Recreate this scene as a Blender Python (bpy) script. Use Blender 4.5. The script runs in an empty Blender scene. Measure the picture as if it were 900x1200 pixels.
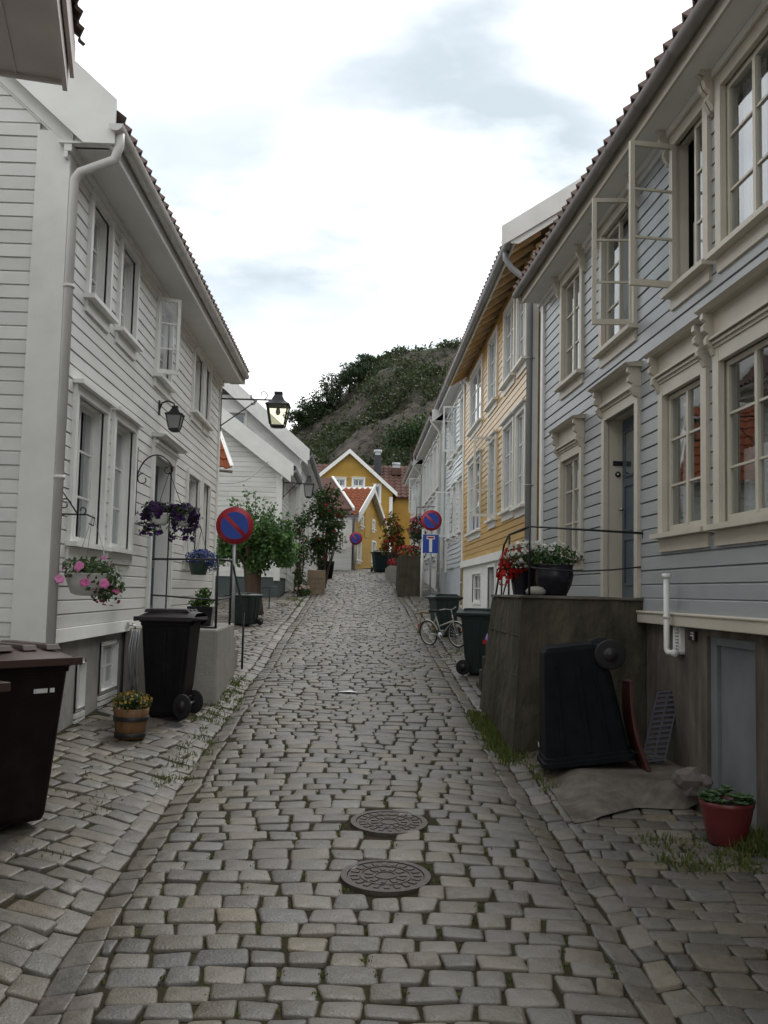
import bpy, bmesh, math, random
from mathutils import Vector, Matrix
import numpy as np
R = random.Random(11)
scene = bpy.context.scene
COL = scene.collection
rad = math.radians

# ------------------------------------------------------------------ camera model
FPX, CX, CY = 1130.0, 450.0, 600.0
EYE = Vector((0.0, 0.0, 2.2))
yc = Vector((-0.02832, -0.08186, -1.0)).normalized()
_t = math.tan(rad(1.3))
zc = Vector((_t, 1.0, 0.0)); zc.z = (yc.x * zc.x + yc.y * zc.y) / -yc.z
zc.normalize()
xc = yc.cross(zc)
CAM = Matrix((xc, yc, zc))

def ray(px, py):
    return (CAM @ Vector(((px - CX) / FPX, (CY - py) / FPX, -1.0))).normalized()

def on_y(px, py, y):
    d = ray(px, py); return EYE + d * (y / d.y)

def on_x(px, py, x):
    d = ray(px, py); return EYE + d * (x / d.x)

def on_z(px, py, z):
    d = ray(px, py); return EYE + d * ((z - EYE.z) / d.z)

GRADE = 0.067
def G(x, y):
    z = GRADE * y
    if x < -1.5: z += 0.12 * min(-1.5 - x, 1.6) * max(0.0, min(1.0, (22.0 - y) / 3.0))
    for gx in (-1.42, 1.48):
        z -= 0.03 * math.exp(-((x - gx) / 0.14) ** 2)
    z += 0.012 * math.sin(x * 2.3 + y * 0.9) + 0.010 * math.sin(x * 1.1 - y * 1.7 + 1.0)
    return z

def on_g(px, py):
    d = ray(px, py); t = 1.0
    for _ in range(60):
        p = EYE + d * t
        e = p.z - G(p.x, p.y)
        t += e / max(1e-4, (GRADE * d.y - d.z))
    return EYE + d * t

# ------------------------------------------------------------------ materials
MATS = {}
def newmat(name):
    m = bpy.data.materials.new(name); m.use_nodes = True
    nt = m.node_tree
    for n in list(nt.nodes): nt.nodes.remove(n)
    out = nt.nodes.new('ShaderNodeOutputMaterial')
    MATS[name] = m
    return m, nt, out

def mat(name, col, rough=0.6, var=0.12, scale=3.0, bump=0.0, bscale=40.0, spec=0.4, metal=0.0, vcol=False,
        stain=None, stain_amt=0.0, stain_scale=1.5, stretch=(1, 1, 1), transl=0.0, coat=0.0, rvar=0.0):
    m, nt, out = newmat(name)
    N, L = nt.nodes.new, nt.links.new
    b = N('ShaderNodeBsdfPrincipled')
    tc = N('ShaderNodeTexCoord'); mp = N('ShaderNodeMapping'); mp.inputs['Scale'].default_value = stretch
    L(tc.outputs['Object'], mp.inputs['Vector'])
    nz = N('ShaderNodeTexNoise'); nz.inputs['Scale'].default_value = scale; nz.inputs['Detail'].default_value = 6
    L(mp.outputs[0], nz.inputs['Vector'])
    mr = N('ShaderNodeMapRange'); mr.inputs[1].default_value = 0.25; mr.inputs[2].default_value = 0.75
    mr.inputs[3].default_value = 1 - var; mr.inputs[4].default_value = 1 + var
    L(nz.outputs['Fac'], mr.inputs[0])
    base = N('ShaderNodeVectorMath'); base.operation = 'SCALE'
    if vcol:
        at = N('ShaderNodeAttribute'); at.attribute_name = 'Col'
        mu = N('ShaderNodeVectorMath'); mu.operation = 'MULTIPLY'
        mu.inputs[1].default_value = col[:3]
        L(at.outputs['Color'], mu.inputs[0]); L(mu.outputs[0], base.inputs[0])
    else:
        base.inputs[0].default_value = col[:3]
    L(mr.outputs[0], base.inputs['Scale'])
    last = base.outputs[0]
    if stain is not None:
        n2 = N('ShaderNodeTexNoise'); n2.inputs['Scale'].default_value = stain_scale; n2.inputs['Detail'].default_value = 8
        n2.inputs['Roughness'].default_value = 0.65
        L(mp.outputs[0], n2.inputs['Vector'])
        m2 = N('ShaderNodeMapRange'); m2.inputs[1].default_value = 0.45; m2.inputs[2].default_value = 0.7
        m2.inputs[4].default_value = stain_amt
        L(n2.outputs['Fac'], m2.inputs[0])
        mx = N('ShaderNodeMix'); mx.data_type = 'RGBA'
        L(m2.outputs[0], mx.inputs['Factor']); L(last, mx.inputs['A']); mx.inputs['B'].default_value = (*stain, 1)
        last = mx.outputs['Result']
    L(last, b.inputs['Base Color'])
    b.inputs['Roughness'].default_value = rough
    if rvar:
        m3 = N('ShaderNodeMapRange'); m3.inputs[1].default_value = 0.3; m3.inputs[2].default_value = 0.7
        m3.inputs[3].default_value = rough - rvar; m3.inputs[4].default_value = rough + rvar
        L(nz.outputs['Fac'], m3.inputs[0]); L(m3.outputs[0], b.inputs['Roughness'])
    b.inputs['Specular IOR Level'].default_value = spec
    b.inputs['Metallic'].default_value = metal
    b.inputs['Coat Weight'].default_value = coat
    if bump:
        n4 = N('ShaderNodeTexNoise'); n4.inputs['Scale'].default_value = bscale; n4.inputs['Detail'].default_value = 5
        L(mp.outputs[0], n4.inputs['Vector'])
        bp = N('ShaderNodeBump'); bp.inputs['Strength'].default_value = bump; bp.inputs['Distance'].default_value = 0.02
        L(n4.outputs['Fac'], bp.inputs['Height']); L(bp.outputs[0], b.inputs['Normal'])
    if transl:
        tr = N('ShaderNodeBsdfTranslucent'); L(last, tr.inputs['Color'])
        ms = N('ShaderNodeMixShader'); ms.inputs[0].default_value = transl
        L(b.outputs[0], ms.inputs[1]); L(tr.outputs[0], ms.inputs[2]); L(ms.outputs[0], out.inputs[0])
    else:
        L(b.outputs[0], out.inputs[0])
    return m

def glassmat(name, tint=(0.8, 0.84, 0.84), base=0.06, gain=1.0):
    m, nt, out = newmat(name)
    N, L = nt.nodes.new, nt.links.new
    tr = N('ShaderNodeBsdfTransparent'); tr.inputs[0].default_value = (*tint, 1)
    gl = N('ShaderNodeBsdfGlossy'); gl.inputs['Roughness'].default_value = 0.02
    gl.inputs['Color'].default_value = (0.95, 0.97, 1, 1)
    tc = N('ShaderNodeTexCoord'); nz = N('ShaderNodeTexNoise'); nz.inputs['Scale'].default_value = 2.2
    L(tc.outputs['Object'], nz.inputs['Vector'])
    bp = N('ShaderNodeBump'); bp.inputs['Strength'].default_value = 0.07; bp.inputs['Distance'].default_value = 0.02
    L(nz.outputs['Fac'], bp.inputs['Height']); L(bp.outputs[0], gl.inputs['Normal'])
    lw = N('ShaderNodeLayerWeight'); lw.inputs['Blend'].default_value = 0.5
    pw = N('ShaderNodeMath'); pw.operation = 'POWER'; pw.inputs[1].default_value = 3.5
    L(lw.outputs['Facing'], pw.inputs[0])
    mr = N('ShaderNodeMath'); mr.operation = 'MULTIPLY_ADD'; mr.inputs[1].default_value = gain; mr.inputs[2].default_value = base
    mr.use_clamp = True
    L(pw.outputs[0], mr.inputs[0])
    ms = N('ShaderNodeMixShader'); L(mr.outputs[0], ms.inputs[0]); L(tr.outputs[0], ms.inputs[1]); L(gl.outputs[0], ms.inputs[2])
    L(ms.outputs[0], out.inputs[0])
    return m

M = dict(
    white=mat('white_paint', (0.73, 0.73, 0.70), 0.5, 0.07, 2.5, 0.08, 60, vcol=True, stain=(0.55, 0.545, 0.50), stain_amt=0.35, stain_scale=1.3, stretch=(1, 0.5, 2)),
    white_trim=mat('white_trim_paint', (0.77, 0.77, 0.735), 0.42, 0.05, 3, 0.04, 60, stain=(0.5, 0.49, 0.45), stain_amt=0.25, stain_scale=2),
    white_far=mat('white_paint_silvery', (0.62, 0.65, 0.66), 0.32, 0.08, 2.5, 0.06, 30, vcol=True),
    soffit=mat('soffit_paint', (0.72, 0.71, 0.68), 0.55, 0.06, 2),
    soffit_brown=mat('soffit_brown_paint', (0.62, 0.55, 0.52), 0.6, 0.12, 2, 0.1, 30),
    blue=mat('blue_grey_paint', (0.325, 0.338, 0.345), 0.34, 0.1, 2.5, 0.12, 50, vcol=True, stain=(0.26, 0.275, 0.285), stain_amt=0.45, stain_scale=1.2, stretch=(1, 0.4, 2), rvar=0.06),
    cream=mat('cream_trim_paint', (0.53, 0.485, 0.40), 0.42, 0.06, 3, 0.06, 60, stain=(0.38, 0.35, 0.28), stain_amt=0.35, stain_scale=2.2),
    yellow=mat('yellow_paint', (0.57, 0.35, 0.09), 0.30, 0.1, 2.5, 0.1, 50, vcol=True, stain=(0.45, 0.27, 0.07), stain_amt=0.4, stretch=(1, 0.4, 2)),
    ochre=mat('ochre_paint', (0.40, 0.235, 0.034), 0.55, 0.1, 1.5, 0.05, 20, vcol=True),
    rafter=mat('raw_pine', (0.80, 0.60, 0.36), 0.6, 0.18, 4, 0.1, 20, stretch=(1, 4, 4)),
    concrete=mat('old_concrete', (0.135, 0.118, 0.098), 0.9, 0.32, 7.0, 0.7, 22, 0.2, stain=(0.04, 0.033, 0.024), stain_amt=0.85, stain_scale=1.9, stretch=(1, 1, 0.35)),
    concrete_moss=mat('mossy_concrete', (0.082, 0.072, 0.053), 0.95, 0.35, 6.0, 0.8, 20, 0.15, stain=(0.026, 0.024, 0.014), stain_amt=0.85, stain_scale=1.2, stretch=(1, 1, 0.4)),
    concrete_pale=mat('pale_concrete', (0.31, 0.30, 0.27), 0.85, 0.12, 2.0, 0.35, 30, 0.2, stain=(0.23, 0.22, 0.17), stain_amt=0.6, stain_scale=1.4),
    render_grey=mat('grey_render', (0.40, 0.385, 0.36), 0.85, 0.12, 1.8, 0.25, 40, 0.2, stain=(0.15, 0.14, 0.13), stain_amt=0.6, stain_scale=1.2),
    render_dark=mat('dark_green_render', (0.09, 0.11, 0.11), 0.8, 0.15, 1.5, 0.2, 30, 0.2),
    stone=mat('granite_setts', (1, 1, 1), 0.52, 0.2, 22, 0.26, 70, 0.5, vcol=True, stain=(0.062, 0.054, 0.038), stain_amt=0.45, stain_scale=5, rvar=0.1),
    soil=mat('joint_soil', (0.036, 0.028, 0.018), 0.95, 0.3, 6, 0.6, 30, 0.1, stain=(0.038, 0.046, 0.015), stain_amt=0.8, stain_scale=2.5),
    iron=mat('black_iron', (0.016, 0.016, 0.018), 0.45, 0.2, 10, 0.15, 60),
    castiron=mat('cast_iron', (0.062, 0.05, 0.043), 0.6, 0.25, 12, 0.4, 80, 0.5, stain=(0.07, 0.04, 0.022), stain_amt=0.6, stain_scale=8),
    galv=mat('galvanised_steel', (0.38, 0.4, 0.41), 0.45, 0.1, 6, 0, metal=0.6),
    gutter_dark=mat('weathered_gutter', (0.25, 0.235, 0.225), 0.5, 0.2, 3, 0.1, 30),
    gutter_white=mat('pale_gutter', (0.62, 0.61, 0.58), 0.45, 0.08, 3),
    gutter_grey=mat('grey_gutter', (0.30, 0.31, 0.32), 0.4, 0.1, 3),
    tile_brown=mat('brown_clay_tiles', (0.16, 0.115, 0.10), 0.85, 0.3, 5, 0.3, 30, 0.15),
    tile_dark=mat('dark_red_tiles', (0.105, 0.058, 0.047), 0.85, 0.25, 1.2, 0.3, 30, 0.15),
    tile_orange=mat('orange_tiles', (0.24, 0.075, 0.034), 0.85, 0.22, 2.0, 0.3, 30, 0.15),
    tile_grey=mat('grey_tiles', (0.2, 0.2, 0.2), 0.85, 0.2, 4, 0.3, 30, 0.15),
    dark_room=mat('dim_room', (0.05, 0.05, 0.052), 0.9, 0.2, 2),  # near-black walls: the rooms' shade is put into the colour
    curtain=mat('white_net_curtain', (0.62, 0.63, 0.63), 0.9, 0.08, 4, 0.0, transl=0.3),
    curtain_dim=mat('grey_curtain', (0.36, 0.37, 0.38), 0.9, 0.1, 4, 0.0, transl=0.2),
    glass=glassmat('old_window_glass', base=0.13, gain=0.75), sash_glass=glassmat('thin_sash_glass', tint=(0.86, 0.89, 0.89), base=0.07, gain=0.6), red_wall=mat('red_brown_paint', (0.12, 0.058, 0.046), 0.6, 0.12, 2),
    lampglass=glassmat('yellowed_lamp_glass', tint=(0.93, 0.92, 0.78), base=0.05, gain=0.4),
    lampglass_grey=mat('frosted_lamp_glass', (0.45, 0.46, 0.45), 0.3, 0.06, 4, transl=0.5),
    door_blue=mat('slate_door_paint', (0.06, 0.085, 0.11), 0.35, 0.1, 3, 0.05, 30),
    door_grey=mat('grey_cellar_door_paint', (0.17, 0.178, 0.19), 0.55, 0.1, 2, 0.1, 30, stain=(0.10, 0.103, 0.11), stain_amt=0.5),
    door_white=mat('pale_door_paint', (0.5, 0.53, 0.55), 0.45, 0.06, 3),
    bin_black=mat('black_bin_plastic', (0.007, 0.0065, 0.008), 0.58, 0.15, 14, 0.12, 180, 0.14, stain=(0.022, 0.02, 0.02), stain_amt=0.5, stain_scale=5),
    bin_brown=mat('brown_bin_plastic', (0.011, 0.006, 0.0065), 0.58, 0.15, 14, 0.12, 180, 0.14, stain=(0.03, 0.018, 0.018), stain_amt=0.5, stain_scale=5),
    bin_green=mat('dark_green_bin_plastic', (0.009, 0.022, 0.020), 0.48, 0.15, 10, 0.12, 180, 0.4),
    bin_teal=mat('dark_blue_bin_plastic', (0.005, 0.007, 0.009), 0.62, 0.15, 10, 0.12, 180, 0.1, stain=(0.014, 0.014, 0.015), stain_amt=0.5, stain_scale=5),
    lid_brown=mat('brown_lid_plastic', (0.05, 0.028, 0.022), 0.5, 0.2, 8, 0.12, 120),
    lid_dark=mat('dark_lid_plastic', (0.022, 0.018, 0.02), 0.45, 0.2, 8, 0.12, 120),
    rubber=mat('tyre_rubber', (0.012, 0.012, 0.012), 0.8, 0.1, 10),
    sign_red=mat('sign_red', (0.36, 0.025, 0.04), 0.4, 0.06, 8),
    sign_blue=mat('sign_blue', (0.02, 0.06, 0.33), 0.4, 0.06, 8),
    sign_white=mat('sign_white', (0.75, 0.75, 0.75), 0.4, 0.03, 8),
    plaque=mat('black_plaque', (0.012, 0.012, 0.012), 0.35, 0.05, 8),
    red_plastic=mat('dull_red_plastic', (0.055, 0.014, 0.010), 0.6, 0.2, 6, 0.1, 40),
    terracotta=mat('red_glazed_pot', (0.13, 0.022, 0.022), 0.35, 0.15, 5, 0.08, 30, 0.5),
    pot_black=mat('black_glazed_pot', (0.014, 0.014, 0.02), 0.22, 0.1, 5),
    pot_white=mat('white_plastic_pot', (0.6, 0.6, 0.57), 0.45, 0.05, 5),
    pot_green=mat('green_plastic_pot', (0.03, 0.06, 0.045), 0.45, 0.1, 5),
    barrel=mat('oak_barrel_wood', (0.17, 0.088, 0.038), 0.6, 0.3, 6, 0.3, 30, stretch=(4, 4, 0.6)),
    wood=mat('weathered_wood', (0.26, 0.2, 0.13), 0.75, 0.25, 5, 0.3, 30, stretch=(4, 4, 0.6)),
    rattan=mat('bluish_plastic_grate', (0.034, 0.034, 0.052), 0.5, 0.15, 6),
    bark=mat('tree_bark', (0.10, 0.075, 0.055), 0.95, 0.3, 4, 0.9, 14, 0.1, stretch=(2, 2, 0.4)),
    leaf=mat('leaves', (1, 1, 1), 0.5, 0.12, 5, vcol=True, transl=0.42, spec=0.35),
    petal=mat('petals', (1, 1, 1), 0.6, 0.08, 5, vcol=True, transl=0.3),
    grass=mat('grass_blades', (1, 1, 1), 0.6, 0.15, 5, vcol=True, transl=0.3),
    earth=mat('potting_soil', (0.035, 0.026, 0.018), 0.95, 0.3, 20, 0.6, 40),
    rockpile=mat('rough_stones', (0.13, 0.11, 0.10), 0.9, 0.3, 4, 0.6, 14),
    hose=mat('grey_hose', (0.32, 0.33, 0.32), 0.5, 0.1, 6),
    chrome=mat('bright_metal', (0.45, 0.45, 0.45), 0.35, 0.05, 6, metal=0.9),
    bike_white=mat('cream_bicycle_paint', (0.40, 0.38, 0.33), 0.35, 0.05, 6),
    bike_purple=mat('purple_bicycle_paint', (0.16, 0.05, 0.3), 0.35, 0.05, 6),
    bike_dark=mat('dark_blue_bicycle_paint', (0.02, 0.03, 0.07), 0.35, 0.05, 6),
    reflector=mat('orange_reflector', (0.7, 0.25, 0.02), 0.3, 0.05, 6),
    reflector_red=mat('red_reflector', (0.45, 0.02, 0.02), 0.3, 0.05, 6),
    chimney=mat('dark_chimney', (0.05, 0.055, 0.062), 0.8, 0.2, 4, 0.2, 20),
)

# ------------------------------------------------------------------ mesh builder
ORG = {}
class MB:
    def __init__(s, F=None):
        s.v, s.f, s.c, s.mi, s.sm = [], [], [], [], []
        s.F = F; s.col = (1, 1, 1); s.m = 0; s.smooth = False
    def p(s, a):
        return s.F.pt(*a) if s.F is not None else Vector(a)
    def add(s, vs, fs, raw=False):
        o = len(s.v)
        for a in vs:
            s.v.append(Vector(a) if raw else s.p(a)); s.c.append(s.col)
        for f in fs:
            s.f.append([i + o for i in f]); s.mi.append(s.m); s.sm.append(s.smooth)
        return o
    def quad(s, a, b, c, d): s.add([a, b, c, d], [(0, 1, 2, 3)])
    def box(s, x0, x1, y0, y1, z0, z1):
        s.add([(x0, y0, z0), (x1, y0, z0), (x1, y1, z0), (x0, y1, z0), (x0, y0, z1), (x1, y0, z1), (x1, y1, z1), (x0, y1, z1)],
              [(0, 3, 2, 1), (4, 5, 6, 7), (0, 1, 5, 4), (1, 2, 6, 5), (2, 3, 7, 6), (3, 0, 4, 7)])
    def hexa(s, b, t):
        s.add(list(b) + list(t), [(3, 2, 1, 0), (4, 5, 6, 7), (0, 1, 5, 4), (1, 2, 6, 5), (2, 3, 7, 6), (3, 0, 4, 7)])
    def prism(s, poly, vec):
        n = len(poly); vec = Vector(vec)
        vs = [Vector(q) for q in poly] + [Vector(q) + vec for q in poly]
        s.add(vs, [tuple(range(n))[::-1], tuple(range(n, 2 * n))] + [(i, (i + 1) % n, n + (i + 1) % n, n + i) for i in range(n)])
    def tube(s, path, r, n=8, cap=True, raw=False):
        P = [Vector(a) if raw else s.p(a) for a in path]
        rs = r if isinstance(r, (list, tuple)) else [r] * len(P)
        vs, fs = [], []
        prev = None
        for i, q in enumerate(P):
            if i == 0: t = P[1] - P[0]
            elif i == len(P) - 1: t = P[-1] - P[-2]
            else: t = (P[i + 1] - P[i]).normalized() + (P[i] - P[i - 1]).normalized()
            if t.length < 1e-9: t = Vector((0, 0, 1))
            t.normalize()
            u = prev if prev is not None else (Vector((0, 0, 1)) if abs(t.z) < 0.9 else Vector((1, 0, 0)))
            u = (u - t * u.dot(t))
            if u.length < 1e-6: u = t.orthogonal()
            u.normalize(); prev = u
            w = t.cross(u)
            for k in range(n):
                a = 2 * math.pi * k / n
                vs.append(q + (u * math.cos(a) + w * math.sin(a)) * rs[i])
        for i in range(len(P) - 1):
            for k in range(n):
                k2 = (k + 1) % n
                fs.append((i * n + k, i * n + k2, (i + 1) * n + k2, (i + 1) * n + k))
        if cap:
            fs.append(tuple(range(n))[::-1]); fs.append(tuple(range((len(P) - 1) * n, len(P) * n)))
        sm = s.smooth; s.smooth = n > 5
        s.add(vs, fs, raw=True); s.smooth = sm
    def lathe(s, prof, c=(0, 0, 0), n=20, cap=True, a0=0, sx=1, sy=1):
        vs, fs = [], []
        for (r, z) in prof:
            for k in range(n):
                a = a0 + 2 * math.pi * k / n
                vs.append((c[0] + r * sx * math.cos(a), c[1] + r * sy * math.sin(a), c[2] + z))
        for i in range(len(prof) - 1):
            for k in range(n):
                k2 = (k + 1) % n
                fs.append((i * n + k, i * n + k2, (i + 1) * n + k2, (i + 1) * n + k))
        if cap:
            fs.append(tuple(range(n))[::-1]); fs.append(tuple(range((len(prof) - 1) * n, len(prof) * n)))
        sm = s.smooth; s.smooth = n > 8
        s.add(vs, fs); s.smooth = sm
    def build(s, name, mats, parent=None, loc=None, bevel=0.0, kind=None):
        if not isinstance(mats, (list, tuple)): mats = [mats]
        off = ORG[parent.name] if parent is not None else Vector(loc if loc is not None else (0, 0, 0))
        me = bpy.data.meshes.new(name)
        me.from_pydata([tuple(q - off) for q in s.v], [], s.f)
        for m in mats: me.materials.append(m)
        me.polygons.foreach_set('material_index', s.mi)
        me.polygons.foreach_set('use_smooth', s.sm)
        at = me.attributes.new('Col', 'FLOAT_COLOR', 'POINT')
        arr = np.ones((len(s.v), 4), np.float32)
        if len(s.v): arr[:, :3] = np.array(s.c, np.float32)
        at.data.foreach_set('color', arr.ravel())
        me.update()
        o = bpy.data.objects.new(name, me); COL.objects.link(o)
        if parent is not None: o.parent = parent
        else: o.location = off
        ORG[o.name] = off
        if bevel:
            bv = o.modifiers.new('bevel', 'BEVEL'); bv.width = bevel; bv.segments = 2; bv.limit_method = 'ANGLE'
            bv.angle_limit = rad(40)
        if kind: o['kind'] = kind
        return o

class WF:
    """a wall's own axes: s along it, o outwards from it, z up"""
    def __init__(s, p0, d, n):
        s.p0 = Vector((p0[0], p0[1], 0)); s.d = Vector((d[0], d[1], 0)).normalized(); s.n = Vector((n[0], n[1], 0)).normalized()
    def pt(s, a, o, z):
        q = s.p0 + s.d * a + s.n * o; q.z = z; return q
    def un(s, px, py, o=0.0):
        r = ray(px, py); q0 = s.p0 + s.n * o
        t = (q0 - EYE).dot(s.n) / r.dot(s.n)
        q = EYE + r * t
        return (q - s.p0).dot(s.d), q.z
    def rect(s, nt, nb, ft, fb, o=0.03):
        a, b, c, d = s.un(*nt, o), s.un(*nb, o), s.un(*ft, o), s.un(*fb, o)
        s0, s1 = (a[0] + b[0]) / 2, (c[0] + d[0]) / 2
        return min(s0, s1), max(s0, s1), (b[1] + d[1]) / 2, (a[1] + c[1]) / 2

def tag(o, label, cat, group=None):
    o['label'] = label; o['category'] = cat
    if group: o['group'] = group
    return o

def thing(name, loc, label, cat, group=None, rz=0.0):
    o = bpy.data.objects.new(name, None); o.empty_display_size = 0.2
    COL.objects.link(o); o.location = loc; o.rotation_euler = (0, 0, rz)
    ORG[o.name] = Vector(loc)
    return tag(o, label, cat, group)

def dup(root, loc, rz=0.0, label=None, sc=None, rot=None):
    c = root.copy(); COL.objects.link(c); c.location = loc; c.rotation_euler = rot if rot else (0, 0, rz)
    if sc: c.scale = sc
    if label: c['label'] = label
    for ch in list(root.children):
        k = ch.copy(); COL.objects.link(k); k.parent = c
        for g in list(ch.children):
            q = g.copy(); COL.objects.link(q); q.parent = k
    return c

def textmesh(body, size, mtx, material, parent, name, extrude=0.001):
    cu = bpy.data.curves.new(name, 'FONT'); cu.body = body; cu.size = size; cu.extrude = extrude
    cu.align_x = 'CENTER'; cu.align_y = 'CENTER'
    tmp = bpy.data.objects.new(name + '_curve', cu); COL.objects.link(tmp)
    dg = bpy.context.evaluated_depsgraph_get()
    me = bpy.data.meshes.new_from_object(tmp.evaluated_get(dg))
    bpy.data.objects.remove(tmp); bpy.data.curves.remove(cu)
    me.materials.clear(); me.materials.append(material)
    o = bpy.data.objects.new(name, me); COL.objects.link(o)
    o.parent = parent; o.matrix_local = mtx; ORG[o.name] = Vector((0, 0, 0))
    return o
CLX, CLY, SKY_LO, SKY_HI, SUN_E, EXPO, HAZE = 0.0, 0.0, 0.75, 1.25, 0.8, 0.62, 0.0
# ------------------------------------------------------------------ house builders
def spans(a, b, cuts):
    out = [(a, b)]
    for c0, c1 in cuts:
        nx = []
        for x0, x1 in out:
            if c1 <= x0 or c0 >= x1: nx.append((x0, x1)); continue
            if c0 > x0: nx.append((x0, c0))
            if c1 < x1: nx.append((c1, x1))
        out = nx
    return [(x0, x1) for x0, x1 in out if x1 - x0 > 0.004]

def siding(mb, s0, s1, z0, z1, pitch, holes=(), lap=0.02, lim=None, wob=0.0, sag=None):
    """lapped boards with a real underside to each board; holes are (s0, s1, z0, z1)"""
    n = max(1, int(math.ceil((z1 - z0) / pitch - 0.02)))
    for i in range(n):
        a, b = z0 + i * pitch, min(z1, z0 + (i + 1) * pitch)
        if b - a < 0.005: continue
        tilt = R.uniform(-wob, wob)
        joints = sorted(R.uniform(s0, s1) for _ in range(int((s1 - s0) / 4.5)))
        tones = [(t_, t_, t_ * R.uniform(0.985, 1.01)) for t_ in (R.uniform(0.9, 1.04) for _ in range(len(joints) + 1))]
        mb.col = tones[0]
        lp = lap * R.uniform(0.85, 1.15); ch = min(0.02, pitch * 0.2); dd = R.uniform(-0.0015, 0.0015)
        prof = lambda z: lp + dd - 0.25 * lp * (z - a) / pitch if z <= b - ch + 1e-6 else (lp * 0.78 + dd) - (z - (b - ch)) / ch * (lp * 0.78 + 0.006)
        cutz = sorted({a, b, max(a, b - ch)} | {h for H in holes for h in (H[2], H[3]) if a < h < b})
        for za, zb in zip(cutz[:-1], cutz[1:]):
            zm = (za + zb) / 2
            cuts = [(H[0], H[1]) for H in holes if H[2] < zm < H[3]]
            e0, e1 = s0, s1
            if lim is not None:
                e0, e1 = lim(zm)
                if e1 - e0 < 0.01: continue
            for x0, x1 in spans(e0, e1, cuts):
                oa = prof(za); ob = prof(zb)
                cutx = [x0] + sorted(q for q in joints if x0 + 0.2 < q < x1 - 0.2) + [x1]
                if sag: cutx = [x0 + (x1 - x0) * j / max(1, int((x1 - x0) / 0.8)) for j in range(max(1, int((x1 - x0) / 0.8)) + 1)]
                for j in range(len(cutx) - 1):
                    u0, u1 = cutx[j], cutx[j + 1] - (0.003 if (j < len(cutx) - 2 and not sag) else 0)
                    if not sag: mb.col = tones[sum(1 for q in joints if q <= u0 + 0.001)]
                    q0 = sag(u0, zm) if sag else 0; q1 = sag(u1, zm) if sag else 0
                    t0 = tilt * (u0 - s0) / max(0.1, s1 - s0); t1 = tilt * (u1 - s0) / max(0.1, s1 - s0)
                    mb.quad((u0, oa + q0, za + t0), (u1, oa + q1, za + t1), (u1, ob + q1, zb + t1), (u0, ob + q0, zb + t0))
                    if za == a:
                        mb.quad((u0, -0.02 + q0, za + t0), (u1, -0.02 + q1, za + t1), (u1, oa + q1, za + t1), (u0, oa + q0, za + t0))

def flat(mb, s0, s1, z0, z1, holes=(), o=0.0):
    mb.col = (1, 1, 1)
    zs = sorted({z0, z1} | {h for H in holes for h in (H[2], H[3]) if z0 < h < z1})
    for za, zb in zip(zs[:-1], zs[1:]):
        zm = (za + zb) / 2
        for x0, x1 in spans(s0, s1, [(H[0], H[1]) for H in holes if H[2] < zm < H[3]]):
            mb.quad((x0, o, za), (x1, o, za), (x1, o, zb), (x0, o, zb))

def sash_geo(mb, s0, s1, z0, z1, o, t=0.04, bd=0.045, cols=1, rows=3, mull=0.05, bar=0.02):
    mb.box(s0, s1, o - t, o, z0, z0 + bd * 1.3); mb.box(s0, s1, o - t, o, z1 - bd, z1)
    mb.box(s0, s0 + bd, o - t, o - 0.001, z0 + bd, z1 - bd); mb.box(s1 - bd, s1, o - t, o - 0.001, z0 + bd, z1 - bd)
    w = (s1 - s0) / cols
    for c in range(1, cols):
        x = s0 + w * c; mb.box(x - mull / 2, x + mull / 2, o - t, o + 0.006, z0 + bd, z1 - bd)
    for r in range(1, rows):
        z = z0 + (z1 - z0) * r / rows
        for c in range(cols):
            x0 = s0 + w * c + (mull / 2 if c else bd); x1 = s0 + w * (c + 1) - (mull / 2 if c < cols - 1 else bd)
            mb.box(x0, x1, o - t * 0.8, o - 0.004, z - bar / 2, z + bar / 2)

def curtain_geo(mb, s0, s1, z0, z1, o, folds=7, amp=0.018):
    n = folds * 4; vs, fs = [], []
    for i in range(n + 1):
        s = s0 + (s1 - s0) * i / n; d = o + amp * math.sin(i / n * folds * 2 * math.pi)
        vs += [(s, d, z0), (s, d, z1)]
    for i in range(n): fs.append((2 * i, 2 * i + 2, 2 * i + 3, 2 * i + 1))
    mb.smooth = True; mb.add(vs, fs); mb.smooth = False

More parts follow.
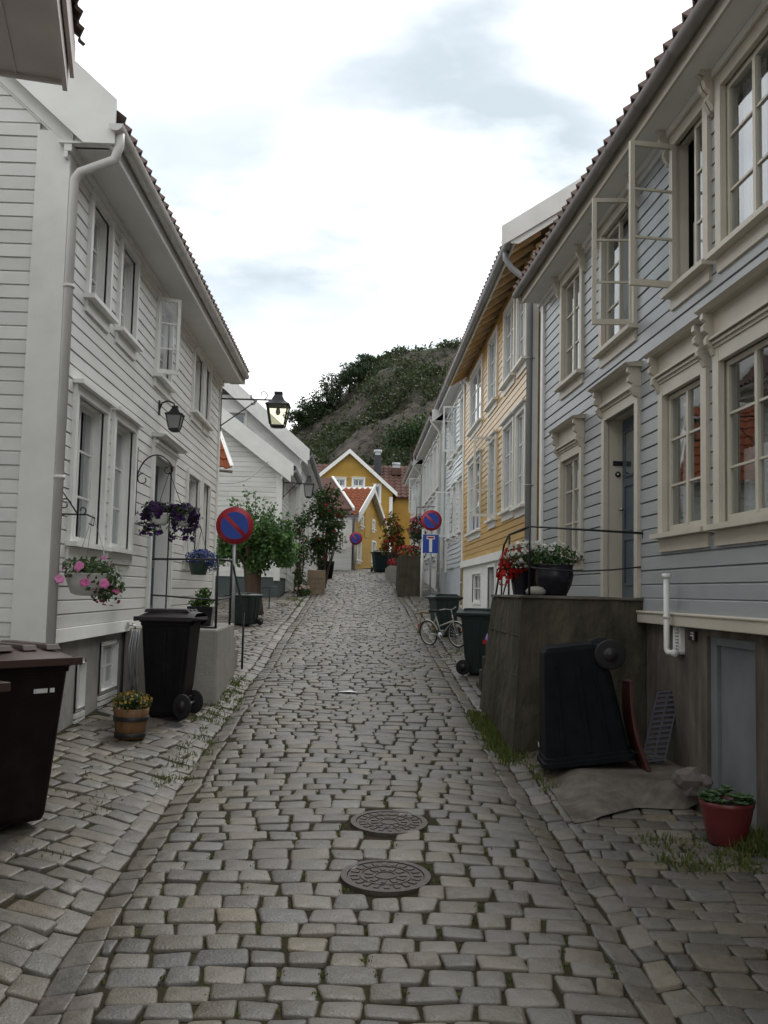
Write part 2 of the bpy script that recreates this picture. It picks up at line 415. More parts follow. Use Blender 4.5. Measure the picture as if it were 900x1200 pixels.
def window(par, F, r, trim='white_trim', cw=0.1, rec=0.12, cols=2, rows=3, proud=0.05, sill=True, head='flat', curtain='sides',
           brackets=False, head_h=0.16, gap=None, sash_at=None, room=True, swing=None, cmat='curtain'):
    """r = outside of the casing (s0, s1, z0, z1); returns the inner opening for cutting the boards"""
    s0, s1, z0, z1 = r
    i0, i1, j0, j1 = s0 + cw, s1 - cw, z0 + (0.02 if sill else cw), z1 - cw
    m = MB(F); tm = M[trim]
    m.box(s0, i0, -0.02, proud, z0, z1); m.box(i1, s1, -0.02, proud, z0, z1)
    m.box(i0, i1, -0.02, proud - 0.003, j1, z1)
    if not sill: m.box(i0, i1, -0.02, proud - 0.003, z0, j0)
    # reveal
    m.quad((i0, 0, j0), (i0, -rec - 0.05, j0), (i0, -rec - 0.05, j1), (i0, 0, j1))
    m.quad((i1, 0, j0), (i1, -rec - 0.05, j0), (i1, -rec - 0.05, j1), (i1, 0, j1))
    m.quad((i0, 0, j1), (i0, -rec - 0.05, j1), (i1, -rec - 0.05, j1), (i1, 0, j1))
    m.quad((i0, 0, j0), (i0, -rec - 0.05, j0), (i1, -rec - 0.05, j0), (i1, 0, j0))
    g0, g1 = i0, i1
    if gap == 'far': g1 = (i0 + i1) / 2 - 0.02
    if gap == 'near': g0 = (i0 + i1) / 2 + 0.02
    if gap != 'all':
        sash_geo(m, g0, g1, j0, j1, -rec + 0.04, cols=cols if not gap else max(1, cols // 2), rows=rows)
    w = m.build('window', tm, par)
    if gap != 'all':
        g = MB(F); g.quad((g0 + 0.02, -rec + 0.02, j0 + 0.02), (g1 - 0.02, -rec + 0.02, j0 + 0.02), (g1 - 0.02, -rec + 0.02, j1 - 0.02), (g0 + 0.02, -rec + 0.02, j1 - 0.02))
        g.build('pane', M['glass'], w)
    if sill:
        k = MB(F); k.box(s0 - 0.04, s1 + 0.04, -0.02, proud + 0.07, z0 - 0.045, z0); k.box(s0, s1, -0.02, proud - 0.01, z0 - 0.17, z0 - 0.047)
        k.build('sill', tm, w)
    if head != 'none':
        k = MB(F)
        if head == 'flat':
            k.box(s0 - 0.04, s1 + 0.04, -0.02, proud + 0.06, z1 + 0.002, z1 + 0.04)
        else:
            k.box(s0, s1, -0.02, proud + 0.01, z1 + 0.002, z1 + head_h)
            k.box(s0 - 0.01, s1 + 0.01, -0.02, proud + 0.03, z1 + 0.03, z1 + 0.055)
            k.box(s0 - 0.01, s1 + 0.01, -0.02, proud + 0.055, z1 + 0.065, z1 + 0.085)
            k.hexa([(s0 - 0.05, -0.02, z1 + head_h), (s1 + 0.05, -0.02, z1 + head_h), (s1 + 0.05, proud + 0.09, z1 + head_h), (s0 - 0.05, proud + 0.09, z1 + head_h)],
                   [(s0 - 0.07, -0.02, z1 + head_h + 0.06), (s1 + 0.07, -0.02, z1 + head_h + 0.06), (s1 + 0.07, proud + 0.13, z1 + head_h + 0.03), (s0 - 0.07, proud + 0.13, z1 + head_h + 0.03)])
        k.build('cornice', tm, w)
    if brackets:
        for sb in (s0 - 0.005, s1 - 0.055):
            k = MB(F)
            zt = z1 + head_h
            prof = [(0, zt), (0.15, zt), (0.155, zt - 0.05), (0.12, zt - 0.075), (0.15, zt - 0.11), (0.145, zt - 0.15), (0.10, zt - 0.175), (0.125, zt - 0.22),
                    (0.12, zt - 0.26), (0.085, zt - 0.29), (0.06, zt - 0.35), (0, zt - 0.36)]
            poly = [F.pt(sb, o_, z_) for o_, z_ in prof]
            kk = MB(); kk.prism(poly, F.d * 0.06); kk.build('bracket', tm, w)
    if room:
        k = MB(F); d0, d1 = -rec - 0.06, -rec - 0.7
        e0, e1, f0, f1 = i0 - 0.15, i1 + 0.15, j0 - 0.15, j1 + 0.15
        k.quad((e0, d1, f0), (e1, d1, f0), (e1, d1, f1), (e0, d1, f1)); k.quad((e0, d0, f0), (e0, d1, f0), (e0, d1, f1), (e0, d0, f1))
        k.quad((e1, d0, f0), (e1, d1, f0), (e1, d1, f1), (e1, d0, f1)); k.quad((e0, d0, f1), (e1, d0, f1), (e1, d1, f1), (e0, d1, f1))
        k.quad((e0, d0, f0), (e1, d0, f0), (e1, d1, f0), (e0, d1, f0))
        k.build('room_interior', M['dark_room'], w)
    if curtain:
        k = MB(F); oc = -rec - 0.1; wd = i1 - i0
        if curtain == 'sides':
            curtain_geo(k, i0, i0 + wd * 0.27, j0, j1, oc); curtain_geo(k, i1 - wd * 0.27, i1, j0, j1, oc)
        elif curtain == 'full': curtain_geo(k, i0, i1, j0, j1, oc, 14)
        elif curtain == 'low': curtain_geo(k, i0, i1, j0, j0 + (j1 - j0) * 0.45, oc, 14)
        elif curtain == 'most': curtain_geo(k, i0, i0 + wd * 0.42, j0, j1, oc); curtain_geo(k, i1 - wd * 0.42, i1, j0, j1, oc)
        k.build('curtain', M[cmat], w)
    if swing is not None:
        # an opened casement: hinge at s = swing[0], leaf of width swing[1], angle from the wall swing[2] (deg), pointing along +s or -s
        hs, wl, ang, sgn = swing
        a = rad(ang); dd = (F.d * sgn * math.cos(a) + F.n * math.sin(a))
        nn = Vector((-dd.y, dd.x, 0))
        LF = WF(F.pt(hs, 0.02, 0)[:2], dd[:2], nn[:2])
        k = MB(LF); sash_geo(k, 0, wl, j0, j1, 0.02, rows=rows)
        q = k.build('open_sash', tm, w)
        g = MB(LF); g.quad((0.03, 0, j0 + 0.03), (wl - 0.03, 0, j0 + 0.03), (wl - 0.03, 0, j1 - 0.03), (0.03, 0, j1 - 0.03))
        g.build('sash_pane', M['sash_glass'], w)
    return (i0, i1, j0, j1)

def tiles(mb, F, s0, s1, oe, ze, pitch_deg, run, wave=0.22, amp=0.028, row=0.34, sub=6):
    p = rad(pitch_deg); c, sn = math.cos(p), math.sin(p)
    nw = int((s1 - s0) / wave); n = nw * sub; rows = max(1, int(run / row))
    saw = lambda q: (1 - q / 0.62) * 2 - 1 if q < 0.62 else (q - 0.62) / 0.38 * 2 - 1
    prof = [amp * saw((k % sub) / sub) for k in range(n + 1)]
    for r in range(rows):
        vs, fs = [], []
        t0, t1 = r * row, (r + 1) * row + 0.03
        jit = R.uniform(-0.006, 0.006)
        for k in range(n + 1):
            s = s0 + (s1 - s0) * k / n
            for t, lift in ((t0, -0.012), (t0, 0.04), (t1, 0.008)):
                h = lift + prof[k] + (jit if t == t0 else 0)
                if lift < 0: h = prof[k] + 0.008
                vs.append((s, oe - t * c + h * sn, ze + t * sn + h * c))
        for k in range(n):
            a, b = k * 3, k * 3 + 3
            fs += [(a, b, b + 1, a + 1), (a + 1, b + 1, b + 2, a + 2)]
        mb.add(vs, fs)

def gutter_geo(mb, F, s0, s1, o, z, r=0.065):
    n = 8; vs, fs = [], []
    for s in (s0, s1):
        for k in range(n + 1):
            a = math.pi + math.pi * k / n
            vs.append((s, o + r * math.cos(a), z + r * math.sin(a)))
    for k in range(n): fs.append((k, k + 1, n + 2 + k, n + 1 + k))
    mb.smooth = True; mb.add(vs, fs); mb.smooth = False
    mb.add(vs[:n + 1], [tuple(range(n + 1))]); mb.add(vs[n + 1:], [tuple(range(n + 1))])
    nb = int((s1 - s0) / 0.9)
    for i in range(nb):
        s = s0 + (i + 0.5) * (s1 - s0) / nb
        v2, f2 = [], []
        for ds in (-0.012, 0.012):
            for k in range(n + 1):
                a = math.pi + math.pi * k / n
                v2.append((s + ds, o + (r + 0.006) * math.cos(a), z + (r + 0.006) * math.sin(a)))
        for k in range(n): f2.append((k, k + 1, n + 2 + k, n + 1 + k))
        mb.add(v2, f2)

def roof(par, F, s0, s1, oe, ze, pitch, run, tmat, trim, soffit='closed', smat=None, gut=None, drop=0.14, ridge_back=True, wave=0.22, amp=0.052, rafters=None, verge=0.02, bb=0.09, bt=0.20, gs0=None, gs1=None):
    p = rad(pitch); c, sn = math.cos(p), math.sin(p)
    m = MB(F); tiles(m, F, s0, s1, oe + 0.085, ze + 0.055, pitch, run, wave, amp)
    rf = m.build('roof', M[tmat], par)
    k = MB(F)
    q = lambda t, h: (oe - t * c + h * sn, ze + t * sn + h * c)
    a, b, d, e = q(0, 0), q(run, 0), q(run, 0.06), q(0, 0.06)
    k.hexa([(s0, *a), (s1, *a), (s1, *b), (s0, *b)], [(s0, *e), (s1, *e), (s1, *d), (s0, *d)])
    # the far slope of the roof
    ob, zb = b
    k.hexa([(s0, ob, zb), (s1, ob, zb), (s1, ob - run * c, ze), (s0, ob - run * c, ze)], [(s0, ob, zb + 0.1), (s1, ob, zb + 0.1), (s1, ob - run * c, ze + 0.1), (s0, ob - run * c, ze + 0.1)])
    k.build('roof_boards', M[smat or trim], par)
    # fascia, soffit, verge boards
    k = MB(F)
    k.box(s0, s1, oe - 0.03, oe - 0.002, ze - drop, ze + 0.035)
    k.build('fascia', M[trim], par)
    if soffit == 'closed':
        k = MB(F); k.box(s0 + 0.01, s1 - 0.01, -0.05, oe - 0.031, ze - drop + 0.01, ze - drop + 0.03)
        k.box(s0 + 0.02, s1 - 0.02, 0.0, 0.07, ze - drop - 0.06, ze - drop + 0.008); k.box(s0 + 0.02, s1 - 0.02, 0.0, 0.035, ze - drop - 0.12, ze - drop - 0.062)
        k.build('soffit', M[smat or trim], par)
    for sv, w in ((s0, -verge), (s1, verge)):
        k = MB(F)
        lo, hi = min(sv, sv + w), max(sv, sv + w)
        tn = sn / c; pl = lambda o_: ze + (oe - o_) * tn; bv_, tv_ = bb / c, bt / c; oR = oe - run * c; o_e = oe + 0.05
        o_m = oe - max(0.0, bv_ - drop) / tn
        k.prism([(lo, o_e, pl(o_e) + tv_), (lo, o_e, ze - drop), (lo, o_m, ze - drop), (lo, oR, pl(oR) - bv_), (lo, oR, pl(oR) + tv_)], (hi - lo, 0, 0))
        k.build('bargeboard', M[trim], par)
    if gut:
        k = MB(F); gutter_geo(k, F, s0 if gs0 is None else gs0, s1 if gs1 is None else gs1, oe + 0.07, ze + 0.02); k.build('gutter', M[gut], par)
    return rf

def shell(mb, F, s0, s1, z0, ze, depth, pitch, oe=0.0, back=True, ends=(True, True)):
    """end walls and back of a house as plain boarding behind its street front"""
    zr = ze + (depth / 2) * math.tan(rad(pitch)); mb.col = (1, 1, 1)
    for s, on in ((s0, ends[0]), (s1, ends[1])):
        if on: mb.add([(s, 0, z0), (s, -depth, z0), (s, -depth, ze), (s, -depth / 2, zr), (s, 0, ze)], [(0, 1, 2, 3, 4)])
    if back: mb.quad((s0, -depth, z0), (s1, -depth, z0), (s1, -depth, ze), (s0, -depth, ze))

# ------------------------------------------------------------------ foliage
def leaf(mb, p, size, nrm, ax, col, fold=0.25):
    u = (ax - nrm * ax.dot(nrm))
    if u.length < 1e-5: u = nrm.orthogonal()
    u.normalize(); w = nrm.cross(u)
    mb.col = col
    mb.add([p, p + u * size * 0.5 + w * size * 0.34 + nrm * size * fold * 0.4, p + u * size, p + u * size * 0.5 - w * size * 0.34 + nrm * size * fold * 0.4], [(0, 1, 2), (0, 2, 3)], raw=True)

def rdir(up=0.0):
    while True:
        v = Vector((R.gauss(0, 1), R.gauss(0, 1), R.gauss(0, 1) + up))
        if v.length > 0.1: return v.normalized()

def lerpc(a, b, t): return tuple(x + (y - x) * t for x, y in zip(a, b))

GREEN = ((0.035, 0.075, 0.018), (0.09, 0.15, 0.035))
def clump(mb, c, rx, ry, rz, n, size, cols=GREEN, up=0.6, shell_bias=0.5, jit=0.3):
    for _ in range(n):
        d = rdir(); q = R.random() ** shell_bias
        p = Vector(c) + Vector((d.x * rx, d.y * ry, d.z * rz)) * q
        nn = (d * 0.6 + rdir(up)).normalized()
        leaf(mb, p, size * R.uniform(0.6, 1.3), nn, rdir(-0.2), lerpc(cols[0], cols[1], R.random() ** 1.4))

def flowers(mb, c, rx, ry, rz, n, size, cols, out=0.85):
    for _ in range(n):
        d = rdir(0.3); p = Vector(c) + Vector((d.x * rx, d.y * ry, d.z * rz)) * R.uniform(out, 1.08)
        flower(mb, p, (d + rdir() * 0.5).normalized(), size * R.uniform(0.75, 1.2), lerpc(cols[0], cols[1], R.random()))

def flower(mb, p, nrm, size, col, petals=5):
    u = nrm.orthogonal().normalized(); w = nrm.cross(u); a0 = R.random() * 6
    mb.col = col
    for k in range(petals):
        a = a0 + k * 2 * math.pi / petals; b = 0.62
        e = [u * math.cos(a + t) + w * math.sin(a + t) for t in (-b, 0, b)]
        mb.add([p, p + e[0] * size * 0.42 + nrm * size * 0.12, p + e[1] * size * 0.55 + nrm * size * 0.05, p + e[2] * size * 0.42 + nrm * size * 0.12], [(0, 1, 2), (0, 2, 3)], raw=True)

def shoots(mb, mbw, root, n, length, spread, leaves, size, cols=GREEN, up=0.5, rw=0.012):
    for _ in range(n):
        d = rdir(up); d = Vector((d.x * spread, d.y * spread, d.z)).normalized()
        L = length * R.uniform(0.55, 1.1); p = Vector(root); path = [p.copy()]
        bend = rdir(0.6) * 0.25
        for k in range(5):
            p = p + (d + bend * k / 5).normalized() * L / 5; path.append(p.copy())
        if mbw is not None: mbw.tube(path, [rw * (1 - 0.15 * k) for k in range(6)], 4, raw=True)
        for _ in range(leaves):
            t = R.random() ** 0.7 * 5; i = min(4, int(t)); q = path[i].lerp(path[i + 1], t - i)
            q = q + rdir() * size * 0.8
            leaf(mb, q, size * R.uniform(0.7, 1.3), rdir(0.9), rdir(-0.3), lerpc(cols[0], cols[1], R.random() ** 1.3))
# ------------------------------------------------------------------ ground, setts
XL, XR0 = -2.78, 3.22
AY0, AY1 = 8.72, 18.75
FA = WF((XL, 0), (0, 1), (1, 0))                        # near white house, street front
FB = WF((3.22, 0), (-0.033, 0.99945), (-1, -0.033))     # blue house, street front
MANHOLES = []
for px, py in ((452, 1026), (456, 963)):
    q = on_g(px, py); MANHOLES.append((q.x, q.y))

class Setts:
    def __init__(s): s.v, s.f, s.c = [], [], []
    def stone(s, cx, cy, lx, ly, ang=0.0, fine=True, tone=None):
        for (mx, my) in MANHOLES:
            if math.hypot(cx - mx, cy - my) < 0.335 - 0.3 * min(0.15, ly): return
        ca, sa = math.cos(ang), math.sin(ang)
        hx, hy = lx / 2, ly / 2
        jx = [R.uniform(-0.014, 0.014) for _ in range(4)]; jy = [R.uniform(-0.011, 0.011) for _ in range(4)]
        r = min(hx, hy) * R.uniform(0.16, 0.36)
        base = []
        cs = [(-hx, -hy), (hx, -hy), (hx, hy), (-hx, hy)]
        for i, (x, y) in enumerate(cs):
            x += jx[i]; y += jy[i]; sx, sy = (1 if x < 0 else -1), (1 if y < 0 else -1)
            a, b = (x + sx * r, y), (x, y + sy * r); mid = (x + sx * r * 0.27, y + sy * r * 0.27)
            base += [b, mid, a] if i in (0, 2) else [a, mid, b]
        lift = R.uniform(-0.006, 0.008); tx, ty = R.uniform(-0.05, 0.05), R.uniform(-0.05, 0.05)
        if tone is None:
            g = R.gauss(1.0, 0.17); w = R.gauss(0, 0.04)
            k = 0.104 * max(0.55, min(1.45, g))
            tone = (k * (1.12 + w), k * 0.98, k * (0.78 - w * 1.5))
            if R.random() < 0.07: tone = (k * 1.1, k * 0.93, k * 0.82)
        rings = ((1.0, -0.05), (1.0, -0.007), (0.965, -0.002), (0.86, 0.001)) if fine else ((1.0, -0.04), (0.96, -0.004), (0.7, 0.004))
        o = len(s.v); n = len(base)
        for sc, dz in rings:
            for (x, y) in base:
                wx = x * sc if sc > 0.8 else x * sc; wy = y * sc
                gx, gy = cx + ca * wx - sa * wy, cy + sa * wx + ca * wy
                s.v.append((gx, gy, G(gx, gy) + dz + lift + tx * wx + ty * wy)); s.c.append(tone)
        s.v.append((cx, cy, G(cx, cy) + rings[-1][1] + 0.001 + lift)); s.c.append(tone)
        for q in range(len(rings) - 1):
            for k in range(n):
                k2 = (k + 1) % n
                s.f.append((o + q * n + k, o + q * n + k2, o + (q + 1) * n + k2, o + (q + 1) * n + k))
        e = o + (len(rings) - 1) * n; c = o + len(rings) * n
        for k in range(n): s.f.append((e + k, e + (k + 1) % n, c))
    def build(s, name):
        me = bpy.data.meshes.new(name); me.from_pydata(s.v, [], s.f); me.materials.append(M['stone'])
        me.polygons.foreach_set('use_smooth', [True] * len(s.f))
        at = me.attributes.new('Col', 'FLOAT_COLOR', 'POINT'); arr = np.ones((len(s.v), 4), np.float32); arr[:, :3] = np.array(s.c, np.float32)
        at.data.foreach_set('color', arr.ravel()); me.update()
        o = bpy.data.objects.new(name, me); COL.objects.link(o); o['kind'] = 'structure'; ORG[o.name] = Vector((0, 0, 0)); return o

rd = Setts()
y = 2.6
JX = []                                                # joints where moss and grass can root
while y < 49.5:
    far = y > 24
    d = R.uniform(0.162, 0.205) if not far else R.uniform(0.16, 0.21)
    x = -1.24 + R.uniform(-0.18, 0.0); tiltr = R.uniform(-0.012, 0.012)
    while x < 1.25:
        w = R.choice((R.uniform(0.16, 0.24), R.uniform(0.18, 0.29))) * (1.12 if far else 1)
        if x + w > 1.34 - 0.13: w = 1.338 - x
        if w < 0.09: break
        x0 = max(x, -1.27)
        if x + w - x0 > 0.07:
            xc_ = (x0 + x + w) / 2; bow = -0.10 * (xc_ / 1.3) ** 2 + 0.04 * math.sin(xc_ * 1.7 + y * 0.35)
            rd.stone(xc_, y + d / 2 + bow + tiltr * xc_, x + w - x0 - 0.013, d - 0.012, tiltr - 0.12 * xc_ / 1.3, not far)
            if not far: JX.append((x + w, y + d / 2 + bow))
        x += w
    y += d
rd.build('road')
gt = Setts()
for cx_ in (-1.35, -1.51, 1.41, 1.57):
    y = 2.5
    while y < 49.5:
        L = R.uniform(0.17, 0.3); wob = 0.014 * math.sin(y * 0.55)
        gt.stone(cx_ + wob + R.uniform(-0.006, 0.006), y + L / 2, 0.148, L - 0.014, R.uniform(-0.03, 0.03) + math.pi * 0, y < 22); y += L
gt.build('gutter_strip_road')
pv = Setts()
def course(x0f, x1f, ya, yb, ang, dmin, dmax, wmin, wmax):
    y = ya
    while y < yb:
        d = R.uniform(dmin, dmax); x = x0f(y) - R.uniform(0, 0.15)
        while x < x1f(y):
            w = R.uniform(wmin, wmax)
            if x + w > x1f(y) - 0.12: w = x1f(y) - x + 0.001
            xx0, xx1 = max(x, x0f(y)), min(x + w, x1f(y))
            if xx1 - xx0 > 0.08:
                cx_ = (xx0 + xx1) / 2; cy_ = y + d / 2 + math.tan(ang) * (cx_ - (x0f(y) + x1f(y)) / 2)
                if R.random() > 0.003: pv.stone(cx_, cy_, xx1 - xx0 - 0.012, d - 0.012, ang + R.uniform(-0.03, 0.03), y < 16)
            x += w
        y += d
course(lambda y: XL + 0.02 if y > 8.6 else -2.95, lambda y: -1.565, 2.6, 11.9, -0.26, 0.15, 0.2, 0.18, 0.3)
course(lambda y: XL + 0.02, lambda y: -1.575, 11.9, 18.8, -0.05, 0.15, 0.2, 0.2, 0.32)
course(lambda y: -5.6, lambda y: -1.6, 18.8, 28.9, 0.0, 0.18, 0.24, 0.22, 0.36)
course(lambda y: -2.3, lambda y: -1.6, 28.9, 49, 0.0, 0.18, 0.24, 0.22, 0.36)
course(lambda y: 1.635, lambda y: 3.3, 2.6, 7.8, -0.1, 0.15, 0.2, 0.18, 0.3)
course(lambda y: 1.635, lambda y: 1.85, 7.3, 9.5, 0.0, 0.15, 0.2, 0.14, 0.25)
course(lambda y: 1.66, lambda y: 2.95, 13.0, 49, 0.0, 0.2, 0.3, 0.25, 0.42)
pv.build('pavement')

def sheet(name, xs, ys, m, dz, fn):
    vs = [(x, y, fn(x, y) + dz) for y in ys for x in xs]; nx = len(xs)
    fs = [(j * nx + i, j * nx + i + 1, (j + 1) * nx + i + 1, (j + 1) * nx + i) for j in range(len(ys) - 1) for i in range(nx - 1)]
    mb = MB(); mb.smooth = True; mb.add(vs, fs); return mb.build(name, m, kind='structure')
sheet('ground', [-400, -200, -60, -20, -8, -6, -5, -4, -3.5] + [-3.2 + 0.1 * i for i in range(66)] + [3.5, 4, 6, 12, 30, 100, 200, 400],
      [-150, -60, -20, -4, 0, 1.5] + [2 + 0.25 * i for i in range(192)] + [51, 55, 60, 70, 85, 110, 150, 260, 400], M['soil'], -0.015,
      lambda x, y: G(x, y) if 1.5 < y < 52 else GRADE * min(y, 400) - (0.02 if y < 60 else 0))

# ------------------------------------------------------------------ hill
from mathutils import noise as mnoise
sil = [(200, 640), (290, 575), (330, 522), (340, 510), (360, 494), (385, 468), (410, 443), (440, 420), (465, 406), (500, 401), (530, 398), (620, 392), (720, 405), (860, 440), (1100, 500)]
HY = 185.0
sx = [(px - 418) / 1130 * HY for px, _ in sil]; sz = [2.2 + (692 - py) / 1130 * HY for _, py in sil]
def ridge(x): return float(np.interp(x, sx, sz))
def hillz(x, y):
    t = max(0.0, min(1.0, (y - 82) / (HY - 82)))
    base = GRADE * min(y, 100) - 0.3
    h = base + (ridge(x * HY / max(y, 150) if y < HY else x) - base) * (t ** 1.12)
    n = mnoise.fractal(Vector((x * 0.06, y * 0.05, 3.1)), 0.9, 2.1, 5) * 4.5 * math.sin(math.pi * min(1, t)) ** 0.6
    n += (mnoise.ridged_multi_fractal(Vector((x * 0.11, y * 0.11, 0.3)), 1.0, 2.0, 4, 1.0, 2.0) - 1.2) * 1.6 * min(1, t * 4) * (0.35 if t > 0.9 else 1)
    if y > HY: h -= (y - HY) * 0.12
    return h + n
m, nt, out = newmat('hill_rock')
N, L = nt.nodes.new, nt.links.new
b = N('ShaderNodeBsdfPrincipled'); b.inputs['Roughness'].default_value = 0.9; b.inputs['Specular IOR Level'].default_value = 0.2
tc = N('ShaderNodeTexCoord'); n1 = N('ShaderNodeTexNoise'); n1.inputs['Scale'].default_value = 0.05; n1.inputs['Detail'].default_value = 8; n1.inputs['Roughness'].default_value = 0.62
n2 = N('ShaderNodeTexNoise'); n2.inputs['Scale'].default_value = 0.55; n2.inputs['Detail'].default_value = 8; n2.inputs['Roughness'].default_value = 0.7
L(tc.outputs['Object'], n1.inputs['Vector']); L(tc.outputs['Object'], n2.inputs['Vector'])
r1 = N('ShaderNodeValToRGB'); e = r1.color_ramp.elements
e[0].position = 0.42; e[0].color = (0.042, 0.05, 0.026, 1); e[1].position = 0.6; e[1].color = (0.08, 0.069, 0.06, 1)
x_ = e.new(0.5); x_.color = (0.055, 0.048, 0.038, 1)
r2 = N('ShaderNodeValToRGB'); e = r2.color_ramp.elements
e[0].position = 0.38; e[0].color = (0.35, 0.36, 0.34, 1); e[1].position = 0.64; e[1].color = (1.7, 1.62, 1.55, 1)
L(n1.outputs['Fac'], r1.inputs[0]); L(n2.outputs['Fac'], r2.inputs[0])
mu = N('ShaderNodeMix'); mu.data_type = 'RGBA'; mu.blend_type = 'MULTIPLY'; mu.inputs['Factor'].default_value = 1
L(r1.outputs[0], mu.inputs['A']); L(r2.outputs[0], mu.inputs['B']); L(mu.outputs['Result'], b.inputs['Base Color'])
bp = N('ShaderNodeBump'); bp.inputs['Strength'].default_value = 0.9; bp.inputs['Distance'].default_value = 1.2
L(n2.outputs['Fac'], bp.inputs['Height']); L(bp.outputs[0], b.inputs['Normal']); L(b.outputs[0], out.inputs[0])
xs = [-60 + 1.5 * i for i in range(112)]; ys = [82 + 2.2 * i for i in range(62)]
vs = [(x, y, hillz(x, y)) for y in ys for x in xs]; nx = len(xs)
hm = MB(); hm.smooth = True
hm.add(vs, [(j * nx + i, j * nx + i + 1, (j + 1) * nx + i + 1, (j + 1) * nx + i) for j in range(len(ys) - 1) for i in range(nx - 1)])
hm.build('hill', m, kind='structure')

ridge_edge = lambda y: -6.0 * y / 180
# scrub on the hill: too dense to count
sc_ = MB(); cnt = 0
for _ in range(15000):
    x = R.uniform(-28, 48); y = R.uniform(92, 192)
    z = hillz(x, y)
    q = mnoise.noise(Vector((x * 0.07, y * 0.06, 9.0))) + 0.35 * mnoise.noise(Vector((x * 0.3, y * 0.3, 2.0)))
    lowr = 0.25 if (x > 3 and z < 22) else 0
    if q + lowr + (0.3 if x < ridge_edge(y) else 0) < 0.09: continue
    cnt += 1
    g = lerpc((0.018, 0.032, 0.013), (0.045, 0.062, 0.022), R.random())
    for k in range(12):
        d = rdir(0.4); sc_s = R.uniform(0.3, 0.75)
        leaf(sc_, Vector((x, y, z + 0.4)) + d * R.uniform(0.5, 1.3), sc_s, (d + rdir()).normalized(), rdir(), lerpc(g, (0.065, 0.08, 0.03), R.random() * 0.5))
for _ in range(2600):
    x = R.uniform(-28, 48); y = R.uniform(92, 192); z = hillz(x, y)
    g = lerpc((0.022, 0.034, 0.014), (0.06, 0.062, 0.026), R.random()); s0_ = R.uniform(0.25, 0.6)
    for k in range(7):
        d = rdir(0.4); leaf(sc_, Vector((x, y, z + 0.15)) + d * R.uniform(0.2, 0.7), s0_, (d + rdir()).normalized(), rdir(), lerpc(g, (0.065, 0.07, 0.03), R.random() * 0.5))
sc_.build('hill_scrub', M['leaf'], kind='stuff')

def fartree(name, x, y, h, wd, label, group, cols, n=420, leafs=0.5, trunk=True, kind='round'):
    z = hillz(x, y) if y > 85 else G(x, y)
    t = thing(name, (x, y, z - 0.2), label, 'tree', group)
    k = MB(); k.tube([(x, y, z - 0.3), (x + 0.1, y, z + h * 0.3), (x, y + 0.1, z + h * 0.8)], [h * 0.03, h * 0.024, h * 0.01], 6)
    for _ in range(5):
        d = rdir(0.5); a = Vector((x, y, z + h * R.uniform(0.3, 0.6))); k.tube([a, a + Vector((d.x * wd * 0.7, d.y * wd * 0.7, abs(d.z) * h * 0.25))], [h * 0.012, h * 0.004], 4)
    k.build('trunk', M['bark'], t)
    k = MB()
    nl = max(5, int(n / 70))
    for _ in range(nl):
        d = rdir(0.2); q = R.random() ** 0.5
        c = Vector((x, y, z + h * 0.5)) + Vector((d.x * wd * 0.7, d.y * wd * 0.7, d.z * h * 0.4)) * q
        s = R.uniform(0.26, 0.42)
        clump(k, c, wd * s, wd * s, h * 0.13, 70, leafs, cols)
    k.build('crown', M['leaf'], t)
    return t
dk = ((0.018, 0.036, 0.014), (0.05, 0.082, 0.028))
for i, (px, py, d, h, w) in enumerate([(345, 514, 170, 5, 3.2), (358, 500, 172, 6.5, 3.6), (369, 489, 174, 7, 3.2), (382, 474, 174, 9, 4.0), (392, 466, 176, 7, 3.4), (403, 452, 178, 6, 3.4), (415, 441, 180, 5.5, 3.0), (428, 430, 182, 4.5, 3.2)]):
    fartree('hillside_tree', (px - 418) / 1130 * d, d, h, w, ['small dark tree on the skyline at the foot of the ridge', 'bushy tree on the skyline low on the ridge', 'round tree on the skyline just under the tallest ridge tree',
        'tallest loose tree standing out on the ridge skyline', 'small tree crowding above the tallest ridge tree', 'broad tree halfway up the ridge skyline', 'narrow tree below the bare upper ridge', 'topmost low tree before the bare ridge'][i], 'trees along the ridge skyline', dk, 1500, 0.4)
for i, (px, d, h, w) in enumerate([(478, 104, 9, 4.2), (500, 112, 9, 4.0)]):
    fartree('leafy_tree', (px - 418) / 1130 * d, d, h, w, ['dark green leafy tree behind the red roof with the pale chimney cap', 'dark leafy tree on the slope above the white house gutter'][i], 'dark trees at the foot of the hill', ((0.014, 0.036, 0.009), (0.04, 0.078, 0.016)), 1800, 0.4)
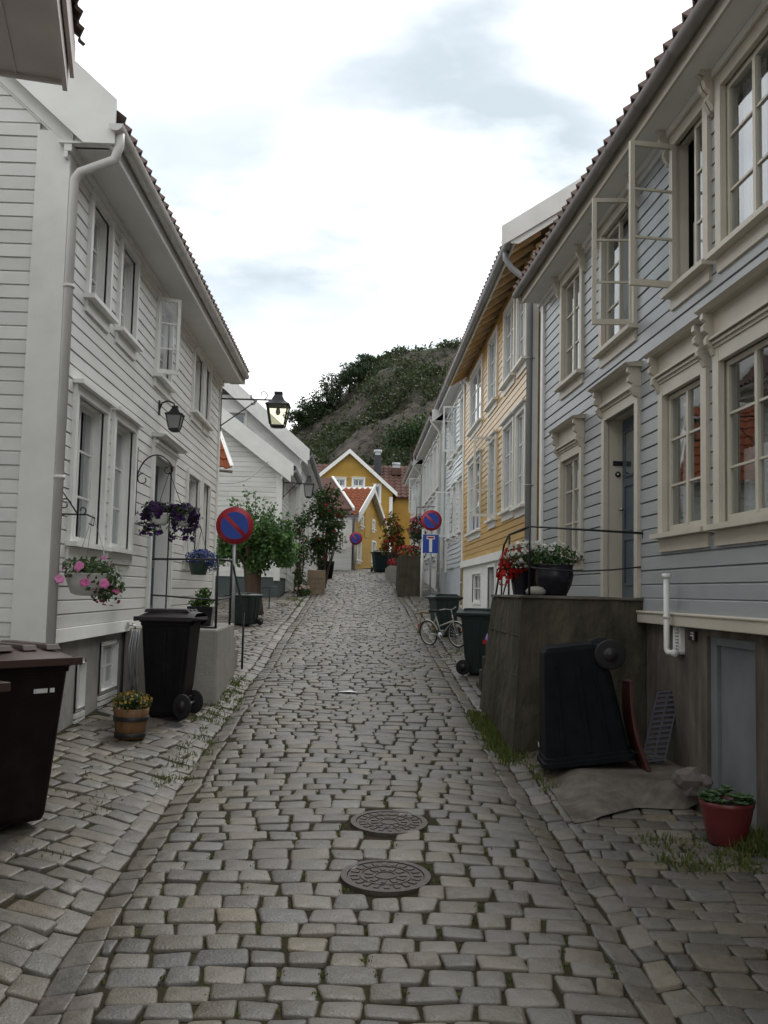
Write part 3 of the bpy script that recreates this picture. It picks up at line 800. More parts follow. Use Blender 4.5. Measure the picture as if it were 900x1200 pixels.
# ------------------------------------------------------------------ doors and house fronts
def door(par, F, r, trim, leafmat, rec=0.2, cw=0.1, proud=0.05, head='cornice', head_h=0.25, brackets=False, reveal=None, panels=3, glazed=True, handle=True, sill_h=0.0):
    s0, s1, z0, z1 = r; i0, i1, j1 = s0 + cw, s1 - cw, z1 - cw
    m = MB(F); tm = M[trim]
    m.box(s0, i0, -0.02, proud, z0, z1); m.box(i1, s1, -0.02, proud, z0, z1); m.box(i0, i1, -0.02, proud - 0.003, j1, z1)
    for s in (i0, i1): m.quad((s, 0, z0), (s, -rec - 0.05, z0), (s, -rec - 0.05, j1), (s, 0, j1))
    m.quad((i0, 0, j1), (i0, -rec - 0.05, j1), (i1, -rec - 0.05, j1), (i1, 0, j1)); m.box(i0, i1, -rec - 0.05, 0.03, z0 - 0.05, z0)
    w = m.build('door', tm, par)
    k = MB(F); k.box(i0 + 0.004, i1 - 0.004, -rec - 0.045, -rec, z0 + 0.004, j1 - 0.004)
    wd = i1 - i0; hh = j1 - z0
    for i in range(panels):
        a, b = z0 + 0.14 + (hh - 0.2) * i / panels, z0 + 0.06 + (hh - 0.2) * (i + 1) / panels
        for (x0, x1, y0, y1) in ((i0 + 0.1, i1 - 0.1, a, a + 0.025), (i0 + 0.1, i1 - 0.1, b - 0.025, b), (i0 + 0.1, i0 + 0.125, a + 0.025, b - 0.025), (i1 - 0.125, i1 - 0.1, a + 0.025, b - 0.025)):
            k.box(x0, x1, -rec - 0.001, -rec + 0.014, y0, y1)
    k.build('door_leaf', M[leafmat], w)
    if glazed:
        a, b = z0 + 0.14 + (hh - 0.2) * (panels - 1) / panels, z0 + 0.06 + (hh - 0.2)
        k = MB(F); k.box(i0 + 0.13, i1 - 0.13, -rec + 0.002, -rec + 0.006, a + 0.03, b - 0.03); k.build('pane', M['glass'], w)
    if handle:
        k = MB(F); k.tube([(i1 - 0.07, -rec, z0 + 1.0), (i1 - 0.07, -rec + 0.06, z0 + 1.0), (i1 - 0.19, -rec + 0.06, z0 + 1.0)], 0.011, 6); k.build('handle', M['chrome'], w)
    if head:
        k = MB(F)
        k.box(s0, s1, -0.02, proud + 0.01, z1 + 0.002, z1 + head_h); k.box(s0 - 0.01, s1 + 0.01, -0.02, proud + 0.045, z1 + 0.04, z1 + 0.075)
        k.hexa([(s0 - 0.05, -0.02, z1 + head_h), (s1 + 0.05, -0.02, z1 + head_h), (s1 + 0.05, proud + 0.1, z1 + head_h), (s0 - 0.05, proud + 0.1, z1 + head_h)],
               [(s0 - 0.07, -0.02, z1 + head_h + 0.06), (s1 + 0.07, -0.02, z1 + head_h + 0.06), (s1 + 0.07, proud + 0.15, z1 + head_h + 0.03), (s0 - 0.07, proud + 0.15, z1 + head_h + 0.03)])
        k.build('cornice', tm, w)
    if brackets:
        for sb in (s0 - 0.005, s1 - 0.055):
            zt = z1 + head_h
            prof = [(0, zt), (0.15, zt), (0.155, zt - 0.05), (0.12, zt - 0.075), (0.15, zt - 0.11), (0.145, zt - 0.15), (0.10, zt - 0.175), (0.125, zt - 0.22), (0.085, zt - 0.29), (0, zt - 0.34)]
            kk = MB(); kk.prism([F.pt(sb, o_, z_) for o_, z_ in prof], F.d * 0.06); kk.build('bracket', tm, w)
    return (i0, i1, z0, j1)

def downspout(par, F, pts, m, r=0.04):
    k = MB(F); k.tube(pts, r, 10)
    for (s, o, z) in pts[-2:-1]: pass
    a, b = pts[-2], pts[-1]
    for t in (0.2, 0.55, 0.9):
        z = a[2] + (b[2] - a[2]) * t; k.tube([(a[0], a[1], z - 0.015), (a[0], a[1], z + 0.015)], r + 0.008, 10)
        k.box(a[0] - 0.012, a[0] + 0.012, 0, a[1], z - 0.01, z + 0.01)
    return k.build('downspout', m, par)

# ================= near white house (A)
pA = thing('white_house', (XL, 13.7, G(XL, 13.7)), 'white clapboard house hung with three flower baskets, behind the brown and black bins', 'house')
zbA = FA.un(120, 744, 0.03)[1]
zeA = 6.36
holes = []
GW = dict(cw=0.085, rec=0.14, rows=3, head='flat')
for r in (FA.rect((90, 447), (79, 634), (127, 480), (121, 641)), FA.rect((132, 480), (128, 641), (159, 499), (156, 647))):
    holes.append(window(pA, FA, r, curtain='most', **GW))
for r in (FA.rect((219, 547), (217, 655), (234, 559), (232, 657)), FA.rect((236, 559), (235, 657), (246, 566), (244, 659))):
    holes.append(window(pA, FA, r, curtain='sides', cw=0.07, rec=0.14, head='none'))
uz = FA.rect((103, 228), (99, 347), (128, 246), (128, 372))
z0u, z1u = uz[2] + 0.02, zeA - 0.2
for (a, b, cur) in ((FA.un(101, 290)[0], FA.un(128, 310)[0], 'sides'), (FA.un(136.5, 330)[0], FA.un(158.5, 350)[0], 'sides')):
    holes.append(window(pA, FA, (a, b, z0u, z1u), curtain=cur, cw=0.075, rec=0.14, head='none'))
a = FA.un(181, 400)[0]
holes.append(window(pA, FA, (a, a + 1.05, z0u - 0.05, z1u), curtain='sides', cw=0.075, rec=0.1, head='none', gap='near', swing=(a + 0.08, 0.30, 68, 1)))
for (p0, p1) in ((224, 236.5), (237.5, 245)):
    a, b = FA.un(p0, 450)[0], FA.un(p1, 450)[0]
    holes.append(window(pA, FA, (a, b, z0u, z1u), curtain='most', cw=0.07, rec=0.14, head='none'))
dA = (FA.un(174, 600)[0], FA.un(203, 600)[0] - 0.12, 1.76, FA.un(180, 524)[1])
holes.append(door(pA, FA, dA, 'white_trim', 'door_blue', rec=0.2, head_h=0.12, glazed=False, handle=False))
k = MB(FA)
siding(k, AY0 + 0.12, AY1 - 0.1, zbA + 0.13, zeA - 0.1, 0.132, holes, lap=0.015, wob=0.004)
FG = WF((XL, AY0), (-1, 0), (0, -1)); k.F = FG
tA = math.tan(rad(42))
siding(k, 0.26, 4.2, 1.6, 9.3, 0.128, (), lap=0.014, wob=0.003, lim=lambda z: (max(0.26, (z - zeA + 0.05) / tA), 4.2))
k.F = FA; shell(k, FA, AY0 + 0.02, AY1 - 0.02, 1.0, zeA, 7.0, 42)
wl = k.build('wall', M['white'], pA)
k = MB(FA); k.box(AY0 - 0.03, AY0 + 0.13, -0.02, 0.042, 1.35, zeA - 0.12); k.build('corner_board', M['white_trim'], pA)
k = MB(FA); k.box(AY1 - 0.13, AY1 + 0.02, -0.02, 0.042, 1.5, zeA - 0.12); k.build('corner_board', M['white_trim'], pA)
k = MB(FG); k.box(-0.04, 0.27, 0.0, 0.045, 1.35, zeA + 0.02); k.build('corner_board', M['white_trim'], pA)
k = MB(FA); k.hexa([(AY0 - 0.05, -0.02, zbA), (AY1, -0.02, zbA), (AY1, 0.06, zbA), (AY0 - 0.05, 0.06, zbA)],
                   [(AY0 - 0.05, -0.02, zbA + 0.13), (AY1, -0.02, zbA + 0.13), (AY1, 0.035, zbA + 0.12), (AY0 - 0.05, 0.035, zbA + 0.12)]); k.build('base_board', M['white_trim'], pA)
bh = []
for r in (FA.rect((116, 754), (115, 815), (136, 748), (136, 806), -0.03), FA.rect((88, 775), (86, 838), (99, 770), (98, 828), -0.03)):
    bh.append(window(pA, FA, r, cw=0.04, rec=0.1, cols=2, rows=2, proud=-0.02, head='none', curtain=None, sill=False))
    k = MB(FA)
    for q in range(3): k.box(r[0], r[1], -0.03, -0.004, r[2] - 0.06 - 0.06 * q, r[2] - 0.015 - 0.06 * q)
    k.build('vent_slats', M['white_trim'], pA)
k = MB(FA); flat(k, AY0, AY1, 0.2, zbA + 0.02, bh, -0.03); k.F = FG; flat(k, 0.0, 4.2, 0.2, 1.62, (), -0.01); k.build('foundation', M['render_grey'], pA)
roof(pA, FA, AY0 - 0.13, AY1 + 0.12, 0.42, zeA, 42, 5.0, 'tile_brown', 'white_trim', gut='gutter_white', smat='soffit', verge=0.03, bb=0.26, bt=0.24, gs0=AY0 - 0.22)
# flat trim under the rake on the gable
k = MB(FG); ca, sa_ = math.cos(rad(42)), math.sin(rad(42))
k.hexa([(-0.06, 0.0, zeA - 0.16), (-0.06, 0.05, zeA - 0.16), (4.5, 0.05, zeA - 0.16 + 4.56 * tA), (4.5, 0.0, zeA - 0.16 + 4.56 * tA)],
       [(-0.06, 0.0, zeA + 0.06), (-0.06, 0.05, zeA + 0.06), (4.5, 0.05, zeA + 0.06 + 4.56 * tA), (4.5, 0.0, zeA + 0.06 + 4.56 * tA)]); k.build('rake_trim', M['white_trim'], pA)
k = MB(FG); k.hexa([(0.0, 0.0, zeA - 0.13), (0.0, 0.03, zeA - 0.13), (4.5, 0.03, zeA - 0.13 + 4.5 * tA), (4.5, 0.0, zeA - 0.13 + 4.5 * tA)], [(0.0, 0.0, zeA + 0.42 * tA), (0.0, 0.03, zeA + 0.42 * tA), (4.5, 0.03, zeA + 4.92 * tA), (4.5, 0.0, zeA + 4.92 * tA)]); k.hexa([(-0.42, 0.0, zeA - 0.13), (-0.42, 0.03, zeA - 0.13), (0.0, 0.03, zeA - 0.13), (0.0, 0.0, zeA - 0.13)], [(-0.42, 0.0, zeA - 0.01), (-0.42, 0.03, zeA - 0.01), (0.0, 0.03, zeA + 0.42 * tA), (0.0, 0.0, zeA + 0.42 * tA)]); k.build('rake_board', M['white'], pA)
downspout(pA, FA, [(AY0 - 0.1, 0.5, zeA - 0.02), (AY0 - 0.1, 0.5, zeA - 0.14), (AY0 - 0.1, 0.46, zeA - 0.27), (AY0 - 0.04, 0.14, zeA - 0.37), (AY0 - 0.02, 0.08, zeA - 0.44), (AY0 - 0.02, 0.075, 0.9)], M['gutter_white'], 0.045)

# ================= neighbouring house whose eave corner hangs over the view
C0 = on_z(86, 97, 6.0); C1 = on_z(70, -60, 6.0)
dn = (C1 - C0).normalized(); nn = Vector((-dn.y, dn.x, 0)); nn = nn if nn.x > 0 else -nn
FN = WF(C0[:2], dn[:2], nn[:2])
pN = thing('neighbouring_house', FN.pt(3, -0.75, GRADE * 4), 'house of which only the dark brown eave corner pokes into view above the white gable', 'house')
k = MB(FN); siding(k, 0.25, 9.0, 0.9, 5.95, 0.14, (), lap=0.02); k.v = [q - FN.n * 1.05 for q in k.v]
k.F = FN
zr = 6.05
k.add([(0.25, -1.06, 0.2), (0.25, -7, 0.2), (0.25, -7, zr), (0.25, -3.9, zr + 2.6), (0.25, -1.06, zr)], [(0, 1, 2, 3, 4)])
k.build('wall', M['white'], pN)  # wall out of view, made white to bounce light onto the next gable
k = MB(FN); k.box(0.25, 9.0, -1.2, -1.09, -0.2, 1.0); k.build('foundation', M['render_grey'], pN)
k = MB(FN); k.box(0.02, 9, -1.08, -0.075, 6.0, 6.03); k.box(0.02, 9, -0.42, -0.40, 5.99, 6.0); k.build('soffit', M['soffit_brown'], pN)
k = MB(FN); k.box(-0.01, 9, -0.075, -0.04, 5.93, 6.2); k.box(-0.01, 0.018, -1.2, -0.076, 5.97, 6.25); k.build('fascia', M['soffit_brown'], pN)
k = MB(FN); k.box(-0.05, 9, -0.03, 0.0, 6.06, 6.3); k.build('edge_board', M['soffit_brown'], pN)
k = MB(FN); tiles(k, FN, -0.05, 9, 0.03, 6.3, 42, 5.2); k.build('roof', M['tile_brown'], pN)
k = MB(FN); k.hexa([(0, -0.03, 6.2), (9, -0.03, 6.2), (9, -3.9, 9.65), (0, -3.9, 9.65)], [(0, -0.03, 6.24), (9, -0.03, 6.24), (9, -3.9, 9.69), (0, -3.9, 9.69)]); k.build('roof_boards', M['soffit_brown'], pN)

# ================= blue-grey house
pB = thing('blue_house', FB.pt(9, 0, 0.6), 'blue-grey clapboard house with cream carved window surrounds and two opened upper casements', 'house')
zbB = FB.un(790, 718.5, 0.05)[1]; zeB = 6.80
BS1 = FB.un(637, 450, 0.0)[0]; BS0 = 1.0
hb = []
r = FB.rect((683, 520), (682, 650), (655, 533), (656, 655)); hb.append(window(pB, FB, r, 'cream', 0.11, 0.05, 2, 3, head='carved', head_h=0.3, brackets=True, curtain='most'))
dB = FB.rect((749, 459), (749, 703), (704, 484), (708, 698))
zst = 2.17
dB = (dB[0], dB[1], zst + 0.02, dB[3]); hb.append(door(pB, FB, dB, 'cream', 'door_blue', rec=0.17, cw=0.11, head_h=0.24, brackets=True, panels=3))
r = FB.rect((830, 421), (830, 612), (773, 450), (773, 631)); hb.append(window(pB, FB, r, 'cream', 0.12, 0.06, 2, 3, head='carved', head_h=0.27, brackets=True, curtain='sides')); r2 = r
s3 = FB.un(842, 500)[0]; hb.append(window(pB, FB, (s3 - 1.34, s3, r2[2], r2[3] + 0.02), 'cream', 0.12, 0.06, 2, 3, head='carved', head_h=0.3, brackets=True, curtain='low'))
hb.append(window(pB, FB, (s3 - 3.4, s3 - 2.0, r2[2], r2[3]), 'cream', 0.12, 0.06, 2, 3, head='carved', head_h=0.27, brackets=True, curtain='low'))
zt = zeB - 0.22
b1 = FB.rect((683, 312), (683, 438), (658, 330), (656, 461)); zq = (b1[2] + FB.un(835, 300, 0.03)[1]) / 2 + 0.02
UPW = dict(trim='cream', cw=0.11, rec=0.05, cols=2, rows=3, head='none')
hb.append(window(pB, FB, (b1[0], b1[1], zq, zt), curtain='most', **UPW))
b2 = (FB.un(748, 379)[0], FB.un(706, 411)[0]); hb.append(window(pB, FB, (b2[0], b2[1], zq, zt), curtain='most', gap='near', swing=(b2[0] + 0.1, 0.44, 84, 1), **UPW))
b3 = (FB.un(836, 300)[0], FB.un(790, 333)[0]); hb.append(window(pB, FB, (b3[0], b3[1], zq, zt), curtain='low', gap='far', swing=(b3[1] - 0.1, 0.46, 84, -1), **UPW))
b4 = FB.un(845, 288)[0]; hb.append(window(pB, FB, (b4 - 1.25, b4, zq, zt), curtain='most', **UPW)); hb.append(window(pB, FB, (b4 - 3.2, b4 - 1.9, zq, zt), curtain='most', **UPW))
for (u0, u1) in ((b1[0], b1[1]), b2, b3, (b4 - 1.25, b4)):      # plain boards and small brackets over the upper windows
    k = MB(FB); k.box(u0 - 0.02, u1 + 0.02, -0.02, 0.062, zt + 0.002, zt + 0.14); k.box(u0 - 0.05, u1 + 0.05, -0.02, 0.12, zt + 0.142, zt + 0.16); k.build('frieze_board', M['cream'], pB)
    for sb in (u0 - 0.07, u1 + 0.012):
        prof = [(0, zt + 0.15), (0.17, zt + 0.15), (0.165, zt + 0.09), (0.12, zt + 0.06), (0.14, zt), (0.12, zt - 0.06), (0.08, zt - 0.1), (0.1, zt - 0.16), (0.05, zt - 0.25), (0, zt - 0.27)]
        kk = MB(); kk.prism([FB.pt(sb, o_, z_) for o_, z_ in prof], FB.d * 0.055); kk.build('bracket', M['cream'], pB)
k = MB(FB); siding(k, BS0, BS1 - 0.1, zbB, zeB - 0.1, 0.137, hb, lap=0.016, wob=0.004)
shell(k, FB, BS0, BS1 - 0.02, 1.0, zeB, 7.0, 40)
k.build('wall', M['blue'], pB)
k = MB(FB); k.box(BS1 - 0.12, BS1 + 0.03, -0.14, 0.045, 1.3, zeB - 0.1); k.build('corner_board', M['white_trim'], pB)
k = MB(FB); k.box(BS0, BS1, -0.05, 0.075, zbB - 0.115, zbB); k.box(BS0, BS1, -0.05, 0.088, zbB - 0.02, zbB + 0.004); k.build('base_board', M['cream'], pB, bevel=0.008)
gd = FB.rect((884, 745), (884, 940), (825, 742), (825, 925), 0.0); gd = (gd[0], gd[1], G(2.9, 8) - 0.12, FB.un(850, 745)[1])
k = MB(FB); flat(k, BS0, BS1, -0.3, zbB - 0.1, [(gd[0] + 0.02, gd[1] - 0.02, -1, gd[3] - 0.02)], -0.02)
for s in (gd[0] + 0.02, gd[1] - 0.02): k.quad((s, -0.02, -0.3), (s, -0.2, -0.3), (s, -0.2, gd[3]), (s, -0.02, gd[3]))
k.quad((gd[0], -0.02, gd[3] - 0.02), (gd[1], -0.02, gd[3] - 0.02), (gd[1], -0.2, gd[3] - 0.02), (gd[0], -0.2, gd[3] - 0.02))
k.build('foundation', M['concrete'], pB)
m_ = MB(FB); z0, z1 = gd[2], gd[3] - 0.022
m_.box(gd[1] - 0.15, gd[1] - 0.022, -0.14, -0.05, z0, z1); m_.box(gd[0] + 0.022, gd[0] + 0.1, -0.14, -0.05, z0, z1); m_.box(gd[0] + 0.1, gd[1] - 0.15, -0.14, -0.05, z1 - 0.07, z1)
cdoor = m_.build('cellar_door', M['door_grey'], pB, bevel=0.004)
k = MB(FB); k.box(gd[0] + 0.103, gd[1] - 0.153, -0.14, -0.085, z0, z1 - 0.073); k.build('door_leaf', M['door_grey'], cdoor)

rf = roof(pB, FB, BS0, BS1 + 0.16, 0.32, zeB, 40, 5.0, 'tile_brown', 'cream', gut='gutter_dark', smat='soffit', gs1=BS1 + 0.22)
# number plate and bell on the door reveal
u = dB[1] - 0.11
k = MB(FB)
zp = FB.un(721, 544, -0.11)[1]
k.box(u - 0.012, u + 0.002, -0.17, -0.06, zp - 0.03, zp + 0.025); k.build('number_plaque', M['plaque'], pB)
k = MB(FB); k.tube([(u + 0.001, -0.115, zp - 0.13), (u - 0.014, -0.115, zp - 0.13)], 0.032, 16); bl = k.build('door_bell', M['plaque'], pB)
k = MB(FB); k.tube([(u - 0.014, -0.115, zp - 0.13), (u - 0.02, -0.115, zp - 0.13)], 0.01, 12); k.build('bell_button', M['sign_white'], bl)

# ================= yellow house
FY = WF((2.75, 0), (0, 1), (-1, 0))
YS1 = FY.un(543, 600)[0]; YS0 = BS1 + 0.75
pY = thing('yellow_house', (2.75, 20, G(2.75, 20)), 'yellow clapboard house with raw pine rafters under its eave, between the blue-grey and white houses', 'house')
zbY = 3.02; zeY = 7.74; hy = []
YW = dict(trim='white_trim', cw=0.09, rec=0.045, cols=2, rows=3)
for r, kw in ((FY.rect((616, 472), (616, 588), (604, 483), (604, 598)), dict(curtain='most')), (FY.rect((602, 487), (602, 594), (590, 498), (588, 602)), dict(curtain='most')),
          (FY.rect((582, 507), (581, 606), (573, 516), (572, 612)), dict(curtain='sides', gap='near', sw=1)), (FY.rect((563, 530), (563, 620), (549, 544), (548, 627)), dict(curtain='most'))):
    sw = kw.pop('sw', None)
    if sw: kw['swing'] = (r[0] + 0.05, 0.46, 88, 1)
    hy.append(window(pY, FY, r, head='flat', **YW, **kw))
yu = FY.rect((585, 372), (584, 465), (574, 389), (574, 475))
for (p0, p1) in ((619, 607.5), (605, 592), (584.5, 574), (567, 553)):
    a, b = FY.un(p0, 420)[0], FY.un(p1, 420)[0]
    hy.append(window(pY, FY, (a, b, yu[2], zeY - 0.1), head='none', curtain='most', **YW))
k = MB(FY); siding(k, YS0, YS1 - 0.1, zbY, zeY + 0.1, 0.125, hy, lap=0.017, wob=0.006); shell(k, FY, YS0 + 0.02, YS1 - 0.02, 1.2, zeY + 0.1, 6.5, 34); k.build('wall', M['yellow'], pY)
for s0 in (YS0 - 0.03, YS1 - 0.16):
    k = MB(FY); k.box(s0, s0 + 0.18, -0.05, 0.045, 2.9, zeY - 0.02); k.build('corner_board', M['white_trim'], pY)
k = MB(FY); k.box(YS0, YS1, -0.05, 0.06, zbY - 0.16, zbY); k.build('base_board', M['white_trim'], pY)
fh = []
a, b = FY.un(563, 690)[0], FY.un(553, 690)[0]
fh.append(window(pY, FY, (a, b, 1.95, 2.7), 'white_trim', 0.05, 0.08, 2, 2, proud=0.0, head='none', curtain=None, sill=False))
a, b = FY.un(580, 690)[0], FY.un(573.5, 690)[0]
fh.append(door(pY, FY, (a, b + 0.25, 1.25, 2.8), 'white_trim', 'door_blue', rec=0.1, cw=0.05, head=None, proud=0.02, handle=False, glazed=False))
k = MB(FY); flat(k, YS0, YS1, 0.8, zbY - 0.1, fh, -0.02); k.build('foundation', M['white'], pY)
roof(pY, FY, YS0 - 0.4, YS1 + 0.02, 0.42, zeY, 34, 4.6, 'tile_brown', 'white_trim', soffit=None, smat='rafter', gut='gutter_grey', drop=0.06)
for sv in (YS0 - 0.44,):
    k = MB(FY); c_, s_ = math.cos(rad(34)), math.sin(rad(34))
    k.hexa([(sv - 0.03, 0.62, zeY - 0.12), (sv, 0.62, zeY - 0.12), (sv, 0.47 - 4.6 * c_, zeY - 0.12 + 4.6 * s_), (sv - 0.03, 0.47 - 4.6 * c_, zeY - 0.12 + 4.6 * s_)],
           [(sv - 0.03, 0.62, zeY + 0.2), (sv, 0.62, zeY + 0.2), (sv, 0.47 - 4.6 * c_, zeY + 0.24 + 4.6 * s_), (sv - 0.03, 0.47 - 4.6 * c_, zeY + 0.24 + 4.6 * s_)])
    k.build('bargeboard', M['white_trim'], pY)
n = int((YS1 - YS0) / 0.62)
for i in range(n + 1):
    s = YS0 - 0.15 + (YS1 - YS0) * i / n; k = MB(FY)
    k.hexa([(s, 0.4, zeY - 0.1), (s + 0.07, 0.4, zeY - 0.1), (s + 0.07, -0.05, zeY + 0.2), (s, -0.05, zeY + 0.2)], [(s, 0.4, zeY - 0.01), (s + 0.07, 0.4, zeY - 0.01), (s + 0.07, -0.05, zeY + 0.29), (s, -0.05, zeY + 0.29)])
    k.build('rafter', M['rafter'], pY)
downspout(pY, FY, [(YS0 + 0.05, 0.48, zeY - 0.02), (YS0 + 0.05, 0.48, zeY - 0.14), (YS0 + 0.0, 0.4, zeY - 0.3), (YS0 - 0.02, 0.14, zeY - 0.52), (YS0 - 0.02, 0.09, zeY - 0.62), (YS0 - 0.02, 0.09, 1.3)], M['gutter_grey'], 0.05)

# ================= the row of white houses beyond
def row_house(label, F, s0, s1, zb, ze, oe, pitch, wins, m='white_far', pitch_b=0.13, tile='tile_brown', gut='gutter_grey', lap=0.03, sagf=None, doors=(), cornice=True, depth=6.0, fmat='render_grey', run=4.2):
    par = thing('white_row_house', F.pt((s0 + s1) / 2, 0, G(2.5, (s0 + s1) / 2)), label, 'house', 'white houses in a row up the street')
    hs = []
    for (a, b, z0, z1, kw) in wins: hs.append(window(par, F, (a, b, z0, z1), cw=0.08, rec=0.045, head='flat', proud=0.07, **kw))
    for (a, b, z0, z1) in doors: hs.append(door(par, F, (a, b, z0, z1), 'white_trim', 'door_white', rec=0.15, head=None, handle=True, proud=0.06))
    k = MB(F); siding(k, s0 + 0.08, s1 - 0.08, zb, ze, pitch_b, hs, lap=lap, wob=0.006, sag=sagf); shell(k, F, s0 + 0.02, s1 - 0.02, 1.0, ze, depth, pitch); k.build('wall', M[m], par)
    for s in (s0 - 0.02, s1 - 0.14): k = MB(F); k.box(s, s + 0.16, -0.05, 0.06, zb - 0.1, ze - 0.05); k.build('corner_board', M['white_trim'], par)
    k = MB(F); flat(k, s0, s1, 0.8, zb + 0.02, [h for h in hs if h[2] < zb], -0.01); k.build('foundation', M[fmat], par)
    roof(par, F, s0 - 0.18, s1 + 0.1, oe, ze, pitch, run, tile, 'white_trim', gut=gut, smat='soffit')
    downspout(par, F, [(s0 - 0.05, oe + 0.06, ze), (s0 - 0.05, oe + 0.06, ze - 0.12), (s0 + 0.02, 0.14, ze - 0.45), (s0 + 0.04, 0.1, ze - 0.55), (s0 + 0.04, 0.1, G(2.6, s0) + 0.2)], M['gutter_white'], 0.045)
    return par
FC = WF((2.88, 0), (0, 1), (-1, 0))
C0s, C1s = YS1 + 0.35, 31.2
cw_ = lambda a, b, z0, z1, **kw: (a, b, z0, z1, kw)
zc0, zc1 = 3.55, 5.1
pC = row_house('silvery white house with wavy weathered boards just beyond the yellow house', FC, C0s, C1s, 2.95, 8.25, 0.34, 40,
    [cw_(C0s + 0.6, C0s + 1.6, 6.3, 7.75, curtain='most'), cw_(C0s + 2.3, C0s + 3.3, 6.3, 7.75, curtain='most', gap='near', swing=(C0s + 2.35, 0.45, 85, 1)), cw_(C0s + 4.0, C0s + 5.0, 6.3, 7.75, curtain='most'),
     cw_(C0s + 0.6, C0s + 1.6, 3.9, 5.4, curtain='most'), cw_(C0s + 2.3, C0s + 3.3, 3.9, 5.4, curtain='most'), cw_(C0s + 4.0, C0s + 5.0, 3.9, 5.4, curtain='most', gap='near', swing=(C0s + 4.05, 0.5, 85, 1))],
    sagf=lambda s, z: 0.03 * math.sin(s * 1.9 + z * 0.7) + 0.02 * math.sin(s * 0.8 - z * 2), lap=0.04, pitch_b=0.14, fmat='door_white')
FD = WF((2.74, 0), (0, 1), (-1, 0))
pD = row_house('white house with a close row of tall upper windows in the middle of the row', FD, C1s + 0.25, 40.6, 3.1, 7.95, 0.36, 40,
    [cw_(31.8 + 1.75 * i, 33.05 + 1.75 * i, 5.75, 7.5, curtain='most') for i in range(5)] + [cw_(33.9 + 1.75 * i, 35.1 + 1.75 * i, 3.5, 5.05, curtain='most') for i in range(3)],
    doors=[(32.0, 33.0, 2.35, 4.6)], lap=0.012, pitch_b=0.2, fmat='white')
FE = WF((2.72, 0), (0, 1), (-1, 0))
pE = row_house('farthest white house of the row with an opened upper casement above the red flower basket', FE, 40.9, 49.0, 3.4, 7.75, 0.4, 40,
    [cw_(41.4, 42.6, 5.6, 7.2, curtain='most', gap='near', swing=(41.45, 0.55, 88, 1)), cw_(43.6, 44.8, 5.6, 7.2, curtain='most'), cw_(46, 47.2, 5.6, 7.2, curtain='most'), cw_(43.6, 44.8, 3.6, 5.0, curtain='most')],
    doors=[(41.8, 42.8, 3.0, 5.1)], fmat='white')

# ================= white houses on the other side, beyond the pollarded tree
FH = WF((-2.34, 28.9), (-1, 0), (0, -1)); FHs = WF((-2.34, 0), (0, 1), (1, 0))
pH = thing('white_gable_house', (-2.34, 30, G(-2.3, 30)), 'white gabled house on a grey plinth behind the pollarded tree', 'house')
zeH = 5.72; tH = math.tan(rad(37))
k = MB(FH); siding(k, 0.12, 9, 2.55, 11.5, 0.15, (), lap=0.014, lim=lambda z: (max(0.12, (z - zeH) / tH), 9))
k.F = FHs; siding(k, 29.0, 32.0, 2.55, zeH, 0.15, (), lap=0.014); k.build('wall', M['white'], pH)
k = MB(FH); k.box(-0.03, 0.15, 0, 0.04, 2.45, zeH + 0.05); k.F = FHs; k.box(28.9, 29.05, -0.03, 0.035, 2.45, zeH - 0.05); k.build('corner_board', M['white_trim'], pH)
k = MB(FH); k.box(0.02, 9, -0.5, -0.02, 1.4, 2.56); k.F = FHs; k.box(29.5, 32, -0.5, -0.02, 1.4, 2.56); k.build('plinth', M['render_dark'], pH)
roof(pH, FHs, 28.62, 32.0, 0.32, zeH, 37, 6.5, 'tile_grey', 'white_trim', gut='gutter_grey', smat='white', verge=0.03)
k = MB(FH); k.hexa([(-0.3, 0.285, zeH - 0.34), (-0.3, 0.32, zeH - 0.34), (7, 0.32, zeH - 0.34 + 7.3 * tH), (7, 0.285, zeH - 0.34 + 7.3 * tH)],
                   [(-0.3, 0.285, zeH - 0.06), (-0.3, 0.32, zeH - 0.06), (7, 0.32, zeH - 0.06 + 7.3 * tH), (7, 0.285, zeH - 0.06 + 7.3 * tH)]); k.build('rake_trim', M['white_trim'], pH)
FJ = WF((-1.98, 32.05), (-1, 0), (0, -1)); FJs = WF((-1.98, 0), (0, 1), (1, 0))
pJ = thing('tall_white_house', (-1.98, 39, G(-2, 39)), 'taller white house with a gable window rising behind the gabled house on the grey plinth', 'house')
zeJ = 6.62; tJ = math.tan(rad(41)); hj = []
a, b = FJ.un(290, 490)[0], FJ.un(252, 490)[0]
hj.append(window(pJ, FJ, (a, b, FJ.un(270, 508)[1], FJ.un(270, 481)[1]), cw=0.08, rec=0.08, cols=2, rows=2, head='none', curtain=None))
k = MB(FJ); 
bp_ = 0.17 / math.cos(rad(41))                     # boards nailed parallel to the rake
for i in range(26):
    h0 = zeJ + 0.1 - i * bp_; h1 = h0 - bp_
    for (x0, x1) in spans(0.1, 8, [(hj[0][0], hj[0][1])]):
        k.quad((x0, 0.004, h0 + x0 * tJ), (x1, 0.004, h0 + x1 * tJ), (x1, 0.026, h1 + x1 * tJ), (x0, 0.026, h1 + x0 * tJ)); k.quad((x0, 0.026, h1 + x0 * tJ), (x1, 0.026, h1 + x1 * tJ), (x1, -0.01, h1 + x1 * tJ), (x0, -0.01, h1 + x0 * tJ))
flat(k, hj[0][0] - 0.08, hj[0][1] + 0.08, 4.5, hj[0][2] + 0.01, (), 0.02); flat(k, hj[0][0] - 0.08, hj[0][1] + 0.08, hj[0][3] - 0.01, hj[0][3] + 0.6, (), 0.02)
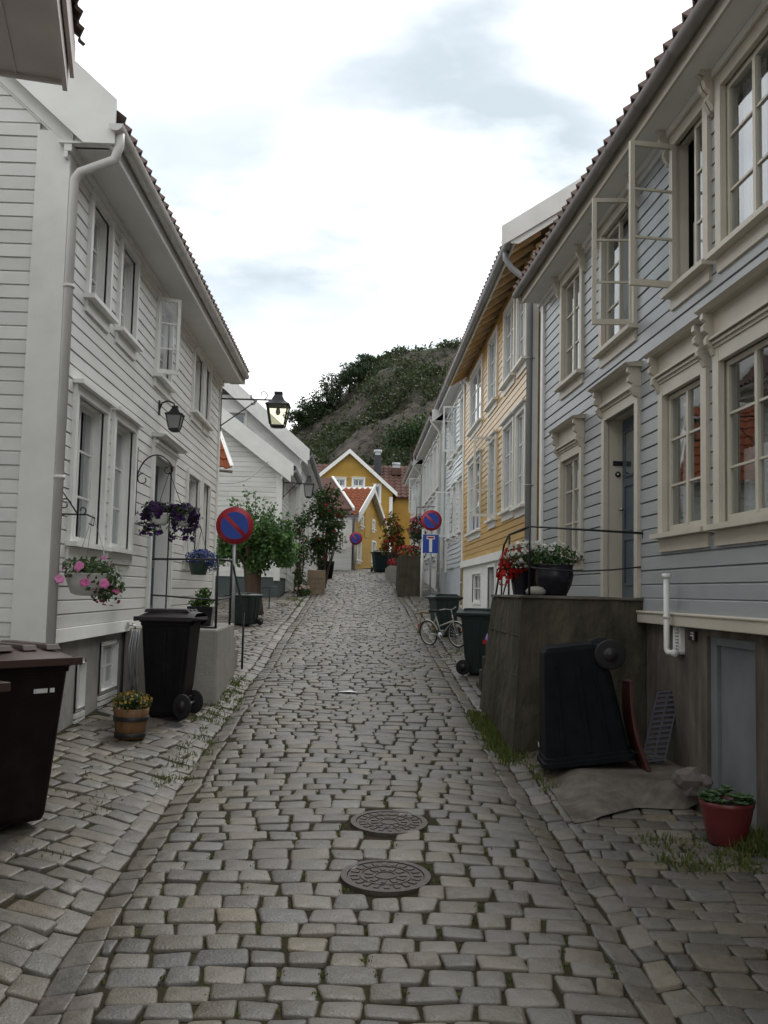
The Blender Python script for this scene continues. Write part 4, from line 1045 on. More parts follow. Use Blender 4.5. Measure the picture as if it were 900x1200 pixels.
k.F = FJs; hj2 = [window(pJ, FJs, (34 + 3 * i, 35.2 + 3 * i, 3.6, 5.1), cw=0.08, rec=0.08, head='none', curtain='most') for i in range(4)]
siding(k, 32.1, 47, 2.6, zeJ, 0.15, hj2, lap=0.014); flat(k, 32.05, 47, 1.2, 2.62, (), -0.01); k.build('wall', M['white'], pJ)
k = MB(FJ); k.box(-0.03, 0.13, 0, 0.04, 3.0, zeJ + 0.05); k.build('corner_board', M['white_trim'], pJ)
roof(pJ, FJs, 31.75, 47, 0.26, zeJ, 41, 6.5, 'tile_grey', 'white_trim', gut='gutter_dark', smat='white', verge=0.03)
k = MB(FJ); k.hexa([(-0.25, 0.31, zeJ - 0.3), (-0.25, 0.34, zeJ - 0.3), (7, 0.34, zeJ - 0.3 + 7.25 * tJ), (7, 0.31, zeJ - 0.3 + 7.25 * tJ)],
                   [(-0.25, 0.31, zeJ - 0.02), (-0.25, 0.34, zeJ - 0.02), (7, 0.34, zeJ - 0.02 + 7.25 * tJ), (7, 0.31, zeJ - 0.02 + 7.25 * tJ)]); k.build('rake_trim', M['white_trim'], pJ)

# small outbuilding with an orange roof
E0 = on_y(270, 552, 24.0); FO = WF(E0[:2], (-0.87, -0.49), (0.49, -0.87)); zO = E0.z
pO = thing('outbuilding', FO.pt(1.2, -0.4, G(-4, 23)), 'small outbuilding with an orange tiled roof peeping out past the corner of the basket-hung house', 'building')
k = MB(FO); siding(k, 0.25, 2.4, 1.4, zO + 0.1, 0.15, (), lap=0.014); k.v = [q - FO.n * 0.35 for q in k.v]; k.add([(0.25, -0.35, 1.2), (0.25, -3, 1.2), (0.25, -3, zO), (0.25, -0.35, zO)], [(0, 1, 2, 3)]); k.build('wall', M['white'], pO)
k = MB(FO); tiles(k, FO, 0.0, 2.4, 0.05, zO + 0.05, 48, 3.2, wave=0.24, amp=0.035); k.build('roof', M['tile_orange'], pO)
k = MB(FO); c_, s_ = math.cos(rad(48)), math.sin(rad(48))
k.hexa([(-0.03, 0.08, zO - 0.1), (0.0, 0.08, zO - 0.1), (0.0, -3.2 * c_, zO - 0.1 + 3.2 * s_), (-0.03, -3.2 * c_, zO - 0.1 + 3.2 * s_)],
       [(-0.05, 0.08, zO + 0.14), (0.05, 0.08, zO + 0.14), (0.05, -3.2 * c_, zO + 0.14 + 3.2 * s_), (-0.05, -3.2 * c_, zO + 0.14 + 3.2 * s_)]); k.build('bargeboard', M['white_trim'], pO)
k = MB(FO); gutter_geo(k, FO, 0.0, 2.4, 0.1, zO, 0.06); k.build('gutter', M['gutter_dark'], pO)

# ================= houses closing the end of the street
ga, gb = Vector((-0.22, 48.5, 0)), Vector((1.3, 54.2, 0)); dg = (gb - ga).normalized(); Lg = (gb - ga).length
FGa = WF(ga[:2], dg[:2], (dg.y, -dg.x)); FGs = WF(ga[:2], (-dg.y, dg.x), (-dg.x, -dg.y))
pG = thing('ochre_house', (ga + gb) / 2 + Vector((0, 0, 3.2)), 'small ochre house with a bright orange roof at the end of the street', 'house')
zg = 5.95; rise = Lg / 2 * math.tan(rad(29)); hg = []
for (f0, f1, z0, z1) in ((0.1, 0.24, 3.75, 5.0), (0.62, 0.78, 3.75, 4.95), (0.2, 0.3, 5.55, 6.1), (0.62, 0.72, 5.55, 6.1)):
    hg.append(window(pG, FGa, (Lg * f0, Lg * f1, z0, z1), cw=0.09, rec=0.06, cols=2, rows=2, head='none', curtain=None))
k = MB(FGa); zs = [3.0, 3.7, 4.4, 5.1, 5.7, 6.3, zg + 0.5, zg + 1.0, zg + 1.5, zg + rise]
siding(k, 0, Lg, 2.9, zg + rise, 0.16, hg, lap=0.012, lim=lambda z: (max(0, (z - zg)) / math.tan(rad(29)), Lg - max(0, z - zg) / math.tan(rad(29))))
k.F = FGs; k.quad((0, 0, 2.9), (6, 0, 2.9), (6, 0, zg), (0, 0, zg)); k.build('wall', M['ochre'], pG)
k = MB(FGa); k.box(Lg * 0.36, Lg * 0.52, 0.0, 0.03, 5.0, zg + 0.7); k.build('loft_hatch', M['ochre'], pG)
k = MB(FGa); k.box(-0.02, 0.16, 0.0, 0.03, 2.9, zg); k.build('corner_board', M['white_trim'], pG)
roof(pG, FGs, -0.3, 6, 0.2, zg, 29, Lg / 2 / math.cos(rad(29)) + 0.2, 'tile_orange', 'white_trim', gut='gutter_dark', wave=0.3, verge=0.06)
k = MB(FGa); tt = math.tan(rad(29))
for (q0, q1, za, zb_) in ((-0.25, Lg / 2, zg - 0.3, zg + rise - 0.12), (Lg + 0.25, Lg / 2, zg - 0.3, zg + rise - 0.12)):
    k.hexa([(q0, 0.28, za), (q1, 0.28, zb_), (q1, 0.33, zb_), (q0, 0.33, za)], [(q0, 0.28, za + 0.2), (q1, 0.28, zb_ + 0.2), (q1, 0.33, zb_ + 0.2), (q0, 0.33, za + 0.2)])
k.build('rake_trim', M['white_trim'], pG)
downspout(pG, FGs, [(-0.02, 0.3, zg), (-0.02, 0.08, zg - 0.3), (-0.02, 0.08, 3.1)], M['gutter_dark'], 0.06)

FF = WF((-0.3, 48.35), (-0.985, 0.17), (-0.17, -0.985))
pF = thing('white_cottage', (-1.2, 48.6, 3.2), 'white cottage wall with a dark red roof adjoining the small ochre house', 'house')
hf = [window(pF, FF, (0.35, 0.72, 4.3, 5.2), cw=0.07, rec=0.06, cols=2, rows=2, head='none', curtain=None)]
k = MB(FF); siding(k, 0, 6, 3.2, 6.2, 0.15, hf, lap=0.01); k.build('wall', M['white'], pF)
k = MB(FF); flat(k, 0, 6, 2.6, 3.22, (), 0.01); k.build('foundation', M['render_grey'], pF)
k = MB(FF); ea, eb, rb, ra = (-0.1, 0.25, 6.2), (6, 0.25, 6.2), (6, -2.6, 8.1), (1.6, -2.6, 8.1)
k.hexa([ea, eb, rb, ra], [(x, o, z + 0.1) for x, o, z in (ea, eb, rb, ra)]); k.add([(-0.1, 0.25, 6.3), (1.6, -2.6, 8.2), (2.4, -4.5, 6.3)], [(0, 1, 2)]); k.build('roof', M['tile_dark'], pF)
k = MB(FF); k.hexa([(-0.16, 0.27, 6.2), (-0.04, 0.27, 6.2), (1.66, -2.6, 8.1), (1.54, -2.6, 8.1)], [(-0.16, 0.27, 6.36), (-0.04, 0.27, 6.36), (1.66, -2.6, 8.28), (1.54, -2.6, 8.28)]); k.build('bargeboard', M['white_trim'], pF)

pH2 = thing('large_ochre_house', (0, 62, 4.1), 'large ochre gabled house with white bargeboards below the hill', 'house')
FK = WF((0, 62), (1, 0), (0, -1))
P = lambda px, py: (on_y(px, py, 62).x, on_y(px, py, 62).z)
ap, lf, rt = P(410, 531), P(374, 560), P(460, 577)
hk = []
for (x0, y0, x1, y1, c) in ((389, 560, 406, 570, 2), (412, 560, 428, 570, 2), (437, 568, 447, 588, 1), (438, 610, 447, 632, 1)):
    a, b = P(x0, y1), P(x1, y0); hk.append(window(pH2, FK, (a[0], b[0], a[1], b[1]), cw=0.1, rec=0.05, cols=c, rows=1 if c == 2 else 2, head='flat', curtain='sides', proud=0.06))
sl, sr = (ap[1] - lf[1]) / (ap[0] - lf[0]), (ap[1] - rt[1]) / (rt[0] - ap[0])
k = MB(FK); siding(k, lf[0], rt[0], 4.0, ap[1], 0.17, hk, lap=0.012, lim=lambda z: (max(lf[0], ap[0] - (ap[1] - z) / sl), min(rt[0], ap[0] + (ap[1] - z) / sr)))
k.add([(rt[0], 0, 4), (rt[0], -8, 4), (rt[0], -8, rt[1]), (rt[0], 0, rt[1])], [(0, 1, 2, 3)]); k.add([(lf[0], 0, 4), (lf[0], -8, 4), (lf[0], -8, lf[1]), (lf[0], 0, lf[1])], [(0, 1, 2, 3)]); k.build('wall', M['ochre'], pH2)
k = MB(FK); k.box(rt[0] - 0.2, rt[0] + 0.02, 0, 0.04, 4, rt[1] - 0.3); k.build('corner_board', M['white_trim'], pH2)
for (q, sgn) in ((lf, -1), (rt, 1)):
    e = (q[0] + sgn * 0.3, q[1] - 0.3 * (sl if sgn < 0 else sr))
    k = MB(FK); k.hexa([(e[0], 0.3, e[1] - 0.05), (ap[0], 0.3, ap[1] - 0.05), (ap[0], 0.36, ap[1] - 0.05), (e[0], 0.36, e[1] - 0.05)], [(e[0], 0.3, e[1] + 0.24), (ap[0], 0.3, ap[1] + 0.24), (ap[0], 0.36, ap[1] + 0.24), (e[0], 0.36, e[1] + 0.24)]); k.build('bargeboard', M['white_trim'], pH2)
    k = MB(FK); k.hexa([(e[0], 0.28, e[1] + 0.1), (ap[0], 0.28, ap[1] + 0.1), (ap[0], -8, ap[1] + 0.1), (e[0], -8, e[1] + 0.1)], [(e[0], 0.28, e[1] + 0.28), (ap[0], 0.28, ap[1] + 0.28), (ap[0], -8, ap[1] + 0.28), (e[0], -8, e[1] + 0.28)]); k.build('roof', M['tile_dark'], pH2)

pI = thing('red_roofed_house', (1.5, 70, 4.6), 'long dark red roof with a black chimney behind the large ochre gable', 'house')
FI = WF((0, 67), (1, 0), (0, -1))
k = MB(FI); k.box(-3.6, 8, -6, 0, 3.5, 9.0); k.build('wall', M['ochre'], pI)
k = MB(FI); tiles(k, FI, -3.8, 8.2, 0.4, 8.75, 36, 4.6, wave=0.4, amp=0.04, row=0.45); k.build('roof', M['tile_dark'], pI)
k = MB(FI); k.quad((-3.8, -3.5, 11.4), (8.2, -3.5, 11.4), (8.2, -7, 8.8), (-3.8, -7, 8.8)); k.quad((-3.8, 0.4, 8.7), (8.2, 0.4, 8.7), (8.2, -3.5, 11.36), (-3.8, -3.5, 11.36)); k.build('roof_boards', M['tile_dark'], pI)
for (px, w_, h0, h1, m) in ((439, 0.25, 10.6, 12.0, 'chimney'), (461, 0.34, 10.6, 11.1, 'tile_dark')):
    x = (px - 418) / 1130 * 69.5; k = MB(FI); k.box(x - w_, x + w_, -2.8, -1.9, h0, h1); ch = k.build('chimney', M[m], pI)
    k = MB(FI); k.box(x - w_ * 0.8, x + w_ * 0.8, -2.7, -2.0, h1, h1 + 0.18); k.tube([(x, -2.35, h1 + 0.18), (x, -2.35, h1 + 0.42)], 0.3, 10); k.build('chimney_cap', M['galv'], ch)
# ------------------------------------------------------------------ wheeled bins
def make_bin(bodym, lidm, label, group='wheeled rubbish bins', seed=0):
    t = thing('wheelie_bin', (0, 0, 0), label, 'bin', group)
    # x across, -y front, +y back (wheels); 1.07 m tall
    k = MB()
    def ring(z, hw, y0, y1, c):
        out = []
        for (cx_, cy_, a0) in ((hw - c, y1 - c, 0), (-hw + c, y1 - c, 90), (-hw + c, y0 + c, 180), (hw - c, y0 + c, 270)):
            for q in range(4):
                a = rad(a0 + 30 * q); out.append((cx_ + c * math.cos(a), cy_ + c * math.sin(a), z))
        return out
    secs = [(0.02, 0.205, -0.22, 0.16, 0.03), (0.06, 0.22, -0.245, 0.2, 0.05), (0.30, 0.236, -0.275, 0.27, 0.055), (0.92, 0.272, -0.345, 0.33, 0.06),
            (0.921, 0.28, -0.355, 0.34, 0.06), (0.955, 0.283, -0.36, 0.345, 0.06), (0.956, 0.295, -0.375, 0.36, 0.065), (1.0, 0.297, -0.378, 0.365, 0.065)]
    vs = []; fs = []
    for z, hw, y0, y1, c in secs: vs += ring(z, hw, y0, y1, c)
    for i in range(len(secs) - 1):
        for q in range(16): fs.append((i * 16 + q, i * 16 + (q + 1) % 16, (i + 1) * 16 + (q + 1) % 16, (i + 1) * 16 + q))
    fs.append(tuple(range(16))[::-1]); fs.append(tuple(range((len(secs) - 1) * 16, len(secs) * 16)))
    k.add(vs, fs)
    for x in (): k.hexa([(x - 0.012, -0.285, 0.2), (x + 0.012, -0.285, 0.2), (x + 0.012, -0.25, 0.2), (x - 0.012, -0.25, 0.2)], [(x - 0.012, -0.35, 0.9), (x + 0.012, -0.35, 0.9), (x + 0.012, -0.3, 0.9), (x - 0.012, -0.3, 0.9)])
    for s in (-1, 1):
        for yy in (-0.17, 0.13): k.hexa([(s * 0.226, yy - 0.012, 0.16), (s * 0.226, yy + 0.012, 0.16), (s * 0.238, yy + 0.012, 0.16), (s * 0.238, yy - 0.012, 0.16)], [(s * 0.264, yy * 1.2 - 0.012, 0.9), (s * 0.264, yy * 1.2 + 0.012, 0.9), (s * 0.28, yy * 1.2 + 0.012, 0.9), (s * 0.28, yy * 1.2 - 0.012, 0.9)])
    for s in (-1, 1): k.hexa([(s * 0.228, -0.02, 0.2), (s * 0.228, 0.02, 0.2), (s * 0.245, 0.02, 0.2), (s * 0.245, -0.02, 0.2)], [(s * 0.262, -0.02, 0.9), (s * 0.262, 0.02, 0.9), (s * 0.284, 0.02, 0.9), (s * 0.284, -0.02, 0.9)])
    k.box(-0.2, 0.2, 0.14, 0.26, 0.05, 0.2)
    k.build('body', bodym, t, bevel=0.006)
    k = MB()
    # domed lid with overhanging front lip
    ny, nx = 8, 6; vs, fs = [], []
    for j in range(ny + 1):
        v = j / ny; y = -0.43 + v * 0.83
        for i in range(nx + 1):
            u = i / nx * 2 - 1; x = u * 0.305
            z = 1.005 + 0.075 * (1 - abs(u) ** 4) * (max(0.0, math.sin(math.pi * (0.04 + v * 0.8))) ** 0.6 if v > 0 else 0.0)
            vs.append((x, y, z))
    for j in range(ny):
        for i in range(nx): a = j * (nx + 1) + i; fs.append((a, a + 1, a + nx + 2, a + nx + 1))
    k.smooth = True; k.add(vs, fs); k.smooth = False
    k.box(-0.306, 0.306, -0.435, -0.41, 0.965, 1.012); k.box(-0.306, 0.306, 0.38, 0.402, 0.98, 1.012)
    for s in (-1, 1): k.box(min(s * 0.306, s * 0.288), max(s * 0.306, s * 0.288), -0.41, 0.38, 0.97, 1.012)
    for x in (-0.16, 0.0, 0.16): k.hexa([(x - 0.05, -0.33, 1.055), (x + 0.05, -0.33, 1.055), (x + 0.05, 0.3, 1.06), (x - 0.05, 0.3, 1.06)], [(x - 0.045, -0.3, 1.088), (x + 0.045, -0.3, 1.088), (x + 0.045, 0.27, 1.088), (x - 0.045, 0.27, 1.088)])
    k.build('lid', lidm, t, bevel=0.005)
    for s in (-1, 1):
        k = MB(); k.tube([(s * 0.235, 0.27, 0.125), (s * 0.285, 0.27, 0.125)], 0.125, 22); wv = k.build('wheel', M['rubber'], t, bevel=0.012)
        k = MB(); k.tube([(s * 0.28, 0.27, 0.125), (s * 0.292, 0.27, 0.125)], 0.06, 14); k.build('hub', M['lid_dark'], wv)
    k = MB(); k.tube([(-0.26, 0.27, 0.125), (0.26, 0.27, 0.125)], 0.013, 8); k.build('axle', M['galv'], t)
    k = MB(); k.tube([(-0.22, 0.34, 0.94), (-0.22, 0.43, 0.985), (0.22, 0.43, 0.985), (0.22, 0.34, 0.94)], 0.016, 8); k.build('handle', bodym, t)
    return t

def gp(x, y): return (x, y, G(x, y) + 0.006)
b0 = make_bin(M['bin_brown'], M['lid_brown'], 'brown wheelie bin with white lettering and a rust-brown lid, against the near white gable')
q = on_g(40, 968)
b0.location = gp(-2.42, 6.78); b0.rotation_euler = (0, 0, rad(50)); b0.scale = (1.1, 1.0, 1.12)
b1 = dup(b0, gp(-2.50, 5.62), rad(52), 'brown wheelie bin cut off by the picture edge, lid corner only', sc=(1.08, 1.0, 1.12))
# white lettering (too small and worn to read in full)
k = MB()
for i, wd in enumerate((0.011, 0.014, 0.012, 0.013, 0.012, 0.012, 0.011)): k.box(0.03 + i * 0.0135, 0.03 + i * 0.0135 + wd * 0.75, -0.342, -0.325, 0.80, 0.826)
for i in range(2): k.box(0.14 + i * 0.016, 0.14 + i * 0.016 + 0.0125, -0.342, -0.325, 0.80, 0.826)
tx = k.build('lettering', M['sign_white'], b0)
pass
for ch in b1.children:
    if ch.name.startswith('lid'): pass
bl = make_bin(M['bin_black'], M['lid_dark'], 'black wheelie bin with its wheels towards the pale concrete steps')
q = on_g(200, 830)
bl.location = gp(-2.04, 10.85); bl.rotation_euler = (0, 0, rad(-96)); bl.scale = (0.95, 0.8, 1.08)
bg_ = make_bin(M['bin_green'], M['bin_green'], 'low green wheelie bin with a white sticker in front of the pollarded tree')
q = on_g(290, 738); bg_.location = gp(-2.32, 20.3); bg_.rotation_euler = (0, 0, rad(-20)); bg_.scale = (0.92, 0.9, 0.62)
k = MB(); k.box(-0.2, -0.09, -0.352, -0.349, 0.73, 0.86); st = k.build('sticker', M['sign_white'], bg_)
bt = make_bin(M['bin_green'], M['bin_green'], 'dark green wheelie bin behind the mossy concrete steps, purple bicycle behind it')
q = on_g(555, 783); bt.location = (1.93, 14.75, G(1.93, 14.75)); bt.rotation_euler = (0, 0, rad(70)); bt.scale = (0.88, 0.88, 0.92)
dup(bt, gp(1.78, 19.6), rad(-75), 'dark green wheelie bin standing behind the cream bicycle', sc=(0.95, 0.75, 0.78))
dup(bt, gp(1.15, 46.9), rad(10), 'large dark bin with its lid propped up at the foot of the ochre houses', sc=(1.5, 1.2, 0.95))
dup(bt, gp(1.75, 45.2), rad(-10), 'narrow green bin beside the low planter wall at the end of the street', sc=(0.9, 0.9, 0.9))
bu = make_bin(M['bin_teal'], M['bin_teal'], 'dark wheelie bin standing upside down on the concrete ledge, wheels in the air')
ZP = 0.70
bu.location = (1.96, 8.82, ZP + 1.08); bu.rotation_euler = (rad(180 - 8), rad(0), rad(86)); bu.scale = (1.0, 1.1, 1.06)
for ch in list(bu.children):
    if ch.name.startswith('lid'): bpy.data.objects.remove(ch)
numb = textmesh('60', 0.07, Matrix.Translation((0.18, -0.352, 0.86)) @ Matrix.Rotation(rad(90), 4, 'X') @ Matrix.Rotation(rad(180), 4, 'Z'), M['sign_white'], bu, 'lettering')
k = MB(); k.tube([(0, 0, 0)] + [(0, 0.0, 0)], 0.1, 4) if False else None
# ------------------------------------------------------------------ steps and ledges
ZT = 2.165
def rough(o, amt, size=0.22):
    sb = o.modifiers.new('fine', 'SUBSURF'); sb.subdivision_type = 'SIMPLE'; sb.levels = sb.render_levels = 5
    tx_ = bpy.data.textures.new('lumps', 'CLOUDS'); tx_.noise_scale = size; tx_.noise_depth = 4
    dp_ = o.modifiers.new('lumps', 'DISPLACE'); dp_.texture = tx_; dp_.strength = amt; dp_.mid_level = 0.55; dp_.texture_coords = 'LOCAL'
st = thing('concrete_steps', (2.3, 10.5, G(2.3, 10.5)), 'mossy dark concrete entrance steps with black railing and flower pots on top', 'steps')
WX = lambda y: FB.pt(y, 0.0, 0).x + 0.01
k = MB()
k.hexa([(1.56, 9.62, 0.4), (WX(9.62), 9.66, 0.4), (WX(11.9), 11.95, 0.4), (1.50, 11.95, 0.4)], [(1.66, 9.66, ZT - 0.002), (WX(9.62), 9.68, ZT - 0.002), (WX(11.9), 11.95, ZT - 0.002), (1.68, 11.95, ZT - 0.002)])
for z in (0.95, 1.38, 1.78):
    f = (z - 0.4) / (ZT - 0.4); k.box(1.545 + 0.12 * f, 1.56 + 0.1 * f, 9.7, 11.9, z, z + 0.012)
rough(k.build('landing_block', M['concrete_moss'], st, bevel=0.03), 0.035)
k = MB(); k.hexa([(1.645, 9.64, ZT), (WX(9.6), 9.66, ZT), (WX(11.9), 11.97, ZT), (1.66, 11.97, ZT)], [(1.65, 9.645, ZT + 0.03), (WX(9.6), 9.665, ZT + 0.03), (WX(11.9), 11.965, ZT + 0.03), (1.665, 11.965, ZT + 0.03)]); k.build('landing_top', M['concrete'], st, bevel=0.008)
for i in range(6):
    z1 = ZT - 0.2 * (i + 1)
    if z1 < G(2.3, 12.2 + 0.3 * i): break
    k = MB(); k.box(1.72, WX(12), 11.96 + 0.3 * i, 12.25 + 0.3 * i, 0.6, z1); k.build('step', M['concrete_moss'], st, bevel=0.015)
rl = thing('iron_railing', (1.75, 10, ZT), 'thin black iron railing around the mossy concrete landing', 'railing')
zr_ = ZT + 0.03
cA = on_y(621, 617, 9.8); zA_ = cA.z; XA = cA.x
wA = FB.un(755, 625, 0.0); wB = FB.un(753, 664, 0.0)
k = MB(); k.tube([(XA, 9.8, zr_ - 0.02), (XA, 9.8, zA_), (WX(wA[0]), wA[0], wA[1])], 0.013, 8)
k.tube([(WX(wA[0]) - 0.02, wA[0], wA[1] - 0.05), (WX(wA[0]) - 0.02, wA[0], wA[1] + 0.03)], 0.011, 6)
cB = on_y(597, 628, 11.9); XB = cB.x; zB_ = cB.z
k.tube([(XA, 9.8, zA_), (XB, 11.9, zB_ + 0.02), (XB - 0.02, 12.2, zB_ - 0.1), (XB + 0.02, 13.6, zB_ - 1.15)], 0.013, 8); k.build('top_rail', M['iron'], rl)
k = MB(); mid = [(XA, 9.8, zA_ - 0.42)] + [(XA + (WX(wB[0]) - XA) * t, 9.8 + (wB[0] - 9.8) * t, zA_ - 0.42 + (wB[1] - zA_ + 0.42) * t - 0.04 * math.sin(math.pi * t)) for t in (0.25, 0.5, 0.75, 1)]
k.tube(mid, 0.008, 6); k.tube([(XA, 9.8, zA_ - 0.42), (XB, 11.9, zB_ - 0.42), (XB + 0.02, 13.6, zB_ - 1.5)], 0.009, 6); k.build('lower_rail', M['iron'], rl)
for (x, y, z0, z1) in ((XB, 11.9, zr_ - 0.02, zB_), (XB + 0.02, 13.6, G(1.9, 13.6), zB_ - 1.15), (XB + 0.0, 12.5, ZT - 0.45, zB_ - 0.36)):
    k = MB(); k.tube([(x, y, z0), (x, y, z1)], 0.012, 8); k.build('post', M['iron'], rl)

lg = thing('concrete_ledge', (2.4, 8.4, G(2.4, 8.4)), 'low stained concrete ledge carrying the upturned bin, against the blue house', 'ledge')
k = MB(); k.smooth = True
def apron(x, y):
    g = G(x, y) + 0.012 + 0.008 * mnoise.noise(Vector((x * 3, y * 3, 0)))
    yf = 8.3 - 0.42 * (x - 1.9); wdt = 0.85 - 0.62 * max(0.0, min(1.0, (x - 1.9) / 0.45))
    t = max(0.0, min(1.0, (y - (yf - wdt)) / wdt)); t = t ** 0.8
    u = max(0.0, min(1.0, (x - 1.70) / 0.30)); u = u * u * (3 - 2 * u)
    top = ZP + 0.006 * mnoise.noise(Vector((x * 2, y * 2, 4)))
    return g + max(0.0, top - g) * t * u
xs_ = [1.68 + 0.045 * i for i in range(25)]; ys_ = [7.3 + 0.052 * i for i in range(46)]
y0f = lambda x: 7.38 + 0.38 * min(1.0, max(0.0, (x - 1.7) / 0.55)) + 0.012 * math.sin(x * 9)
vs = [(x, y0f(x) + (9.64 - y0f(x)) * j_ / 45, apron(x, y0f(x) + (9.64 - y0f(x)) * j_ / 45)) for j_ in range(46) for x in xs_]; n1_ = len(xs_)
k.add(vs, [(j_ * n1_ + i, j_ * n1_ + i + 1, (j_ + 1) * n1_ + i + 1, (j_ + 1) * n1_ + i) for j_ in range(len(ys_) - 1) for i in range(n1_ - 1)])
k.smooth = False; xe = xs_[-1]
for j_ in range(len(ys_) - 1): k.quad((xe, ys_[j_], 0.2), (xe, ys_[j_ + 1], 0.2), (xe, ys_[j_ + 1], apron(xe, ys_[j_ + 1])), (xe, ys_[j_], apron(xe, ys_[j_])))
k.box(xe, 2.96, 8.3, 9.64, 0.2, ZP - 0.004)
k.build('ledge_block', M['concrete'], lg)

sl = thing('pale_steps', (-2.2, 13, G(-2.2, 13)), 'pale rendered concrete doorstep block with black railing behind the black bin', 'steps')
p0, p1 = on_g(255, 826), on_g(273, 800)
ZS = 1.70
k = MB(); fx0, fx1 = p0.x, p0.x - 0.06
k.hexa([(XL, 11.75, 0.5), (fx0, 11.75, 0.5), (fx1, 14.0, 0.5), (XL, 14.0, 0.5)], [(XL, 11.78, ZS), (fx0 - 0.04, 11.78, ZS), (fx1 - 0.05, 14.0, ZS), (XL, 14.0, ZS)])
rough(k.build('landing_block', M['concrete_pale'], sl, bevel=0.025), 0.012)
for i in range(2): k = MB(); k.box(XL, fx1 - 0.06, 14.01 + 0.32 * i, 14.32 + 0.32 * i, 0.7, ZS - 0.2 * (i + 1)); k.build('step', M['concrete_pale'], sl, bevel=0.015)
rr = thing('black_railing', (-1.75, 12, ZS), 'black railing with two bars on the pale doorstep block', 'railing')
cP = on_y(262, 656, 12.0); x1 = fx0 - 0.07
w1, w2 = FA.un(175, 655), FA.un(174, 697)
k = MB(); k.tube([(x1 - 0.02, 12.0, ZS), (x1 - 0.02, 12.0, cP.z), (XL + 0.02, min(w1[0], 13.7), w1[1])], 0.016, 8); k.tube([(x1 - 0.02, 12.0, cP.z), (x1 - 0.02, 13.3, cP.z + 0.03), (x1 + 0.02, 14.6, cP.z - 0.7)], 0.015, 8); k.build('top_rail', M['iron'], rr)
k = MB(); k.tube([(x1 - 0.02, 12.0, cP.z - 0.5), (XL + 0.02, min(w2[0], 13.7), w2[1])], 0.011, 8); k.tube([(x1 - 0.02, 12.0, cP.z - 0.5), (x1 - 0.02, 13.3, cP.z - 0.47)], 0.011, 8); k.tube([(x1 - 0.02, 12.0, ZS + 0.012), (x1 - 0.28, 12.05, ZS + 0.012)], 0.014, 6); k.build('lower_rail', M['iron'], rr)
for (x, y, z0, z1) in ((x1 - 0.02, 13.3, ZS, cP.z + 0.03), (x1 + 0.02, 14.6, G(x1, 14.6), cP.z - 0.7)):
    k = MB(); k.tube([(x, y, z0), (x, y, z1)], 0.016, 8); k.build('post', M['iron'], rr)
k = MB(); k.box(-2.35, -2.05, 12.3, 12.55, ZS + 0.002, ZS + 0.035)
dm = k.build('door_mat', M['barrel'], None, loc=(-2.2, 12.4, ZS)); tag(dm, 'small brown mat on the pale doorstep block', 'mat')

# ------------------------------------------------------------------ manholes
for i, (mx, my) in enumerate(MANHOLES):
    z = G(mx, my) - 0.005; ty = math.atan(GRADE)
    t = thing('manhole_cover', (mx, my, z), ['round iron manhole cover nearer the camera, lying whole in the setts', 'round iron manhole cover further up the street, its lower edge sunk behind setts'][i], 'manhole cover', 'manhole covers in the street')
    T = lambda x, y, h: (mx + x, my + y, z + y * GRADE + h)
    k = MB(); n = 36
    def annulus(k, r0, r1, h0, h1, n=36):
        vs = [];
        for a in range(n):
            q = 2 * math.pi * a / n; c, s = math.cos(q), math.sin(q)
            vs += [T(c * r0, s * r0, h0), T(c * r1, s * r1, h0), T(c * r1, s * r1, h1), T(c * r0, s * r0, h1)]
        fs = []
        for a in range(n):
            b = (a + 1) % n
            for e in range(4): fs.append((a * 4 + e, b * 4 + e, b * 4 + (e + 1) % 4, a * 4 + (e + 1) % 4))
        k.add(vs, fs)
    annulus(k, 0.245, 0.285, -0.03, 0.010); k.build('ring', M['castiron'], t)
    k = MB(); vs = [T(0, 0, 0.004)] + [T(0.24 * math.cos(2 * math.pi * a / n), 0.24 * math.sin(2 * math.pi * a / n), 0.004) for a in range(n)]
    k.add(vs, [(0, 1 + a, 1 + (a + 1) % n) for a in range(n)])
    annulus(k, 0.155, 0.165, 0.004, 0.010); annulus(k, 0.06, 0.07, 0.004, 0.010)
    for r_, cnt_ in ((0.2, 20), (0.11, 11)):
        for a in range(cnt_):
            q = 2 * math.pi * a / cnt_; c, s = math.cos(q), math.sin(q)
            e = [(r_ - 0.025, -0.016), (r_ + 0.025, -0.016), (r_ + 0.025, 0.016), (r_ - 0.025, 0.016)]
            bt_ = [T(u * c - v * s, u * s + v * c, 0.004) for u, v in e]; tp = [T(u * c - v * s, u * s + v * c, 0.010) for u, v in e]; k.hexa(bt_, tp)
    k.build('lid', M['castiron'], t)

# ------------------------------------------------------------------ signs
def disc_sign(par, c, nrm, r, name='sign_disc', face=True):
    nrm = Vector(nrm).normalized(); u = Vector((nrm.y, -nrm.x, 0)).normalized(); u = -u if u.x < 0 else u; w_ = Vector((0, 0, 1)); n = 40
    c = Vector(c)
    k = MB(); k.tube([c - nrm * 0.004, c], r, n); k.m = 0
    d = k.build(name, M['sign_red'] if face else M['galv'], par)
    if not face: return d
    ri = r * 0.735; hw = r * 0.11
    k = MB(); k.smooth = False
    di = (u - w_).normalized(); dp_ = (u + w_).normalized()   # slash runs from upper left to lower right
    for sg in (1, -1):
        a0 = math.asin(hw / ri); pts = []
        for i in range(25):
            a = a0 + (math.pi - 2 * a0) * i / 24
            pts.append(c + nrm * 0.002 + (di * math.cos(a) + dp_ * sg * math.sin(a)) * ri)
        k.add(pts, [tuple(range(25))], raw=True)
    k.build('blue_field', M['sign_blue'], d); return d
